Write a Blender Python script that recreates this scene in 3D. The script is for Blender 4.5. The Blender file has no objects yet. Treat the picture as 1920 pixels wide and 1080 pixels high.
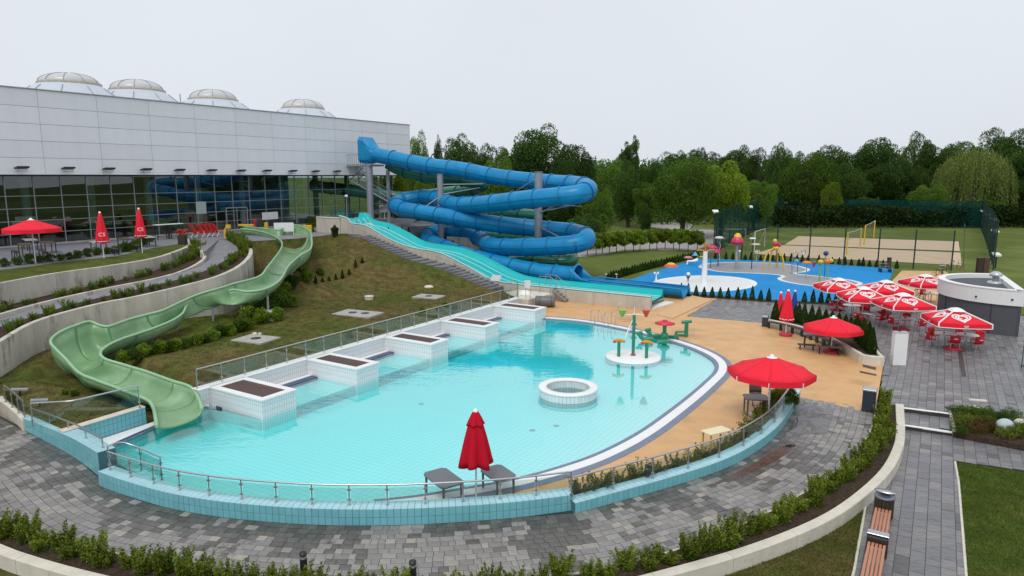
import bpy, bmesh, math, random
import numpy as np
from mathutils import Vector, Matrix
from mathutils.geometry import tessellate_polygon, delaunay_2d_cdt
random.seed(7); rng = np.random.default_rng(11)
S = bpy.context.scene
COL = S.collection
R = math.radians
# ------------------------------------------------------------------ camera
CAM_H = 10.0
PITCH = math.atan(210/1280)
cd = bpy.data.cameras.new('camera'); cam = bpy.data.objects.new('camera', cd); COL.objects.link(cam)
cd.sensor_width = 36; cd.lens = 24.0; cd.clip_start = .3; cd.clip_end = 6000
cam.location = (0, 0, CAM_H); cam.rotation_euler = (math.pi/2-PITCH, 0, 0)
S.camera = cam
# ------------------------------------------------------------------ sky and light (overcast)
SUN_EL, SUN_AZ = R(58), R(200)
W = bpy.data.worlds.new('World'); S.world = W; W.use_nodes = True
nt = W.node_tree; nt.nodes.clear()
wo = nt.nodes.new('ShaderNodeOutputWorld'); bg = nt.nodes.new('ShaderNodeBackground')
sky = nt.nodes.new('ShaderNodeTexSky'); sky.sky_type = 'NISHITA'; sky.sun_disc = False
sky.sun_elevation = SUN_EL; sky.sun_rotation = SUN_AZ; sky.air_density = 1.0; sky.dust_density = 4.0
hs = nt.nodes.new('ShaderNodeHueSaturation'); hs.inputs['Saturation'].default_value = .18
mx = nt.nodes.new('ShaderNodeMixRGB'); mx.inputs[0].default_value = .9
# even cloud deck, slightly paler towards the horizon, with soft broad mottling
tc = nt.nodes.new('ShaderNodeTexCoord'); sp = nt.nodes.new('ShaderNodeSeparateXYZ')
cr = nt.nodes.new('ShaderNodeValToRGB'); cr.color_ramp.elements[0].position = 0.0; cr.color_ramp.elements[0].color = (7.3, 7.75, 8.3, 1)
cr.color_ramp.elements[1].position = .55; cr.color_ramp.elements[1].color = (7.75, 8.2, 8.75, 1)
cn = nt.nodes.new('ShaderNodeTexNoise'); cn.inputs['Scale'].default_value = 2.2; cn.inputs['Detail'].default_value = 4
cmx = nt.nodes.new('ShaderNodeMixRGB'); cmx.blend_type = 'MULTIPLY'; cmx.inputs[0].default_value = 1
cnr = nt.nodes.new('ShaderNodeValToRGB'); cnr.color_ramp.elements[0].position = .3; cnr.color_ramp.elements[0].color = (.965,.965,.97,1)
cnr.color_ramp.elements[1].position = .7; cnr.color_ramp.elements[1].color = (1.03,1.03,1.03,1)
L = nt.links.new
L(tc.outputs['Generated'], sp.inputs[0]); L(sp.outputs['Z'], cr.inputs[0]); L(tc.outputs['Generated'], cn.inputs['Vector'])
L(cn.outputs['Fac'], cnr.inputs[0]); L(cr.outputs[0], cmx.inputs[1]); L(cnr.outputs[0], cmx.inputs[2])
L(sky.outputs[0], hs.inputs['Color']); L(hs.outputs[0], mx.inputs[1]); L(cmx.outputs[0], mx.inputs[2])
L(mx.outputs[0], bg.inputs[0]); bg.inputs[1].default_value = .1; L(bg.outputs[0], wo.inputs[0])
sl = bpy.data.lights.new('sun', 'SUN'); sl.energy = 1.3; sl.angle = R(24); sl.color = (1, .97, .93)
so = bpy.data.objects.new('sun', sl); COL.objects.link(so)
sd = Vector((math.sin(SUN_AZ)*math.cos(SUN_EL), math.cos(SUN_AZ)*math.cos(SUN_EL), math.sin(SUN_EL)))
so.rotation_euler = sd.to_track_quat('Z', 'Y').to_euler(); so.location = (0, 0, 60)
S.view_settings.view_transform = 'Standard'; S.view_settings.look = 'None'; S.view_settings.gamma = 1
S.view_settings.exposure = 0.12; S.view_settings.use_curve_mapping = False
# ------------------------------------------------------------------ surveying helpers: picture measurement -> place in the world
F = 1280.0
def ray(px, py):
    X = (px-960)/F; Y = (540-py)/F
    return Vector((X, math.cos(PITCH)+Y*math.sin(PITCH), -math.sin(PITCH)+Y*math.cos(PITCH)))
def P(px, py, z=0.0):
    d = ray(px, py); return d*((z-CAM_H)/d.z)+Vector((0, 0, CAM_H))
def PD(px, py, D):
    d = ray(px, py); return d*(D/d.y)+Vector((0, 0, CAM_H))
A = R(32); SA, CA = math.sin(A), math.cos(A)      # the whole site is laid out on a grid turned by 32 degrees
RZ = -A
def UV(u, v, z=0.0): return Vector((u*SA+v*CA, u*CA-v*SA, z))
def toUV(p): return (p.x*SA+p.y*CA, p.x*CA-p.y*SA)
def PU(px, py, u):
    d = ray(px, py); t = u/(d.x*SA+d.y*CA); return d*t+Vector((0, 0, CAM_H))
def PV(px, py, v):
    d = ray(px, py); t = v/(d.x*CA-d.y*SA); return d*t+Vector((0, 0, CAM_H))
def lerp(a, b, t): return a+(b-a)*t
# ------------------------------------------------------------------ curve helpers
def smooth(pts, n=8, closed=False):
    """Catmull-Rom through pts"""
    pts = [Vector(p) for p in pts]; m = len(pts); out = []
    rngi = range(m if closed else m-1)
    for i in rngi:
        if closed: p0, p1, p2, p3 = pts[(i-1) % m], pts[i], pts[(i+1) % m], pts[(i+2) % m]
        else: p0, p1, p2, p3 = pts[max(i-1, 0)], pts[i], pts[i+1], pts[min(i+2, m-1)]
        for k in range(n):
            t = k/n; t2 = t*t; t3 = t2*t
            out.append(.5*((2*p1)+(p2-p0)*t+(2*p0-5*p1+4*p2-p3)*t2+(3*p1-p0-3*p2+p3)*t3))
    if not closed: out.append(pts[-1].copy())
    return out
def resample(pts, step=None, n=None):
    ds = [0]
    for a, b in zip(pts, pts[1:]): ds.append(ds[-1]+(b-a).length)
    Ltot = ds[-1]
    if n is None: n = max(2, int(round(Ltot/step))+1)
    out = []; j = 0
    for i in range(n):
        s = Ltot*i/(n-1)
        while j < len(ds)-2 and ds[j+1] < s: j += 1
        t = (s-ds[j])/max(ds[j+1]-ds[j], 1e-9); out.append(pts[j].lerp(pts[j+1], min(max(t, 0), 1)))
    return out
def offset(pts, d, closed=False):
    """shift a plan curve sideways (left of travel is +)"""
    out = []; m = len(pts)
    for i in range(m):
        a = pts[(i-1) % m] if (closed or i > 0) else pts[i]; b = pts[(i+1) % m] if (closed or i < m-1) else pts[i]
        t = Vector((b.x-a.x, b.y-a.y)); t.normalize() if t.length > 0 else None
        out.append(Vector((pts[i].x-t.y*d, pts[i].y+t.x*d, pts[i].z)))
    return out
def inside(p, poly):
    x, y = p[0], p[1]; c = False; j = len(poly)-1
    for i in range(len(poly)):
        xi, yi, xj, yj = poly[i][0], poly[i][1], poly[j][0], poly[j][1]
        if (yi > y) != (yj > y) and x < (xj-xi)*(y-yi)/(yj-yi)+xi: c = not c
        j = i
    return c
# ------------------------------------------------------------------ mesh builder
class MB:
    def __init__(s): s.v = []; s.f = []; s.m = []; s.sm = []
    def add(s, vs, fs, mi=0, smooth=False):
        o = len(s.v); s.v += [tuple(v) for v in vs]; s.f += [tuple(i+o for i in f) for f in fs]; s.m += [mi]*len(fs); s.sm += [smooth]*len(fs); return s
    def box(s, x0, x1, y0, y1, z0, z1, mi=0):
        return s.add([(x0,y0,z0),(x1,y0,z0),(x1,y1,z0),(x0,y1,z0),(x0,y0,z1),(x1,y0,z1),(x1,y1,z1),(x0,y1,z1)],
            [(3,2,1,0),(4,5,6,7),(0,1,5,4),(1,2,6,5),(2,3,7,6),(3,0,4,7)], mi)
    def cbox(s, x0, x1, y0, y1, z0, z1, b=.02, mi=0):
        """box with chamfered upper edges"""
        return s.add([(x0,y0,z0),(x1,y0,z0),(x1,y1,z0),(x0,y1,z0),(x0,y0,z1-b),(x1,y0,z1-b),(x1,y1,z1-b),(x0,y1,z1-b),(x0+b,y0+b,z1),(x1-b,y0+b,z1),(x1-b,y1-b,z1),(x0+b,y1-b,z1)],
            [(3,2,1,0),(0,1,5,4),(1,2,6,5),(2,3,7,6),(3,0,4,7),(4,5,9,8),(5,6,10,9),(6,7,11,10),(7,4,8,11),(8,9,10,11)], mi)
    def poly(s, pts, z0, z1, holes=(), mi=0, skirt=True):
        """slab from plan polygon(s); z1 may be None to take the points' own z"""
        loops = [pts]+list(holes)
        tri = tessellate_polygon([[Vector((p[0], p[1], 0)) for p in l] for l in loops])
        flat = [p for l in loops for p in l]; n = len(flat)
        top = [(p[0], p[1], z1 if z1 is not None else p[2]) for p in flat]
        fs = []
        for t in tri:
            a, b, c = [flat[i] for i in t]
            cr_ = (b[0]-a[0])*(c[1]-a[1])-(b[1]-a[1])*(c[0]-a[0])
            if abs(cr_) < 1e-9: continue
            fs.append(tuple(t) if cr_ > 0 else tuple(reversed(t)))
        vs = top
        if skirt:
            vs = top+[(p[0], p[1], z0) for p in flat]; o = 0
            for l in loops:
                m = len(l)
                for i in range(m):
                    a, b = o+i, o+(i+1) % m; fs.append((a, b, b+n, a+n))
                o += m
        return s.add(vs, fs, mi)
    def tube(s, path, r, n=8, mi=0, closed=False, caps=True, sm=True):
        path = [Vector(p) for p in path]; m = len(path); vs = []; up = None
        for i in range(m):
            a = path[(i-1) % m] if (closed or i) else path[i]; b = path[(i+1) % m] if (closed or i < m-1) else path[i]
            t = (b-a).normalized()
            if up is None:
                up = Vector((0, 0, 1)) if abs(t.z) < .9 else Vector((1, 0, 0))
            x = t.cross(up)
            if x.length < 1e-5: x = t.orthogonal()
            x.normalize(); y = x.cross(t).normalized(); up = y
            rr = r[i] if isinstance(r, (list, tuple)) else r
            for k in range(n):
                c = 2*math.pi*k/n; vs.append(path[i]+x*math.cos(c)*rr+y*math.sin(c)*rr)
        fs = []
        for i in range(m if closed else m-1):
            for k in range(n):
                a = i*n+k; b = i*n+(k+1) % n; c = ((i+1) % m)*n+(k+1) % n; d = ((i+1) % m)*n+k; fs.append((a, d, c, b))
        s.add(vs, fs, mi, sm)
        if caps and not closed:
            s.add(vs[:n], [tuple(range(n))], mi); s.add(vs[-n:], [tuple(reversed(range(n)))], mi)
        return s
    def lathe(s, prof, n=16, c=(0, 0, 0), mi=0, sm=True, a0=0, a1=2*math.pi, rx=1, ry=1):
        full = abs(a1-a0-2*math.pi) < 1e-6; k = n if full else n+1; vs = []
        for r_, z in prof:
            for i in range(k):
                t = a0+(a1-a0)*i/n; vs.append((c[0]+r_*math.cos(t)*rx, c[1]+r_*math.sin(t)*ry, c[2]+z))
        fs = []
        for j in range(len(prof)-1):
            for i in range(n):
                i2 = (i+1) % k; fs.append((j*k+i, j*k+i2, (j+1)*k+i2, (j+1)*k+i))
        return s.add(vs, fs, mi, sm)
    def cyl(s, x, y, z0, z1, r, n=12, mi=0, r1=None):
        r1 = r if r1 is None else r1
        s.lathe([(r, z0), (r1, z1)], n, (x, y, 0), mi)
        s.add([(x+r1*math.cos(2*math.pi*i/n), y+r1*math.sin(2*math.pi*i/n), z1) for i in range(n)], [tuple(range(n))], mi)
        return s.add([(x+r*math.cos(2*math.pi*i/n), y+r*math.sin(2*math.pi*i/n), z0) for i in range(n)], [tuple(reversed(range(n)))], mi)
    def ball(s, c, r, n=14, mi=0, sz=1.0, half=False):
        pr = []; m = n//2; a0 = 0 if half else -math.pi/2
        for i in range(m+1):
            t = a0+(math.pi/2-a0)*i/m; pr.append((max(r*math.cos(t), 1e-4), r*math.sin(t)*sz))
        return s.lathe(pr, n, c, mi)
    def loft(s, rows, mi=0, sm=False, closed=False, flip=False):
        m = len(rows[0]); vs = [p for r_ in rows for p in r_]; fs = []
        for j in range(len(rows)-1):
            for i in range(m if closed else m-1):
                a, b, c, d = j*m+i, j*m+(i+1) % m, (j+1)*m+(i+1) % m, (j+1)*m+i
                fs.append((a, d, c, b) if flip else (a, b, c, d))
        return s.add(vs, fs, mi, sm)
    def wall(s, path, w, zb, zt, mi=0, top=None):
        """wall with rounded-over top following plan curve; zb, zt lists or numbers; width to the left of travel"""
        m = len(path); q = offset(path, w); g = lambda a, i: a[i] if isinstance(a, (list, tuple)) else a
        rows = []
        c = min(.02, w*.2); qi = offset(path, c); qo = offset(path, w-c)
        for i in range(m):
            a, b = path[i], q[i]; t = g(zt, i); bt = g(zb, i)
            rows.append([(a.x, a.y, bt), (a.x, a.y, t-c), (qi[i].x, qi[i].y, t), (qo[i].x, qo[i].y, t), (b.x, b.y, t-c), (b.x, b.y, bt)])
        s.loft(rows, mi); s.add(rows[0], [(5, 4, 3, 2, 1, 0)], mi); s.add(rows[-1], [(0, 1, 2, 3, 4, 5)], mi)
        return s
    def mesh(s, name, mats):
        me = bpy.data.meshes.new(name); me.from_pydata(s.v, [], s.f)
        for m_ in (mats if isinstance(mats, (list, tuple)) else [mats]): me.materials.append(m_)
        me.polygons.foreach_set('material_index', s.m); me.polygons.foreach_set('use_smooth', s.sm); me.update()
        return me
    def build(s, name, mats, parent=None, world=False, loc=None, rz=0, recalc=False):
        me = s.mesh(name, mats)
        if world and parent is not None:
            M = Matrix.Translation(parent.location) @ parent.rotation_euler.to_matrix().to_4x4()
            me.transform(M.inverted())
        if recalc:
            bm = bmesh.new(); bm.from_mesh(me); bmesh.ops.recalc_face_normals(bm, faces=bm.faces); bm.to_mesh(me); bm.free()
        o = bpy.data.objects.new(name, me); COL.objects.link(o); o.parent = parent
        if loc is not None: o.location = loc; o.rotation_euler.z = rz
        return o
def tag(o, label=None, cat=None, group=None, kind=None):
    if label: o['label'] = label
    if cat: o['category'] = cat
    if group: o['group'] = group
    if kind: o['kind'] = kind
    return o
def thing(name, label, cat, loc=(0, 0, 0), rz=0, group=None):
    o = bpy.data.objects.new(name, None); COL.objects.link(o); o.empty_display_size = .3
    o.location = loc; o.rotation_euler = (0, 0, rz); return tag(o, label, cat, group)
def struct(o): o['kind'] = 'structure'; return o
def stuff(o): o['kind'] = 'stuff'; return o
def copy_tree(o, parent=None):
    c = o.copy(); COL.objects.link(c); c.parent = parent
    for ch in o.children: copy_tree(ch, c)
    return c
def dup(o, loc, rz=0, label=None, group=None, s=1.0):
    c = copy_tree(o); c.location = loc; c.rotation_euler = (0, 0, rz)
    c.scale = (s, s, s) if not isinstance(s, tuple) else s
    if label: c['label'] = label
    if group: c['group'] = group
    return c
ONES = ['first','second','third','fourth','fifth','sixth','seventh','eighth','ninth','tenth','eleventh','twelfth','thirteenth','fourteenth','fifteenth','sixteenth','seventeenth','eighteenth','nineteenth']
TENS = {2:'twent',3:'thirt',4:'fort',5:'fift',6:'sixt',7:'sevent',8:'eight',9:'ninet'}
def ordn(i):
    i += 1
    if i < 20: return ONES[i-1]
    pre = 'one hundred and ' if i > 100 else ''
    if i == 100: return 'hundredth'
    i = i % 100 if i > 100 else i
    if i < 20: return pre+ONES[i-1]
    return pre+(TENS[i//10]+'ieth' if i % 10 == 0 else TENS[i//10]+'y-'+ONES[i % 10-1])
# ------------------------------------------------------------------ materials
MATS = {}
def mat(name, col, rough=.6, metal=0, var=0, vscale=3, bump=0, bscale=40, spec=.5, coat=0, island=0, objvar=0, stretch=None, col2=None, c2lo=.45, c2hi=.6, c2scale=1.0, island_cols=None, attr=None):
    m = bpy.data.materials.new(name); m.use_nodes = True; N = m.node_tree; b = N.nodes['Principled BSDF']; l = N.links.new
    b.inputs['Roughness'].default_value = rough; b.inputs['Metallic'].default_value = metal; b.inputs['Specular IOR Level'].default_value = spec
    if coat: b.inputs['Coat Weight'].default_value = coat; b.inputs['Coat Roughness'].default_value = .08
    rgb = N.nodes.new('ShaderNodeRGB'); rgb.outputs[0].default_value = (*col, 1); cur = rgb.outputs[0]
    geo = N.nodes.new('ShaderNodeNewGeometry'); tcn = N.nodes.new('ShaderNodeTexCoord'); vec = tcn.outputs['Object']
    if stretch:
        mp = N.nodes.new('ShaderNodeMapping'); mp.inputs['Scale'].default_value = stretch; l(vec, mp.inputs[0]); vec = mp.outputs[0]
    def mixv(cur, fac_out, lo, hi):
        mr = N.nodes.new('ShaderNodeMapRange'); mr.inputs['To Min'].default_value = lo; mr.inputs['To Max'].default_value = hi; l(fac_out, mr.inputs[0])
        mm = N.nodes.new('ShaderNodeVectorMath'); mm.operation = 'SCALE'; l(cur, mm.inputs[0]); l(mr.outputs[0], mm.inputs['Scale']); return mm.outputs[0]
    if island_cols:
        rp = N.nodes.new('ShaderNodeValToRGB'); rp.color_ramp.interpolation = 'CONSTANT'
        oi = N.nodes.new('ShaderNodeObjectInfo'); ad = N.nodes.new('ShaderNodeMath'); l(geo.outputs['Random Per Island'], ad.inputs[0]); l(oi.outputs['Random'], ad.inputs[1])
        fr = N.nodes.new('ShaderNodeMath'); fr.operation = 'FRACT'; l(ad.outputs[0], fr.inputs[0])
        while len(rp.color_ramp.elements) < len(island_cols): rp.color_ramp.elements.new(.5)
        for e, (p_, c_) in zip(rp.color_ramp.elements, island_cols): e.position = p_; e.color = (*c_, 1)
        l(fr.outputs[0], rp.inputs[0]); cur = rp.outputs[0]
    if col2:
        n2 = N.nodes.new('ShaderNodeTexNoise'); n2.inputs['Scale'].default_value = c2scale; n2.inputs['Detail'].default_value = 6; n2.inputs['Roughness'].default_value = .6; l(vec, n2.inputs['Vector'])
        rr = N.nodes.new('ShaderNodeMapRange'); rr.inputs['From Min'].default_value = c2lo; rr.inputs['From Max'].default_value = c2hi; l(n2.outputs['Fac'], rr.inputs[0])
        mm = N.nodes.new('ShaderNodeMixRGB'); l(rr.outputs[0], mm.inputs[0]); l(cur, mm.inputs[1]); mm.inputs[2].default_value = (*col2, 1); cur = mm.outputs[0]
    if attr:
        at = N.nodes.new('ShaderNodeAttribute'); at.attribute_name = attr; cur = mixv(cur, at.outputs['Fac'], .55, 1.6)
    if var:
        n1 = N.nodes.new('ShaderNodeTexNoise'); n1.inputs['Scale'].default_value = vscale; n1.inputs['Detail'].default_value = 7; n1.inputs['Roughness'].default_value = .65; l(vec, n1.inputs['Vector'])
        mr0 = N.nodes.new('ShaderNodeMapRange'); mr0.inputs['From Min'].default_value = .3; mr0.inputs['From Max'].default_value = .7; l(n1.outputs['Fac'], mr0.inputs[0])
        cur = mixv(cur, mr0.outputs[0], 1-var, 1+var)
    if island: cur = mixv(cur, geo.outputs['Random Per Island'], 1-island, 1+island)
    if objvar:
        oi = N.nodes.new('ShaderNodeObjectInfo'); cur = mixv(cur, oi.outputs['Random'], 1-objvar, 1+objvar)
    l(cur, b.inputs['Base Color'])
    if bump:
        nb = N.nodes.new('ShaderNodeTexNoise'); nb.inputs['Scale'].default_value = bscale; nb.inputs['Detail'].default_value = 5; l(vec, nb.inputs['Vector'])
        bp = N.nodes.new('ShaderNodeBump'); bp.inputs['Strength'].default_value = bump; bp.inputs['Distance'].default_value = .02; l(nb.outputs['Fac'], bp.inputs['Height']); l(bp.outputs[0], b.inputs['Normal'])
    MATS[name] = m; return m
def tilemat(name, col, grout, tw=.25, th=.25, gw=.02, rough=.25, var=.05, plane='xy', rot=RZ, bumpy=True, floorfade=None):
    """small glazed tiles; grid follows the object's x/y (floors) or whichever wall direction the face has"""
    m = bpy.data.materials.new(name); m.use_nodes = True; N = m.node_tree; b = N.nodes['Principled BSDF']; l = N.links.new
    b.inputs['Roughness'].default_value = rough
    tcn = N.nodes.new('ShaderNodeTexCoord'); sep = N.nodes.new('ShaderNodeSeparateXYZ'); mp = N.nodes.new('ShaderNodeMapping')
    mp.inputs['Rotation'].default_value = (0, 0, rot); l(tcn.outputs['Object'], mp.inputs[0]); l(mp.outputs[0], sep.inputs[0])
    def line(out, w):
        dv = N.nodes.new('ShaderNodeMath'); dv.operation = 'DIVIDE'; l(out, dv.inputs[0]); dv.inputs[1].default_value = w
        fr = N.nodes.new('ShaderNodeMath'); fr.operation = 'FRACT'; l(dv.outputs[0], fr.inputs[0])
        lt = N.nodes.new('ShaderNodeMath'); lt.operation = 'LESS_THAN'; l(fr.outputs[0], lt.inputs[0]); lt.inputs[1].default_value = gw/w; return lt.outputs[0]
    def mx2(a, b_):
        q = N.nodes.new('ShaderNodeMath'); q.operation = 'MAXIMUM'; l(a, q.inputs[0]); l(b_, q.inputs[1]); return q.outputs[0]
    lx, ly, lz = line(sep.outputs['X'], tw), line(sep.outputs['Y'], tw if plane != 'xy' else th), line(sep.outputs['Z'], th)
    if plane == 'xy': g = mx2(lx, ly)
    else:
        # walls: vertical joints from whichever axis the wall runs along
        geo = N.nodes.new('ShaderNodeNewGeometry'); vt = N.nodes.new('ShaderNodeVectorTransform'); vt.vector_type = 'NORMAL'; vt.convert_from = 'WORLD'; vt.convert_to = 'OBJECT'
        l(geo.outputs['True Normal'], vt.inputs[0]); sn = N.nodes.new('ShaderNodeSeparateXYZ'); mp2 = N.nodes.new('ShaderNodeMapping'); mp2.inputs['Rotation'].default_value = (0, 0, rot); l(vt.outputs[0], mp2.inputs[0]); l(mp2.outputs[0], sn.inputs[0])
        ab = N.nodes.new('ShaderNodeMath'); ab.operation = 'ABSOLUTE'; l(sn.outputs['X'], ab.inputs[0])
        gt = N.nodes.new('ShaderNodeMath'); gt.operation = 'GREATER_THAN'; l(ab.outputs[0], gt.inputs[0]); gt.inputs[1].default_value = .6
        az = N.nodes.new('ShaderNodeMath'); az.operation = 'ABSOLUTE'; l(sn.outputs['Z'], az.inputs[0])
        gz = N.nodes.new('ShaderNodeMath'); gz.operation = 'LESS_THAN'; l(az.outputs[0], gz.inputs[0]); gz.inputs[1].default_value = .6
        mxx = N.nodes.new('ShaderNodeMixRGB'); l(gt.outputs[0], mxx.inputs[0]); l(lx, mxx.inputs[1]); l(ly, mxx.inputs[2])
        g0 = mx2(mxx.outputs[0], lz); mu = N.nodes.new('ShaderNodeMath'); mu.operation = 'MULTIPLY'; l(g0, mu.inputs[0]); l(gz.outputs[0], mu.inputs[1]); g = mu.outputs[0]
    mm = N.nodes.new('ShaderNodeMixRGB'); mm.inputs[1].default_value = (*col, 1); mm.inputs[2].default_value = (*grout, 1); l(g, mm.inputs[0])
    n1 = N.nodes.new('ShaderNodeTexNoise'); n1.inputs['Scale'].default_value = .6; n1.inputs['Detail'].default_value = 4; l(tcn.outputs['Object'], n1.inputs['Vector'])
    mr = N.nodes.new('ShaderNodeMapRange'); mr.inputs['To Min'].default_value = 1-var; mr.inputs['To Max'].default_value = 1+var; l(n1.outputs['Fac'], mr.inputs[0])
    sc = N.nodes.new('ShaderNodeVectorMath'); sc.operation = 'SCALE'; l(mm.outputs[0], sc.inputs[0]); l(mr.outputs[0], sc.inputs['Scale']); l(sc.outputs[0], b.inputs['Base Color'])
    MATS[name] = m; return m
def schlick(N, r0, nrm=None, ex=5.0):
    l = N.links.new; geo = N.nodes.new('ShaderNodeNewGeometry'); dt = N.nodes.new('ShaderNodeVectorMath'); dt.operation = 'DOT_PRODUCT'
    l(nrm or geo.outputs['Normal'], dt.inputs[0]); l(geo.outputs['Incoming'], dt.inputs[1])
    def mth(op, x, y=None):
        m_ = N.nodes.new('ShaderNodeMath'); m_.operation = op
        for i, v in enumerate((x, y)):
            if v is None: continue
            if isinstance(v, (int, float)): m_.inputs[i].default_value = v
            else: l(v, m_.inputs[i])
        return m_.outputs[0]
    c = mth('ABSOLUTE', dt.outputs['Value']); p = mth('POWER', mth('SUBTRACT', 1.0, c), ex); return mth('ADD', mth('MULTIPLY', p, 1-r0), r0)
def glassmat(name, tint, refl=.08, rough=0.0, ior=1.5, thin=.0):
    """thin pane: see-through with true Fresnel reflection"""
    m = bpy.data.materials.new(name); m.use_nodes = True; N = m.node_tree; N.nodes.clear(); l = N.links.new
    o = N.nodes.new('ShaderNodeOutputMaterial'); t = N.nodes.new('ShaderNodeBsdfTransparent'); t.inputs[0].default_value = (*tint, 1)
    g = N.nodes.new('ShaderNodeBsdfGlossy'); g.inputs['Roughness'].default_value = rough; g.inputs[0].default_value = (1, 1, 1, 1)
    ad = schlick(N, ((ior-1)/(ior+1))**2+refl)
    mxs = N.nodes.new('ShaderNodeMixShader'); l(ad, mxs.inputs[0]); l(t.outputs[0], mxs.inputs[1]); l(g.outputs[0], mxs.inputs[2]); l(mxs.outputs[0], o.inputs[0])
    MATS[name] = m; return m
def watermat():
    m = bpy.data.materials.new('pool_water'); m.use_nodes = True; N = m.node_tree; N.nodes.clear(); l = N.links.new
    o = N.nodes.new('ShaderNodeOutputMaterial'); t = N.nodes.new('ShaderNodeBsdfTransparent'); t.inputs[0].default_value = (.93, .99, .99, 1)
    va_ = N.nodes.new('ShaderNodeVolumeAbsorption'); va_.inputs['Color'].default_value = (.0, .955, .955, 1); va_.inputs['Density'].default_value = 1.15; l(va_.outputs[0], o.inputs['Volume'])
    g = N.nodes.new('ShaderNodeBsdfGlossy'); g.inputs['Roughness'].default_value = .02; g.inputs[0].default_value = (1, 1, 1, 1)
    tcn = N.nodes.new('ShaderNodeTexCoord'); mp = N.nodes.new('ShaderNodeMapping'); mp.inputs['Rotation'].default_value = (0, 0, .35); mp.inputs['Scale'].default_value = (.45, 1.3, 1); l(tcn.outputs['Object'], mp.inputs[0])
    a = N.nodes.new('ShaderNodeTexNoise'); a.inputs['Scale'].default_value = 1.5; a.inputs['Detail'].default_value = 3; l(mp.outputs[0], a.inputs['Vector'])
    c = N.nodes.new('ShaderNodeTexNoise'); c.inputs['Scale'].default_value = 6; c.inputs['Detail'].default_value = 2; l(mp.outputs[0], c.inputs['Vector'])
    ma = N.nodes.new('ShaderNodeMath'); ma.operation = 'MULTIPLY_ADD'; l(c.outputs['Fac'], ma.inputs[0]); ma.inputs[1].default_value = .3; l(a.outputs['Fac'], ma.inputs[2])
    # breeze touches parts of the pool more than others
    k = N.nodes.new('ShaderNodeTexNoise'); k.inputs['Scale'].default_value = .12; l(tcn.outputs['Object'], k.inputs['Vector'])
    kr = N.nodes.new('ShaderNodeMapRange'); kr.inputs['From Min'].default_value = .4; kr.inputs['From Max'].default_value = .62; kr.inputs['To Min'].default_value = .01; kr.inputs['To Max'].default_value = .085; l(k.outputs['Fac'], kr.inputs[0])
    bp = N.nodes.new('ShaderNodeBump'); bp.inputs['Distance'].default_value = .12; l(ma.outputs[0], bp.inputs['Height']); l(kr.outputs[0], bp.inputs['Strength'])
    l(bp.outputs[0], g.inputs['Normal'])
    frs = schlick(N, .05, bp.outputs[0], 3.1)
    mxs = N.nodes.new('ShaderNodeMixShader'); l(frs, mxs.inputs[0]); l(t.outputs[0], mxs.inputs[1]); l(g.outputs[0], mxs.inputs[2]); l(mxs.outputs[0], o.inputs[0])
    return m
def leafmat(name, col, col2, sat=.0, trans=.25):
    m = bpy.data.materials.new(name); m.use_nodes = True; N = m.node_tree; N.nodes.clear(); l = N.links.new
    o = N.nodes.new('ShaderNodeOutputMaterial'); d = N.nodes.new('ShaderNodeBsdfDiffuse'); tr = N.nodes.new('ShaderNodeBsdfTranslucent')
    geo = N.nodes.new('ShaderNodeNewGeometry'); oi = N.nodes.new('ShaderNodeObjectInfo'); at = N.nodes.new('ShaderNodeAttribute'); at.attribute_name = 'tone'
    mm = N.nodes.new('ShaderNodeMixRGB'); mm.inputs[1].default_value = (*col, 1); mm.inputs[2].default_value = (*col2, 1); l(at.outputs['Fac'], mm.inputs[0])
    mr = N.nodes.new('ShaderNodeMapRange'); mr.inputs['To Min'].default_value = .6; mr.inputs['To Max'].default_value = 1.4; l(geo.outputs['Random Per Island'], mr.inputs[0])
    mr2 = N.nodes.new('ShaderNodeMapRange'); mr2.inputs['To Min'].default_value = .72; mr2.inputs['To Max'].default_value = 1.28; l(oi.outputs['Random'], mr2.inputs[0])
    q = N.nodes.new('ShaderNodeMath'); q.operation = 'MULTIPLY'; l(mr.outputs[0], q.inputs[0]); l(mr2.outputs[0], q.inputs[1])
    sc = N.nodes.new('ShaderNodeVectorMath'); sc.operation = 'SCALE'; l(mm.outputs[0], sc.inputs[0]); l(q.outputs[0], sc.inputs['Scale'])
    l(sc.outputs[0], d.inputs[0]); l(sc.outputs[0], tr.inputs[0]); mxs = N.nodes.new('ShaderNodeMixShader'); mxs.inputs[0].default_value = trans
    l(d.outputs[0], mxs.inputs[1]); l(tr.outputs[0], mxs.inputs[2]); l(mxs.outputs[0], o.inputs[0]); MATS[name] = m; return m
PCOLS = [(0, (.205,.19,.178)), (.16, (.235,.22,.207)), (.34, (.262,.243,.225)), (.52, (.21,.197,.192)), (.68, (.285,.262,.238)), (.8, (.24,.225,.218)), (.92, (.33,.295,.25)), (.96, (.14,.127,.118))]
M_wet = mat('paver_wet', (.10,.092,.082), .3, var=.35, vscale=3, island=.25, bump=.15, bscale=40)
M_paver = mat('paver_grey', (.2,.2,.22), .46, island_cols=PCOLS, var=.16, vscale=5, col2=(.12,.11,.10), c2lo=.6, c2hi=.64, c2scale=.6, bump=.25, bscale=60)
PC2 = [(p_, (c_[0]*.72, c_[1]*.75, c_[2]*.82)) for p_, c_ in PCOLS]
M_slab = mat('slab_grey', (.2,.2,.22), .38, island_cols=PC2, var=.3, vscale=2.2, stretch=(1.2,4,1), bump=.2, bscale=50, col2=(.1,.1,.105), c2lo=.6, c2hi=.68, c2scale=.6)
M_joint = mat('joint_sand', (.04,.036,.033), .9, var=.2, vscale=2)
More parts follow.
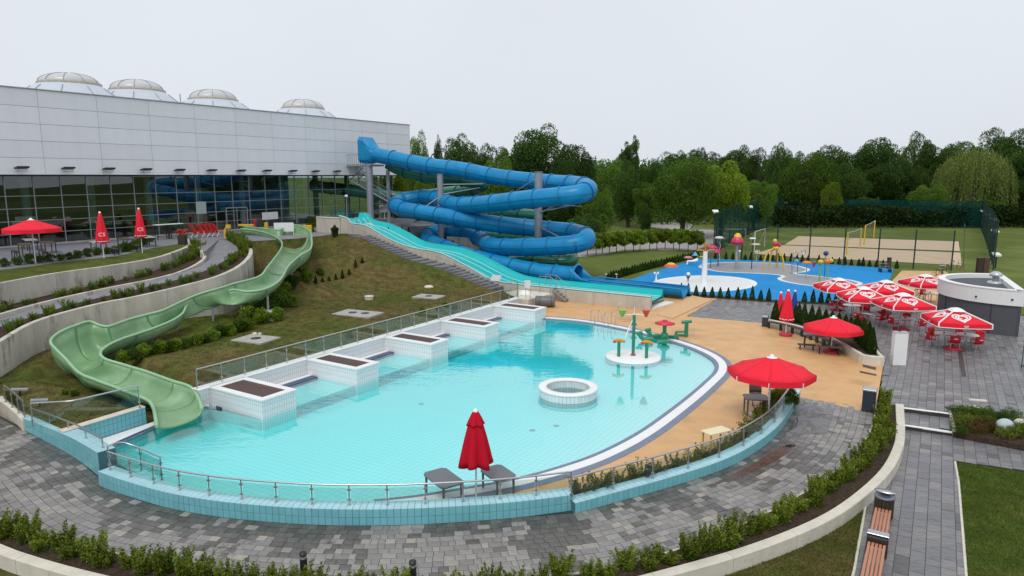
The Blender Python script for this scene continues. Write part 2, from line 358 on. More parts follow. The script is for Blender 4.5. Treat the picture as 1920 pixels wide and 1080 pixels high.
M_orange = mat('orange_deck', (.60,.345,.145), .5, var=.13, vscale=.9, col2=(.40,.23,.10), c2lo=.54, c2hi=.72, c2scale=.3, bump=.1, bscale=90)
M_conc = mat('concrete', (.50,.465,.40), .85, var=.22, vscale=1.3, stretch=(1,1,.3), col2=(.17,.145,.115), c2lo=.57, c2hi=.72, c2scale=1.1, bump=.3, bscale=30)
M_conc2 = mat('concrete_cream', (.60,.56,.47), .85, var=.14, vscale=1.5, col2=(.3,.26,.19), c2lo=.62, c2hi=.8, c2scale=2, bump=.25, bscale=30)
M_grass = mat('grass', (.085,.105,.02), .95, var=.35, vscale=.5, col2=(.15,.12,.04), c2lo=.48, c2hi=.7, c2scale=.22, bump=1, bscale=18, spec=.1)
M_grassf = mat('grass_far', (.105,.135,.03), .95, var=.16, vscale=.12, col2=(.15,.18,.05), c2lo=.5, c2hi=.7, c2scale=.06, bump=.6, bscale=8, spec=.1)
M_grassr = mat('grass_fresh', (.065,.095,.017), .95, var=.4, vscale=1.3, col2=(.12,.11,.03), c2lo=.52, c2hi=.75, c2scale=.35, bump=1, bscale=25, spec=.1)
M_soil = mat('soil', (.055,.038,.027), .95, var=.5, vscale=8, bump=1, bscale=25, spec=.1)
M_sand = mat('sand', (.56,.44,.31), .95, var=.07, vscale=.6, bump=.4, bscale=8, spec=.1)
M_white = mat('white_paint', (.78,.78,.77), .45, var=.03, vscale=2)
M_metal = mat('brushed_steel', (.52,.53,.54), .3, 1, var=.08, vscale=6)
M_galv = mat('galvanised_steel', (.30,.32,.36), .5, .3, var=.1, vscale=2)
M_dark = mat('dark_metal', (.035,.037,.04), .45, .2)
M_red = mat('red_canvas', (.78,.018,.04), .75, var=.05, vscale=4, bump=.15, bscale=60, spec=.25)
M_redpl = mat('red_plastic', (.55,.012,.02), .35)
M_turq = mat('turquoise_fibreglass', (.006,.42,.43), .32, var=.06, vscale=.6, spec=.3)
M_blue = mat('blue_fibreglass', (.004,.20,.44), .34, var=.16, vscale=.9, spec=.3, col2=(.006,.235,.48), c2scale=.3)
M_blued = mat('blue_seam', (.006,.17,.40), .35)
M_greens = mat('green_fibreglass', (.19,.335,.17), .3, var=.16, vscale=.8, spec=.4, col2=(.29,.43,.26), c2lo=.5, c2hi=.7, c2scale=.5)
M_greenr = mat('green_rim', (.27,.47,.27), .35, var=.06)
M_greent = mat('green_tube', (.01,.15,.09), .3, var=.1, vscale=.5, coat=.2)
M_greenu = mat('green_post', (.015,.22,.12), .35)
M_tile_w = tilemat('white_tile', (.74,.75,.76), (.42,.43,.45), .125, .25, .014, plane='wall', rot=0)
M_tile_f = tilemat('pool_floor_tile', (.70,.83,.83), (.40,.60,.61), .25, .25, .02, rot=-RZ*0+A)
M_tile_t = tilemat('turquoise_tile', (.16,.44,.50), (.05,.16,.2), .17, .26, .014, plane='wall', rot=A)
M_tilep = mat('turquoise_tile_piece', (.17,.46,.52), .22, island=.06, objvar=.06, var=.04, vscale=3)
M_tilec = mat('pale_tile_piece', (.36,.60,.66), .3, island=.06, objvar=.05)
M_grout = mat('grout', (.06,.17,.2), .8)
M_navy = mat('navy_tile', (.03,.055,.13), .3, island=.1)
M_band = mat('grey_band', (.16,.19,.27), .5, var=.1, vscale=2)
M_soffit = mat('soffit_metal', (.16,.17,.19), .5)
M_wallp = mat('facade_panel_white', (.76,.78,.81), .42, var=.045, vscale=.8, stretch=(1,1,.2), objvar=.03)
M_mull = mat('mullion_grey', (.30,.33,.34), .4, .1)
M_glass = glassmat('facade_glass', (.62,.70,.68), .04)
M_railg = glassmat('rail_glass', (.82,.89,.87), .02)
M_net = None
M_water = watermat()
M_bark = mat('bark', (.07,.055,.04), .9, var=.3, vscale=3, bump=.6, bscale=12)
M_wood = mat('bench_wood', (.44,.18,.10), .5, var=.15, vscale=3, stretch=(8,1,8), objvar=.08)
M_woodd = mat('dark_slat', (.045,.028,.02), .5, objvar=.1)
M_brown = mat('brown_deck', (.085,.05,.042), .7, objvar=.12)
M_plast = mat('grey_plastic', (.13,.13,.145), .4)
M_black = mat('black_paint', (.015,.016,.018), .4)
# ================================================================== GROUND, DECKS, POOL
def PP(lst, z=0.0): return [P(x, y, z) for x, y in lst]
# pool water edge (deck side), from the far corner round the right to the front
edge_r = smooth(PP([(1020,598),(1085,603.5),(1150,614.5),(1215,629),(1268,644),(1310,660),(1336,677),(1338,695),(1318,716),(1275,752),(1200,806),(1120,848),(1040,876),(960,897),(867,914),(780,928),(700,936.5)]), 6)
edge_r = [p for p in edge_r]
WT = .5      # crown of the front tiled wall
front_in = PP([(640,940),(560,938),(480,932),(400,922),(330,908),(270,890),(222,868)])
left_in = PP([(205,838),(292,800),(388,764)])
V0, V1 = -26.75, -23.45   # back wall line, shelf edge
shelf_end = [UV(17.6, V1), UV(17.6, V0), UV(42.1, V0), UV(42.1, V1)]
pool_poly = edge_r+front_in+left_in+shelf_end
# base earth with a hole under the pool
far = [Vector((-2500,-60,0)), Vector((2500,-60,0)), Vector((2500,4200,0)), Vector((-2500,4200,0))]
def offp(poly, d):
    c = poly; ar = sum(c[i].x*c[(i+1) % len(c)].y-c[(i+1) % len(c)].x*c[i].y for i in range(len(c)))
    return offset(c, d if ar > 0 else -d, True)   # + is inward
hole_poly = offp(pool_poly, -.22)
m = MB(); m.poly([(-2500,-60,0),(2500,-60,0),(2500,49,0),(-2500,49,0)], -1, -.42, [hole_poly], skirt=False)
m.poly([(-2500,49,0),(2500,49,0),(2500,4200,0),(-2500,4200,0)], -1, -.03, skirt=False, mi=1)
m.add([(-2500,49,-.42),(2500,49,-.42),(2500,49,-.03),(-2500,49,-.03)], [(0,1,2,3)])
struct(m.build('ground', [M_grassr, M_grassf]))
# pool basin: sloping floor and side walls
zf = -.95
pool = thing('swimming_pool', 'large turquoise outdoor pool with rounded far end and pale tiled floor', 'pool', UV(30,-15,0)); struct(pool)
def depth_at(p):
    u, v = toUV(p); t = max(0, min(1, (v+22)/12.5)); return lerp(-.55, -.16, t)
deep = [p for p in edge_r+front_in+left_in]+[UV(17.6,V1), UV(42.1,V1)]
mw = MB(); n = len(deep)
mw.add([(p.x,p.y,-.06) for p in deep]+[(p.x,p.y,depth_at(p)-.02) for p in deep], [(i,(i+1) % n,(i+1) % n+n,i+n) for i in range(n)])
M_basin = tilemat('basin_tile', (.30,.62,.62), (.12,.40,.42), .17, .26, .014, plane='wall', rot=A)
mw.build('basin_wall', M_basin, pool, world=True)
POOLFLOOR_HERE = 1
# shallow shelf between the white blocks
ms = MB(); q = [UV(17.6,V1), UV(17.6,V0), UV(42.1,V0), UV(42.1,V1)]
ms.poly(q, -.3, -.2, skirt=False); ms.build('shelf_floor', tilemat('shelf_tile', (.60,.80,.80), (.40,.60,.62), .25, .25, .012, rot=A), pool, world=True)
mwt = MB(); wp_ = offp(pool_poly, -.05); mwt.poly(wp_, -1.3, -.055); mwt.poly(wp_, -1.3, -1.3, skirt=False)
mwt.f[-1] = mwt.f[-1]
wt = mwt.build('water', M_water, recalc=True); struct(wt)
# little floor drains
for x_, y_ in [(998,834),(1043,826),(790,774),(460,690)]:
    p = P(x_, y_, -.9); mm = MB(); mm.cyl(0,0,-.03,.012,.13,12); o_ = mm.build('floor_drain', M_galv, pool); o_.location = Vector((p.x,p.y,depth_at(p)))-pool.location
# overflow rim round the deck side: dark grate, white band, grey band
def strip(curve, d0, d1, z, mi=0):
    a = offset(curve, d0); b = offset(curve, d1); mm = MB(); mm.loft([[(p.x,p.y,z) for p in a], [(p.x,p.y,z) for p in b]], flip=True); return mm
SGN = 1
rim = thing('pool_rim', 'white and slate banded overflow rim curving round the deck side of the pool', 'pool rim', edge_r[40]); struct(rim)
def rimpart(name, d0, d1, z0, z1, m_):
    mm = MB(); a = offset(edge_r, d0); b = offset(edge_r, d1)
    rows = [[(p.x,p.y,z0) for p in a], [(p.x,p.y,z1) for p in a], [(p.x,p.y,z1) for p in b], [(p.x,p.y,z0) for p in b]]
    mm.loft(rows); return mm.build(name, m_, rim, world=True, recalc=True)
# travel is clockwise here, deck lies to the left
rimpart('grate', 0, .22, -.06, .004, M_band)
rimpart('white_band', .22, .62, -.06, .03, M_white)
rimpart('outer_band', .62, .92, -.05, .012, M_band)
# orange deck
deck_out = PP([(1012,592),(1000,578),(978,562),(1055,562),(1200,578),(1205,560),(1262,549),(1300,553),(1345,559),(1287,593),(1432,606),(1443,613),(1480,620),(1530,640),(1580,662),(1605,673),(1657,680),(1640,775),(1502,745),(1490,762),(1470,788),(1430,820),(1380,850),(1300,882),(1200,910),(1100,932),(1000,944),(880,950),(760,950),(700,945)])
rim_out = offset(edge_r, .92)
deck_poly = deck_out+list(reversed(rim_out))
m = MB(); m.poly(deck_poly, -.2, 0.0); struct(m.build('orange_deck', M_orange))
# small raised orange step by the slide end
m = MB(); m.poly(PP([(1232,591),(1262,598),(1335,563),(1298,555)]), 0, .06); struct(m.build('deck_step', mat('orange_step', (.60,.37,.18), .6, var=.05)))
# drain slots in the deck
for q in ([(1617,683),(1643,689),(1642,694),(1618,688)], [(1611,695),(1644,702),(1643,705),(1613,699)]):
    m = MB(); m.poly(PP(q, .0), -.02, .006); struct(m.build('deck_grate', M_dark))
# ------------------------------------------------------------------ left high tiled wall, front curved wall
FW = PP([(187,911),(240,930),(320,953),(420,970),(540,981),(640,985),(760,984),(880,977.5),(980,969),(1075,956.5)])
FWs = resample(smooth(FW, 10), .12)
FR = PP([(1078,963),(1150,943),(1250,915),(1340,886),(1400,858),(1450,822),(1480,784),(1500,745)]); FRs = resample(smooth(FR, 10), .12)
LW = PP([(44,806),(95,832),(140,858),(188,894)]); LWs = resample(smooth(LW, 10), .12)
def tiled_wall(name, label, path, w, zt, cat='wall', tw=.2, th=.27, nmax=300, steps=None, ztop2=None):
    """body plus single glazed tiles standing proud of the joints (outer face and crown)"""
    root = thing(name, label, cat, path[len(path)//2])
    g = lambda a, s: a if not isinstance(a, tuple) else lerp(a[0], a[1], s)
    pts = resample(path, tw); n = len(pts); zl = [g(zt, i/(n-1)) for i in range(n)]
    b = MB(); off = offset(pts, w); rows = []
    for i in range(n): rows.append([(pts[i].x,pts[i].y,-.3), (pts[i].x,pts[i].y,zl[i]-.004), (off[i].x,off[i].y,zl[i]-.004), (off[i].x,off[i].y,-.9)])
    b.loft(rows); b.add(rows[0], [(3,2,1,0)]); b.add(rows[-1], [(0,1,2,3)]); b.build('core', M_grout, root, world=True)
    pr = offset(pts, -.012); cells = []
    zbase = 0.0
    for i in range(n-1):
        a, c = pr[i], pr[i+1]; h = min(zl[i], zl[i+1]); k = max(1, round(h/th))
        for j in range(k):
            z0 = h*j/k; z1 = h*(j+1)/k; G = .006
            t = (c-a); t.z = 0; t = t.normalized()*G; nrm = Vector((-t.y, t.x, 0)).normalized()*.03
            z0b, z1b = zl[i]*j/k+G, zl[i]*(j+1)/k-G; z0c, z1c = zl[i+1]*j/k+G, zl[i+1]*(j+1)/k-G
            A_ = [(a+t), (c-t)]
            vs = [(A_[0].x,A_[0].y,z0b),(A_[1].x,A_[1].y,z0c),(A_[1].x,A_[1].y,z1c),(A_[0].x,A_[0].y,z1b)]
            vb = [(x+nrm.x,y+nrm.y,z) for x, y, z in vs]
            d = (a-cam.location).length
            cells.append((d, vs+vb, 0))
        # crown tiles, two across
        o1, o2 = pts[i], pts[i+1]; f1, f2 = off[i], off[i+1]
        for j in range(2):
            s0, s1 = j/2+.008, (j+1)/2-.008; z = max(zl[i], zl[i+1])
            qs = [lerp(o1,f1,s0).lerp(lerp(o2,f2,s0),.03), lerp(o1,f1,s0).lerp(lerp(o2,f2,s0),.97), lerp(o1,f1,s1).lerp(lerp(o2,f2,s1),.97), lerp(o1,f1,s1).lerp(lerp(o2,f2,s1),.03)]
            if j == 0: qs[0] = qs[0]-Vector((nrm.x,nrm.y,0))*.5; qs[1] = qs[1]-Vector((nrm.x,nrm.y,0))*.5
            zz = [zl[i],zl[i+1],zl[i+1],zl[i]]
            vs = [(p.x,p.y,zv+.008) for p, zv in zip(qs, zz)]; vb = [(p.x,p.y,zv-.01) for p, zv in zip(qs, zz)]
            cells.append(((qs[0]-cam.location).length, vs+vb, 1))
    FS = [(0,1,2,3),(1,0,4,5),(2,1,5,6),(3,2,6,7),(0,3,7,4)]
    cells.sort(key=lambda c: c[0]); rest = MB()
    for k, (d, vs, kind) in enumerate(cells):
        if k < nmax:
            mm = MB(); c = Vector(vs[0]); mm.add([Vector(v)-c for v in vs], FS)
            o = mm.build('tile', M_tilep if kind == 0 else M_tilec, root); o.location = c-root.location
        else: rest.add(vs, FS, kind)
    if rest.f: stuff(rest.build('tiles_further_off', [M_tilep, M_tilec], root, world=True))
    return root
tiled_wall('tiled_pool_wall', 'low curved turquoise tiled wall along the front of the pool, carrying the glass railing', FWs, .5, .5)
tiled_wall('tiled_pool_wall', 'lower turquoise tiled wall curving up the right side between shrubs and paved ring', FRs, .45, (.33,.38), nmax=250)
tiled_wall('tiled_pool_wall', 'tallest turquoise tiled wall section at far left below the green slide', LWs, .55, (.5,.86), nmax=300)
# short return wall inside the step-down at the left
# ------------------------------------------------------------------ blocks and back wall (white tiles)
bw = thing('white_tiled_wall', 'long white tiled back wall behind the five pool blocks, railing on top', 'wall', UV(30,V0))
m = MB(); m.box(-.45,0,-12.9,13.9,-.3,.76); m.build('body', M_tile_w, bw).rotation_euler.z = RZ
m = MB(); m.cbox(-.5,.03,-12.95,13.95,.762,.80,.01); m.build('coping', M_white, bw).rotation_euler.z = RZ
sh = thing('shelf_ledge', 'white ledge and navy tile strip at the foot of the white back wall', 'ledge', UV(30,V0)); struct(sh)
m = MB(); m.box(.01,.32,-12.4,12.1,-.2,.0); m.build('white_ledge', M_white, sh).rotation_euler.z = RZ
m = MB(); m.box(.325,.72,-12.4,12.1,-.2,-.03); m.build('navy_strip', M_navy, sh).rotation_euler.z = RZ
m = MB(); m.box(3.31,3.335,-12.4,12.1,-1.0,-.19); m.build('shelf_face', tilemat('shelf_face_tile', (.10,.50,.52), (.04,.30,.33), .17,.25,.012, plane='wall', rot=0), sh).rotation_euler.z = RZ
whi = ['nearest the green slide','second from the green slide','in the middle of the five','second from the far end','farthest, beside the orange deck']
for i, u0 in enumerate([17.75, 23.1, 28.85, 34.15, 40.3]):
    t = thing('planter_block', 'white tiled pool block with brown decking top, '+whi[i], 'pool block', UV(u0+.75, -25.05), RZ, 'five white tiled blocks along the back of the pool')
    Wd = 1.5 if i else 1.75; h = Wd/2
    m = MB(); m.box(-1.7,1.75,-h,h,-1.0,.72); m.build('tiled_body', M_tile_w, t)
    m = MB()   # coping frame
    m.cbox(-1.75,1.8,-h-.04,-h+.26,.722,.80,.012); m.cbox(-1.75,1.8,h-.26,h+.04,.722,.80,.012); m.cbox(-1.75,-1.42,-h+.262,h-.262,.722,.80,.012); m.cbox(1.47,1.8,-h+.262,h-.262,.722,.80,.012)
    m.build('coping', M_white, t)
    n = 12 if i < 3 else 8; w_ = (2*h-.54)/n
    me = None
    for k in range(n):
        if me is None:
            mm = MB(); mm.box(-1.4,1.45,.004,w_-.004,-.03,.0); me = mm.mesh('board', [M_brown])
        o = bpy.data.objects.new('board', me); COL.objects.link(o); o.parent = t; o.location = (0,-h+.27+k*w_,.775)
# ring-shaped wall standing in the pool
pr = P(1065, 738, 0)
t = thing('whirl_ring', 'round white tiled ring wall standing in the middle of the pool', 'pool ring', pr)
m = MB(); m.lathe([(1.36,-.9),(1.36,.30)],48); m.lathe([(1.02,.30),(1.02,-.9)],48)
mt = bpy.data.materials.new('x'); bpy.data.materials.remove(mt)
N_ = 48
body = MB(); body.lathe([(1.33,-.9),(1.33,.31)],N_); body.lathe([(1.03,.31),(1.03,-.9)],N_); body.build('core', mat('ring_grout', (.30,.36,.37), .7), t)
for k in range(N_*1):
    a0 = 2*math.pi*(k+.04)/N_; a1 = 2*math.pi*(k+.96)/N_
    if k == 0:
        mm = MB(); b1 = 2*math.pi*.46/N_
        vs = [(1.345*math.cos(s*b1),1.345*math.sin(s*b1),z) for z in (-.05,.305) for s in (-1,1)]+[(1.32*math.cos(s*b1),1.32*math.sin(s*b1),z) for z in (-.05,.305) for s in (-1,1)]
        mm.add(vs, [(0,1,3,2),(1,5,7,3),(4,0,2,6),(2,3,7,6)]); rtile = mm.mesh('tile', [mat('ring_tile', (.62,.70,.71), .25, objvar=.05)])
        mm = MB(); vs = [(1.02*math.cos(s*b1),1.02*math.sin(s*b1),z) for z in (-.05,.305) for s in (1,-1)]; mm.add(vs, [(0,1,3,2)]); itile = mm.mesh('tile', [MATS['ring_tile']])
    for me in (rtile, itile):
        o = bpy.data.objects.new('tile', me); COL.objects.link(o); o.parent = t; o.rotation_euler.z = (a0+a1)/2
mm = MB(); mm.lathe([(1.0,.295),(1.0,.35),(1.02,.37),(1.35,.37),(1.38,.35),(1.38,.295)],N_); mm.build('coping', M_white, t)
mm = MB(); mm.lathe([(.01,-.35),(1.03,-.35)],N_); mm.build('ring_floor', mat('ring_floor', (.45,.62,.64), .4), t)
mm = MB(); mm.lathe([(.01,-.02),(1.02,-.02)],N_); mm.build('ring_water', M_water, t)
# ------------------------------------------------------------------ pool end under the green slide
pe = thing('pool_end_wall', 'turquoise tiled end wall with cream coping below the green slide', 'wall', P(200,790,.7))
a_, b_ = P(128,806,.74), P(268,763,.74); a2_, b2_ = P(360,728,.74), P(395,716,.74)
for ends in ((P(118,809,.74), P(272,762,.74)), (P(371,731,.74), P(387,726,.74))):
    pth = resample(list(ends), .3)
    m = MB(); m.wall(pth, .3, -.3, .70); m.build('body', M_tile_t, pe, world=True, recalc=True)
    m = MB(); m.wall(offset(pth,-.03), .36, .702, .75); m.build('coping', M_conc2, pe, world=True, recalc=True)
pth = resample([P(118,809,.74), P(272,762,.74), P(387,726,.74)], .3)
led = [P(205,838),P(292,800),P(388,764)]
ww = offset(pth, -.05)
m = MB(); m.poly([P(185,842),P(205,838),P(292,800),P(392,763)]+[Vector((p.x,p.y,0)) for p in reversed(ww)], -.3, .012); struct(m.build('pool_end_ledge', M_white))
m = MB(); q = offset([P(205,838),P(292,800),P(392,763)], -.0); m.loft([[(p.x,p.y,.016) for p in offset(q,.16)], [(p.x,p.y,.016) for p in offset(q,0)]], flip=False)
m.add([(p.x,p.y,.016) for p in q]+[(p.x,p.y,-.1) for p in q], [(0,1,4,3),(1,2,5,4)]); struct(m.build('navy_edge', M_navy, recalc=True))
# ------------------------------------------------------------------ PAVING
def quad_piece(vs, z0, z1):
    t = [(v[0],v[1],z1) for v in vs]; b = [(v[0],v[1],z0) for v in vs]
    return t+b, [(0,1,2,3),(1,0,4,5),(2,1,5,6),(3,2,6,7),(0,3,7,4)]
def lay(parent, cells, nmax, m_, name='paver', zt=0.0, th=.035, wet=None):
    from mathutils import noise as _n
    cells.sort(key=lambda c: (c[0].x-cam.location.x)**2+(c[0].y-cam.location.y)**2)
    def onscreen(c):
        q_ = c-cam.location; d = q_.y*math.cos(PITCH)-q_.z*math.sin(PITCH); up = q_.y*math.sin(PITCH)+q_.z*math.cos(PITCH)
        return d > 0 and abs(q_.x/d) < .75 and abs(up/d) < .425
    rest = MB(); k = 0
    for c, vs in cells:
        w_ = wet is not None and wet(c)
        zj = zt+random.uniform(-.004,.004); v, f = quad_piece(vs, zt-th, zj)
        if k < nmax and onscreen(c):
            mm = MB(); mm.add([Vector(p)-c for p in v], f); o = mm.build(name, M_wet if w_ else m_, parent); o.location = c-parent.location; k += 1
        else: rest.add(v, f, 1 if w_ else 0)
    stuff(rest.build(name+'s_further_off', [m_, M_wet], parent, world=True))
# ring path
kerb = smooth(PP([(1643,756),(1637,800),(1603,860),(1562,892),(1490,938),(1400,984),(1290,1028),(1180,1060),(1050,1085),(900,1100),(700,1105),(500,1090),(350,1068),(200,1037),(67,1003),(0,976),(-120,925),(-300,840)]), 8)
inner = resample(smooth(PP([(-330,700),(-180,730),(-60,757),(44,807),(95,832),(140,858),(187,896),(240,930),(320,953),(420,970),(540,981),(640,985),(760,984),(880,977.5),(980,969),(1077,961),(1150,943),(1250,915),(1340,886),(1400,858),(1450,822),(1480,784),(1500,745)]), 8), .1)
ring_poly = inner+kerb
ring_path = thing('paved_ring_path', 'grey block paved path curving round the front of the pool', 'path', P(700,1040)); struct(ring_path)
m = MB(); m.poly(offset(inner, .12)+kerb, -.3, -.012); m.build('joint_bed', M_joint, ring_path, world=True)
cells = []; rw = .25
rp = [(p.x,p.y) for p in ring_poly]
crv = inner
# smooth tangent frame
fr = []
for i in range(len(crv)):
    a = crv[max(i-12,0)]; b = crv[min(i+12,len(crv)-1)]; t = Vector((b.x-a.x,b.y-a.y,0)).normalized(); fr.append(Vector((t.y,-t.x,0)))
def cpt(s, d):
    i = int(s); f = s-i; i = min(i, len(crv)-2); p = crv[i].lerp(crv[i+1], f); n_ = fr[i].lerp(fr[i+1], f).normalized(); return Vector((p.x,p.y,0))+n_*d
nrow = 26
for r_ in range(nrow):
    d0 = r_*rw+.02; d1 = d0+rw-.014; s = random.uniform(0,4)
    while s < len(crv)-2:
        ln = random.choice([1.9,2.7,2.7,3.6,3.6])*(.85 if r_ > 8 else 1); e = min(s+ln, len(crv)-1.01)
        c = cpt((s+e)/2, (d0+d1)/2)
        if inside(c, rp) and -25 < c.x < 25: cells.append((c, [cpt(s,d1), cpt(e-.12,d1), cpt(e-.12,d0), cpt(s,d0)]))
        s = e
from mathutils import noise as mn
def wetf(c):
    d = min((c.x-p.x)**2+(c.y-p.y)**2 for p in inner[::8])**.5
    w = mn.noise(Vector((c.x*.45, c.y*.45, 3)))+.5*mn.noise(Vector((c.x*1.3, c.y*1.3, 7)))
    return w > -.22+d*.27+random.uniform(-.33,.33)
lay(ring_path, cells, 300, M_paver, 'paver', 0.0, wet=wetf)
# site-grid paving (plaza, bench path, steps)
def grid_paving(name, label, poly, z, wv, lens, nmax=300, m_=None, bounds=None, vdir=True):
    root = thing(name, label, 'paving', sum(poly, Vector())/len(poly)); root.location.z = z; struct(root)
    b = MB(); b.poly(poly, z-.3, z-.012); b.build('joint_bed', M_joint, root, world=True)
    uv = [toUV(p) for p in poly]; pl = [(p.x,p.y) for p in poly]; cells = []
    v = min(q[1] for q in uv)
    while v < max(q[1] for q in uv):
        u = min(q[0] for q in uv)+random.uniform(0,.6)
        while u < max(q[0] for q in uv):
            ln = random.choice(lens); g = .007
            if UV(u,v,z).y < 75:
                ok = [inside(UV(u+ln*(q_+.5)/6,v+.03,z), pl) and inside(UV(u+ln*(q_+.5)/6,v+wv-.03,z), pl) for q_ in range(6)]
                if not all(ok):
                    oks = [all(inside(UV(u+ln*f_,v+wv*(w_+.5)/6,z), pl) for f_ in (.1,.5,.9)) for w_ in range(6)]
                    if any(oks) and not all(oks):
                        w0 = oks.index(True); w1 = w0
                        while w1 < 6 and oks[w1]: w1 += 1
                        va_, vb_ = v+wv*w0/6, v+wv*w1/6
                        if not any(ok) or sum(ok) < 3:
                            cells.append((UV(u+ln/2,(va_+vb_)/2,z), [UV(u+g,va_+g), UV(u+g,vb_-g), UV(u+ln-g,vb_-g), UV(u+ln-g,va_+g)])); ok = [False]*6
                if any(ok):
                    a0 = ok.index(True); a1 = a0
                    while a1 < 6 and ok[a1]: a1 += 1
                    ua_, ub_ = u+ln*a0/6, u+ln*a1/6; c = UV((ua_+ub_)/2, v+wv/2, z)
                    cells.append((c, [UV(ua_+g,v+g), UV(ua_+g,v+wv-g), UV(ub_-g,v+wv-g), UV(ub_-g,v+g)]))
            u += ln
        v += wv
    for i, (c, vs) in enumerate(cells): cells[i] = (c, list(reversed(vs)) if (vs[1]-vs[0]).cross(vs[2]-vs[1]).z < 0 else vs)
    lay(root, cells, nmax, m_ or M_slab, 'paving_slab', z); return root
plaza_near = PP([(1657,680),(1648,752),(1688,760),(1690,766),(1779,777),(1786,766),(1840,776),(1935,806),(2300,900),(2300,640),(1900,590),(1700,579),(1640,574),(1441,566.5),(1345,559),(1287,593),(1432,606),(1443,613),(1480,600),(1520,615),(1600,640)])
plaza_poly = PP([(1657,680),(1648,757),(1687,760),(1690,766),(1779,777),(1786,764),(1840,774),(1935,800),(2300,900),(2300,640),(1900,590),(1700,579),(1640,574),(1441,566.5),(1345,559),(1287,593),(1432,606),(1443,613),(1480,620),(1530,640),(1580,662),(1605,673)])
grid_paving('cafe_plaza', 'grey slab paving of the café plaza under the red and white parasols', plaza_poly, 0.0, .34, [.34,.5,.5,.68])
lower_poly = PP([(1693,799),(1785,812),(1930,839),(2200,900),(2200,985),(1940,885),(1792,864),(1800,905),(1815,1085),(1850,1400),(1500,1400),(1600,1085),(1627,938),(1640,905),(1670,850)], -.3)
grid_paving('bench_path', 'wide grey slab path running past the wooden benches', lower_poly, -.3, .36, [.36,.5,.5,.7])
step_poly = [P(1690,767,-.15), P(1779,778,-.15), P(1785,811,-.15), P(1691,798,-.15)]
grid_paving('path_step', 'single paved step with white nosing between plaza and bench path', step_poly, -.15, .36, [.5], nmax=60)
for a, b, z in (((1688,765),(1780,776.5),0), ((1690,797.5),(1785,811.5),-.15)):
    pa, pb = P(*a, z), P(*b, z); m = MB(); pth = resample([pa,pb], .6); m.wall(pth, .13, z-.03, z+.03); struct(m.build('step_nosing', M_white, recalc=True))
# kerb stones
def kerbline(name, pts, w, zb, zt, m_, ln=1.0, label=None):
    root = thing(name, label, 'kerb', pts[len(pts)//2]); struct(root); rs = resample(pts, ln)
    for a, b in zip(rs, rs[1:]):
        d = (b-a).normalized()*.006; mm = MB(); c = a.copy(); mm.wall([a+d-c, b-d-c], w, zb-c.z, zt-c.z); o = mm.build('kerb_stone', m_, root, recalc=True); o.location = c-root.location
kerbline('ring_kerb', [p for p in kerb], -.06, -.2, .05, M_conc2, 1.0, 'thin pale kerb between the paved ring and the front hedge')
# planting bed and outer curved concrete curb wall
curb = smooth([P(x, y, .12) for x, y in [(1679,756),(1680,800),(1675,835),(1650,880),(1592,932),(1520,975),(1400,1022),(1250,1065),(1100,1100),(900,1124),(700,1130),(500,1122),(300,1098),(160,1068),(60,1040),(0,1018),(-150,955),(-300,890)]], 8)
m = MB(); m.poly([Vector((p.x,p.y,0)) for p in kerb]+[Vector((p.x,p.y,0)) for p in reversed(curb)], -.4, .03); struct(m.build('hedge_bed_soil', M_soil))
cw = thing('curved_curb_wall', 'low curved pale concrete wall holding the front hedge bed', 'wall', curb[40])
rs = resample(curb, 2.4)
for i in range(len(rs)-1):
    seg = [curb_ for curb_ in curb]
i0 = 0; cur = resample(curb, .3); k = 0
while i0 < len(cur)-2:
    i1 = min(i0+8, len(cur)-1); sg = [p.copy() for p in cur[i0:i1+1]]; d = (sg[1]-sg[0]).normalized()*.006; sg[0] += d; sg[-1] -= d
    c = sg[0].copy(); c.z = 0; mm = MB(); ex = .32
    mm.wall([p-c for p in sg], ex, -.5, .12); o = mm.build('wall_segment', M_conc2, cw, recalc=True); o.location = c-cw.location; i0 = i1
# lawns beyond the curb
m = MB(); m.poly(PP([(1640,905),(1627,938),(1600,1085),(1500,1400),(600,1500),(-600,1300),(-600,1000),(0,1028),(160,1078),(500,1132),(900,1134),(1250,1075),(1520,985),(1600,935)], -.3), -.42, -.31, skirt=False); struct(m.build('near_lawn', mat('grass_worn', (.10,.085,.028), .95, var=.4, vscale=1.5, col2=(.06,.085,.012), c2lo=.45, c2hi=.6, c2scale=.5, bump=1, bscale=25, spec=.1)))
m = MB(); RL = PP([(1794,866),(1940,888),(2250,1000),(2300,1500),(1860,1400),(1815,1085),(1800,905)], -.3); m.poly(RL, -.4, -.302, skirt=False); struct(m.build('right_lawn', M_grassr))
kerbline('path_edge', [P(x,y,-.3) for x, y in [(1856,1400),(1815,1085),(1800,905),(1793,866)]], .07, -.5, -.27, M_conc2, .9, 'thin kerb between bench path and the fresh green lawn')
kerbline('path_edge', [P(x,y,-.3) for x, y in [(1500,1400),(1602,1085),(1627,940)]], .07, -.5, -.27, M_conc2, .9, 'thin kerb between bench path and the worn grass')
# rock garden bed
m = MB(); bedp = PP([(1781,772),(1840,776),(1935,802),(2200,880),(2200,900),(1930,838),(1787,811)], -.1); m.poly(bedp, -.4, -.06); struct(m.build('rock_garden_soil', M_soil))
kerbline('bed_edge', [P(1779,770,0),P(1787,811,-.1)], .1, -.4, .03, M_conc2, .8, 'thin kerb at the left end of the rock garden')
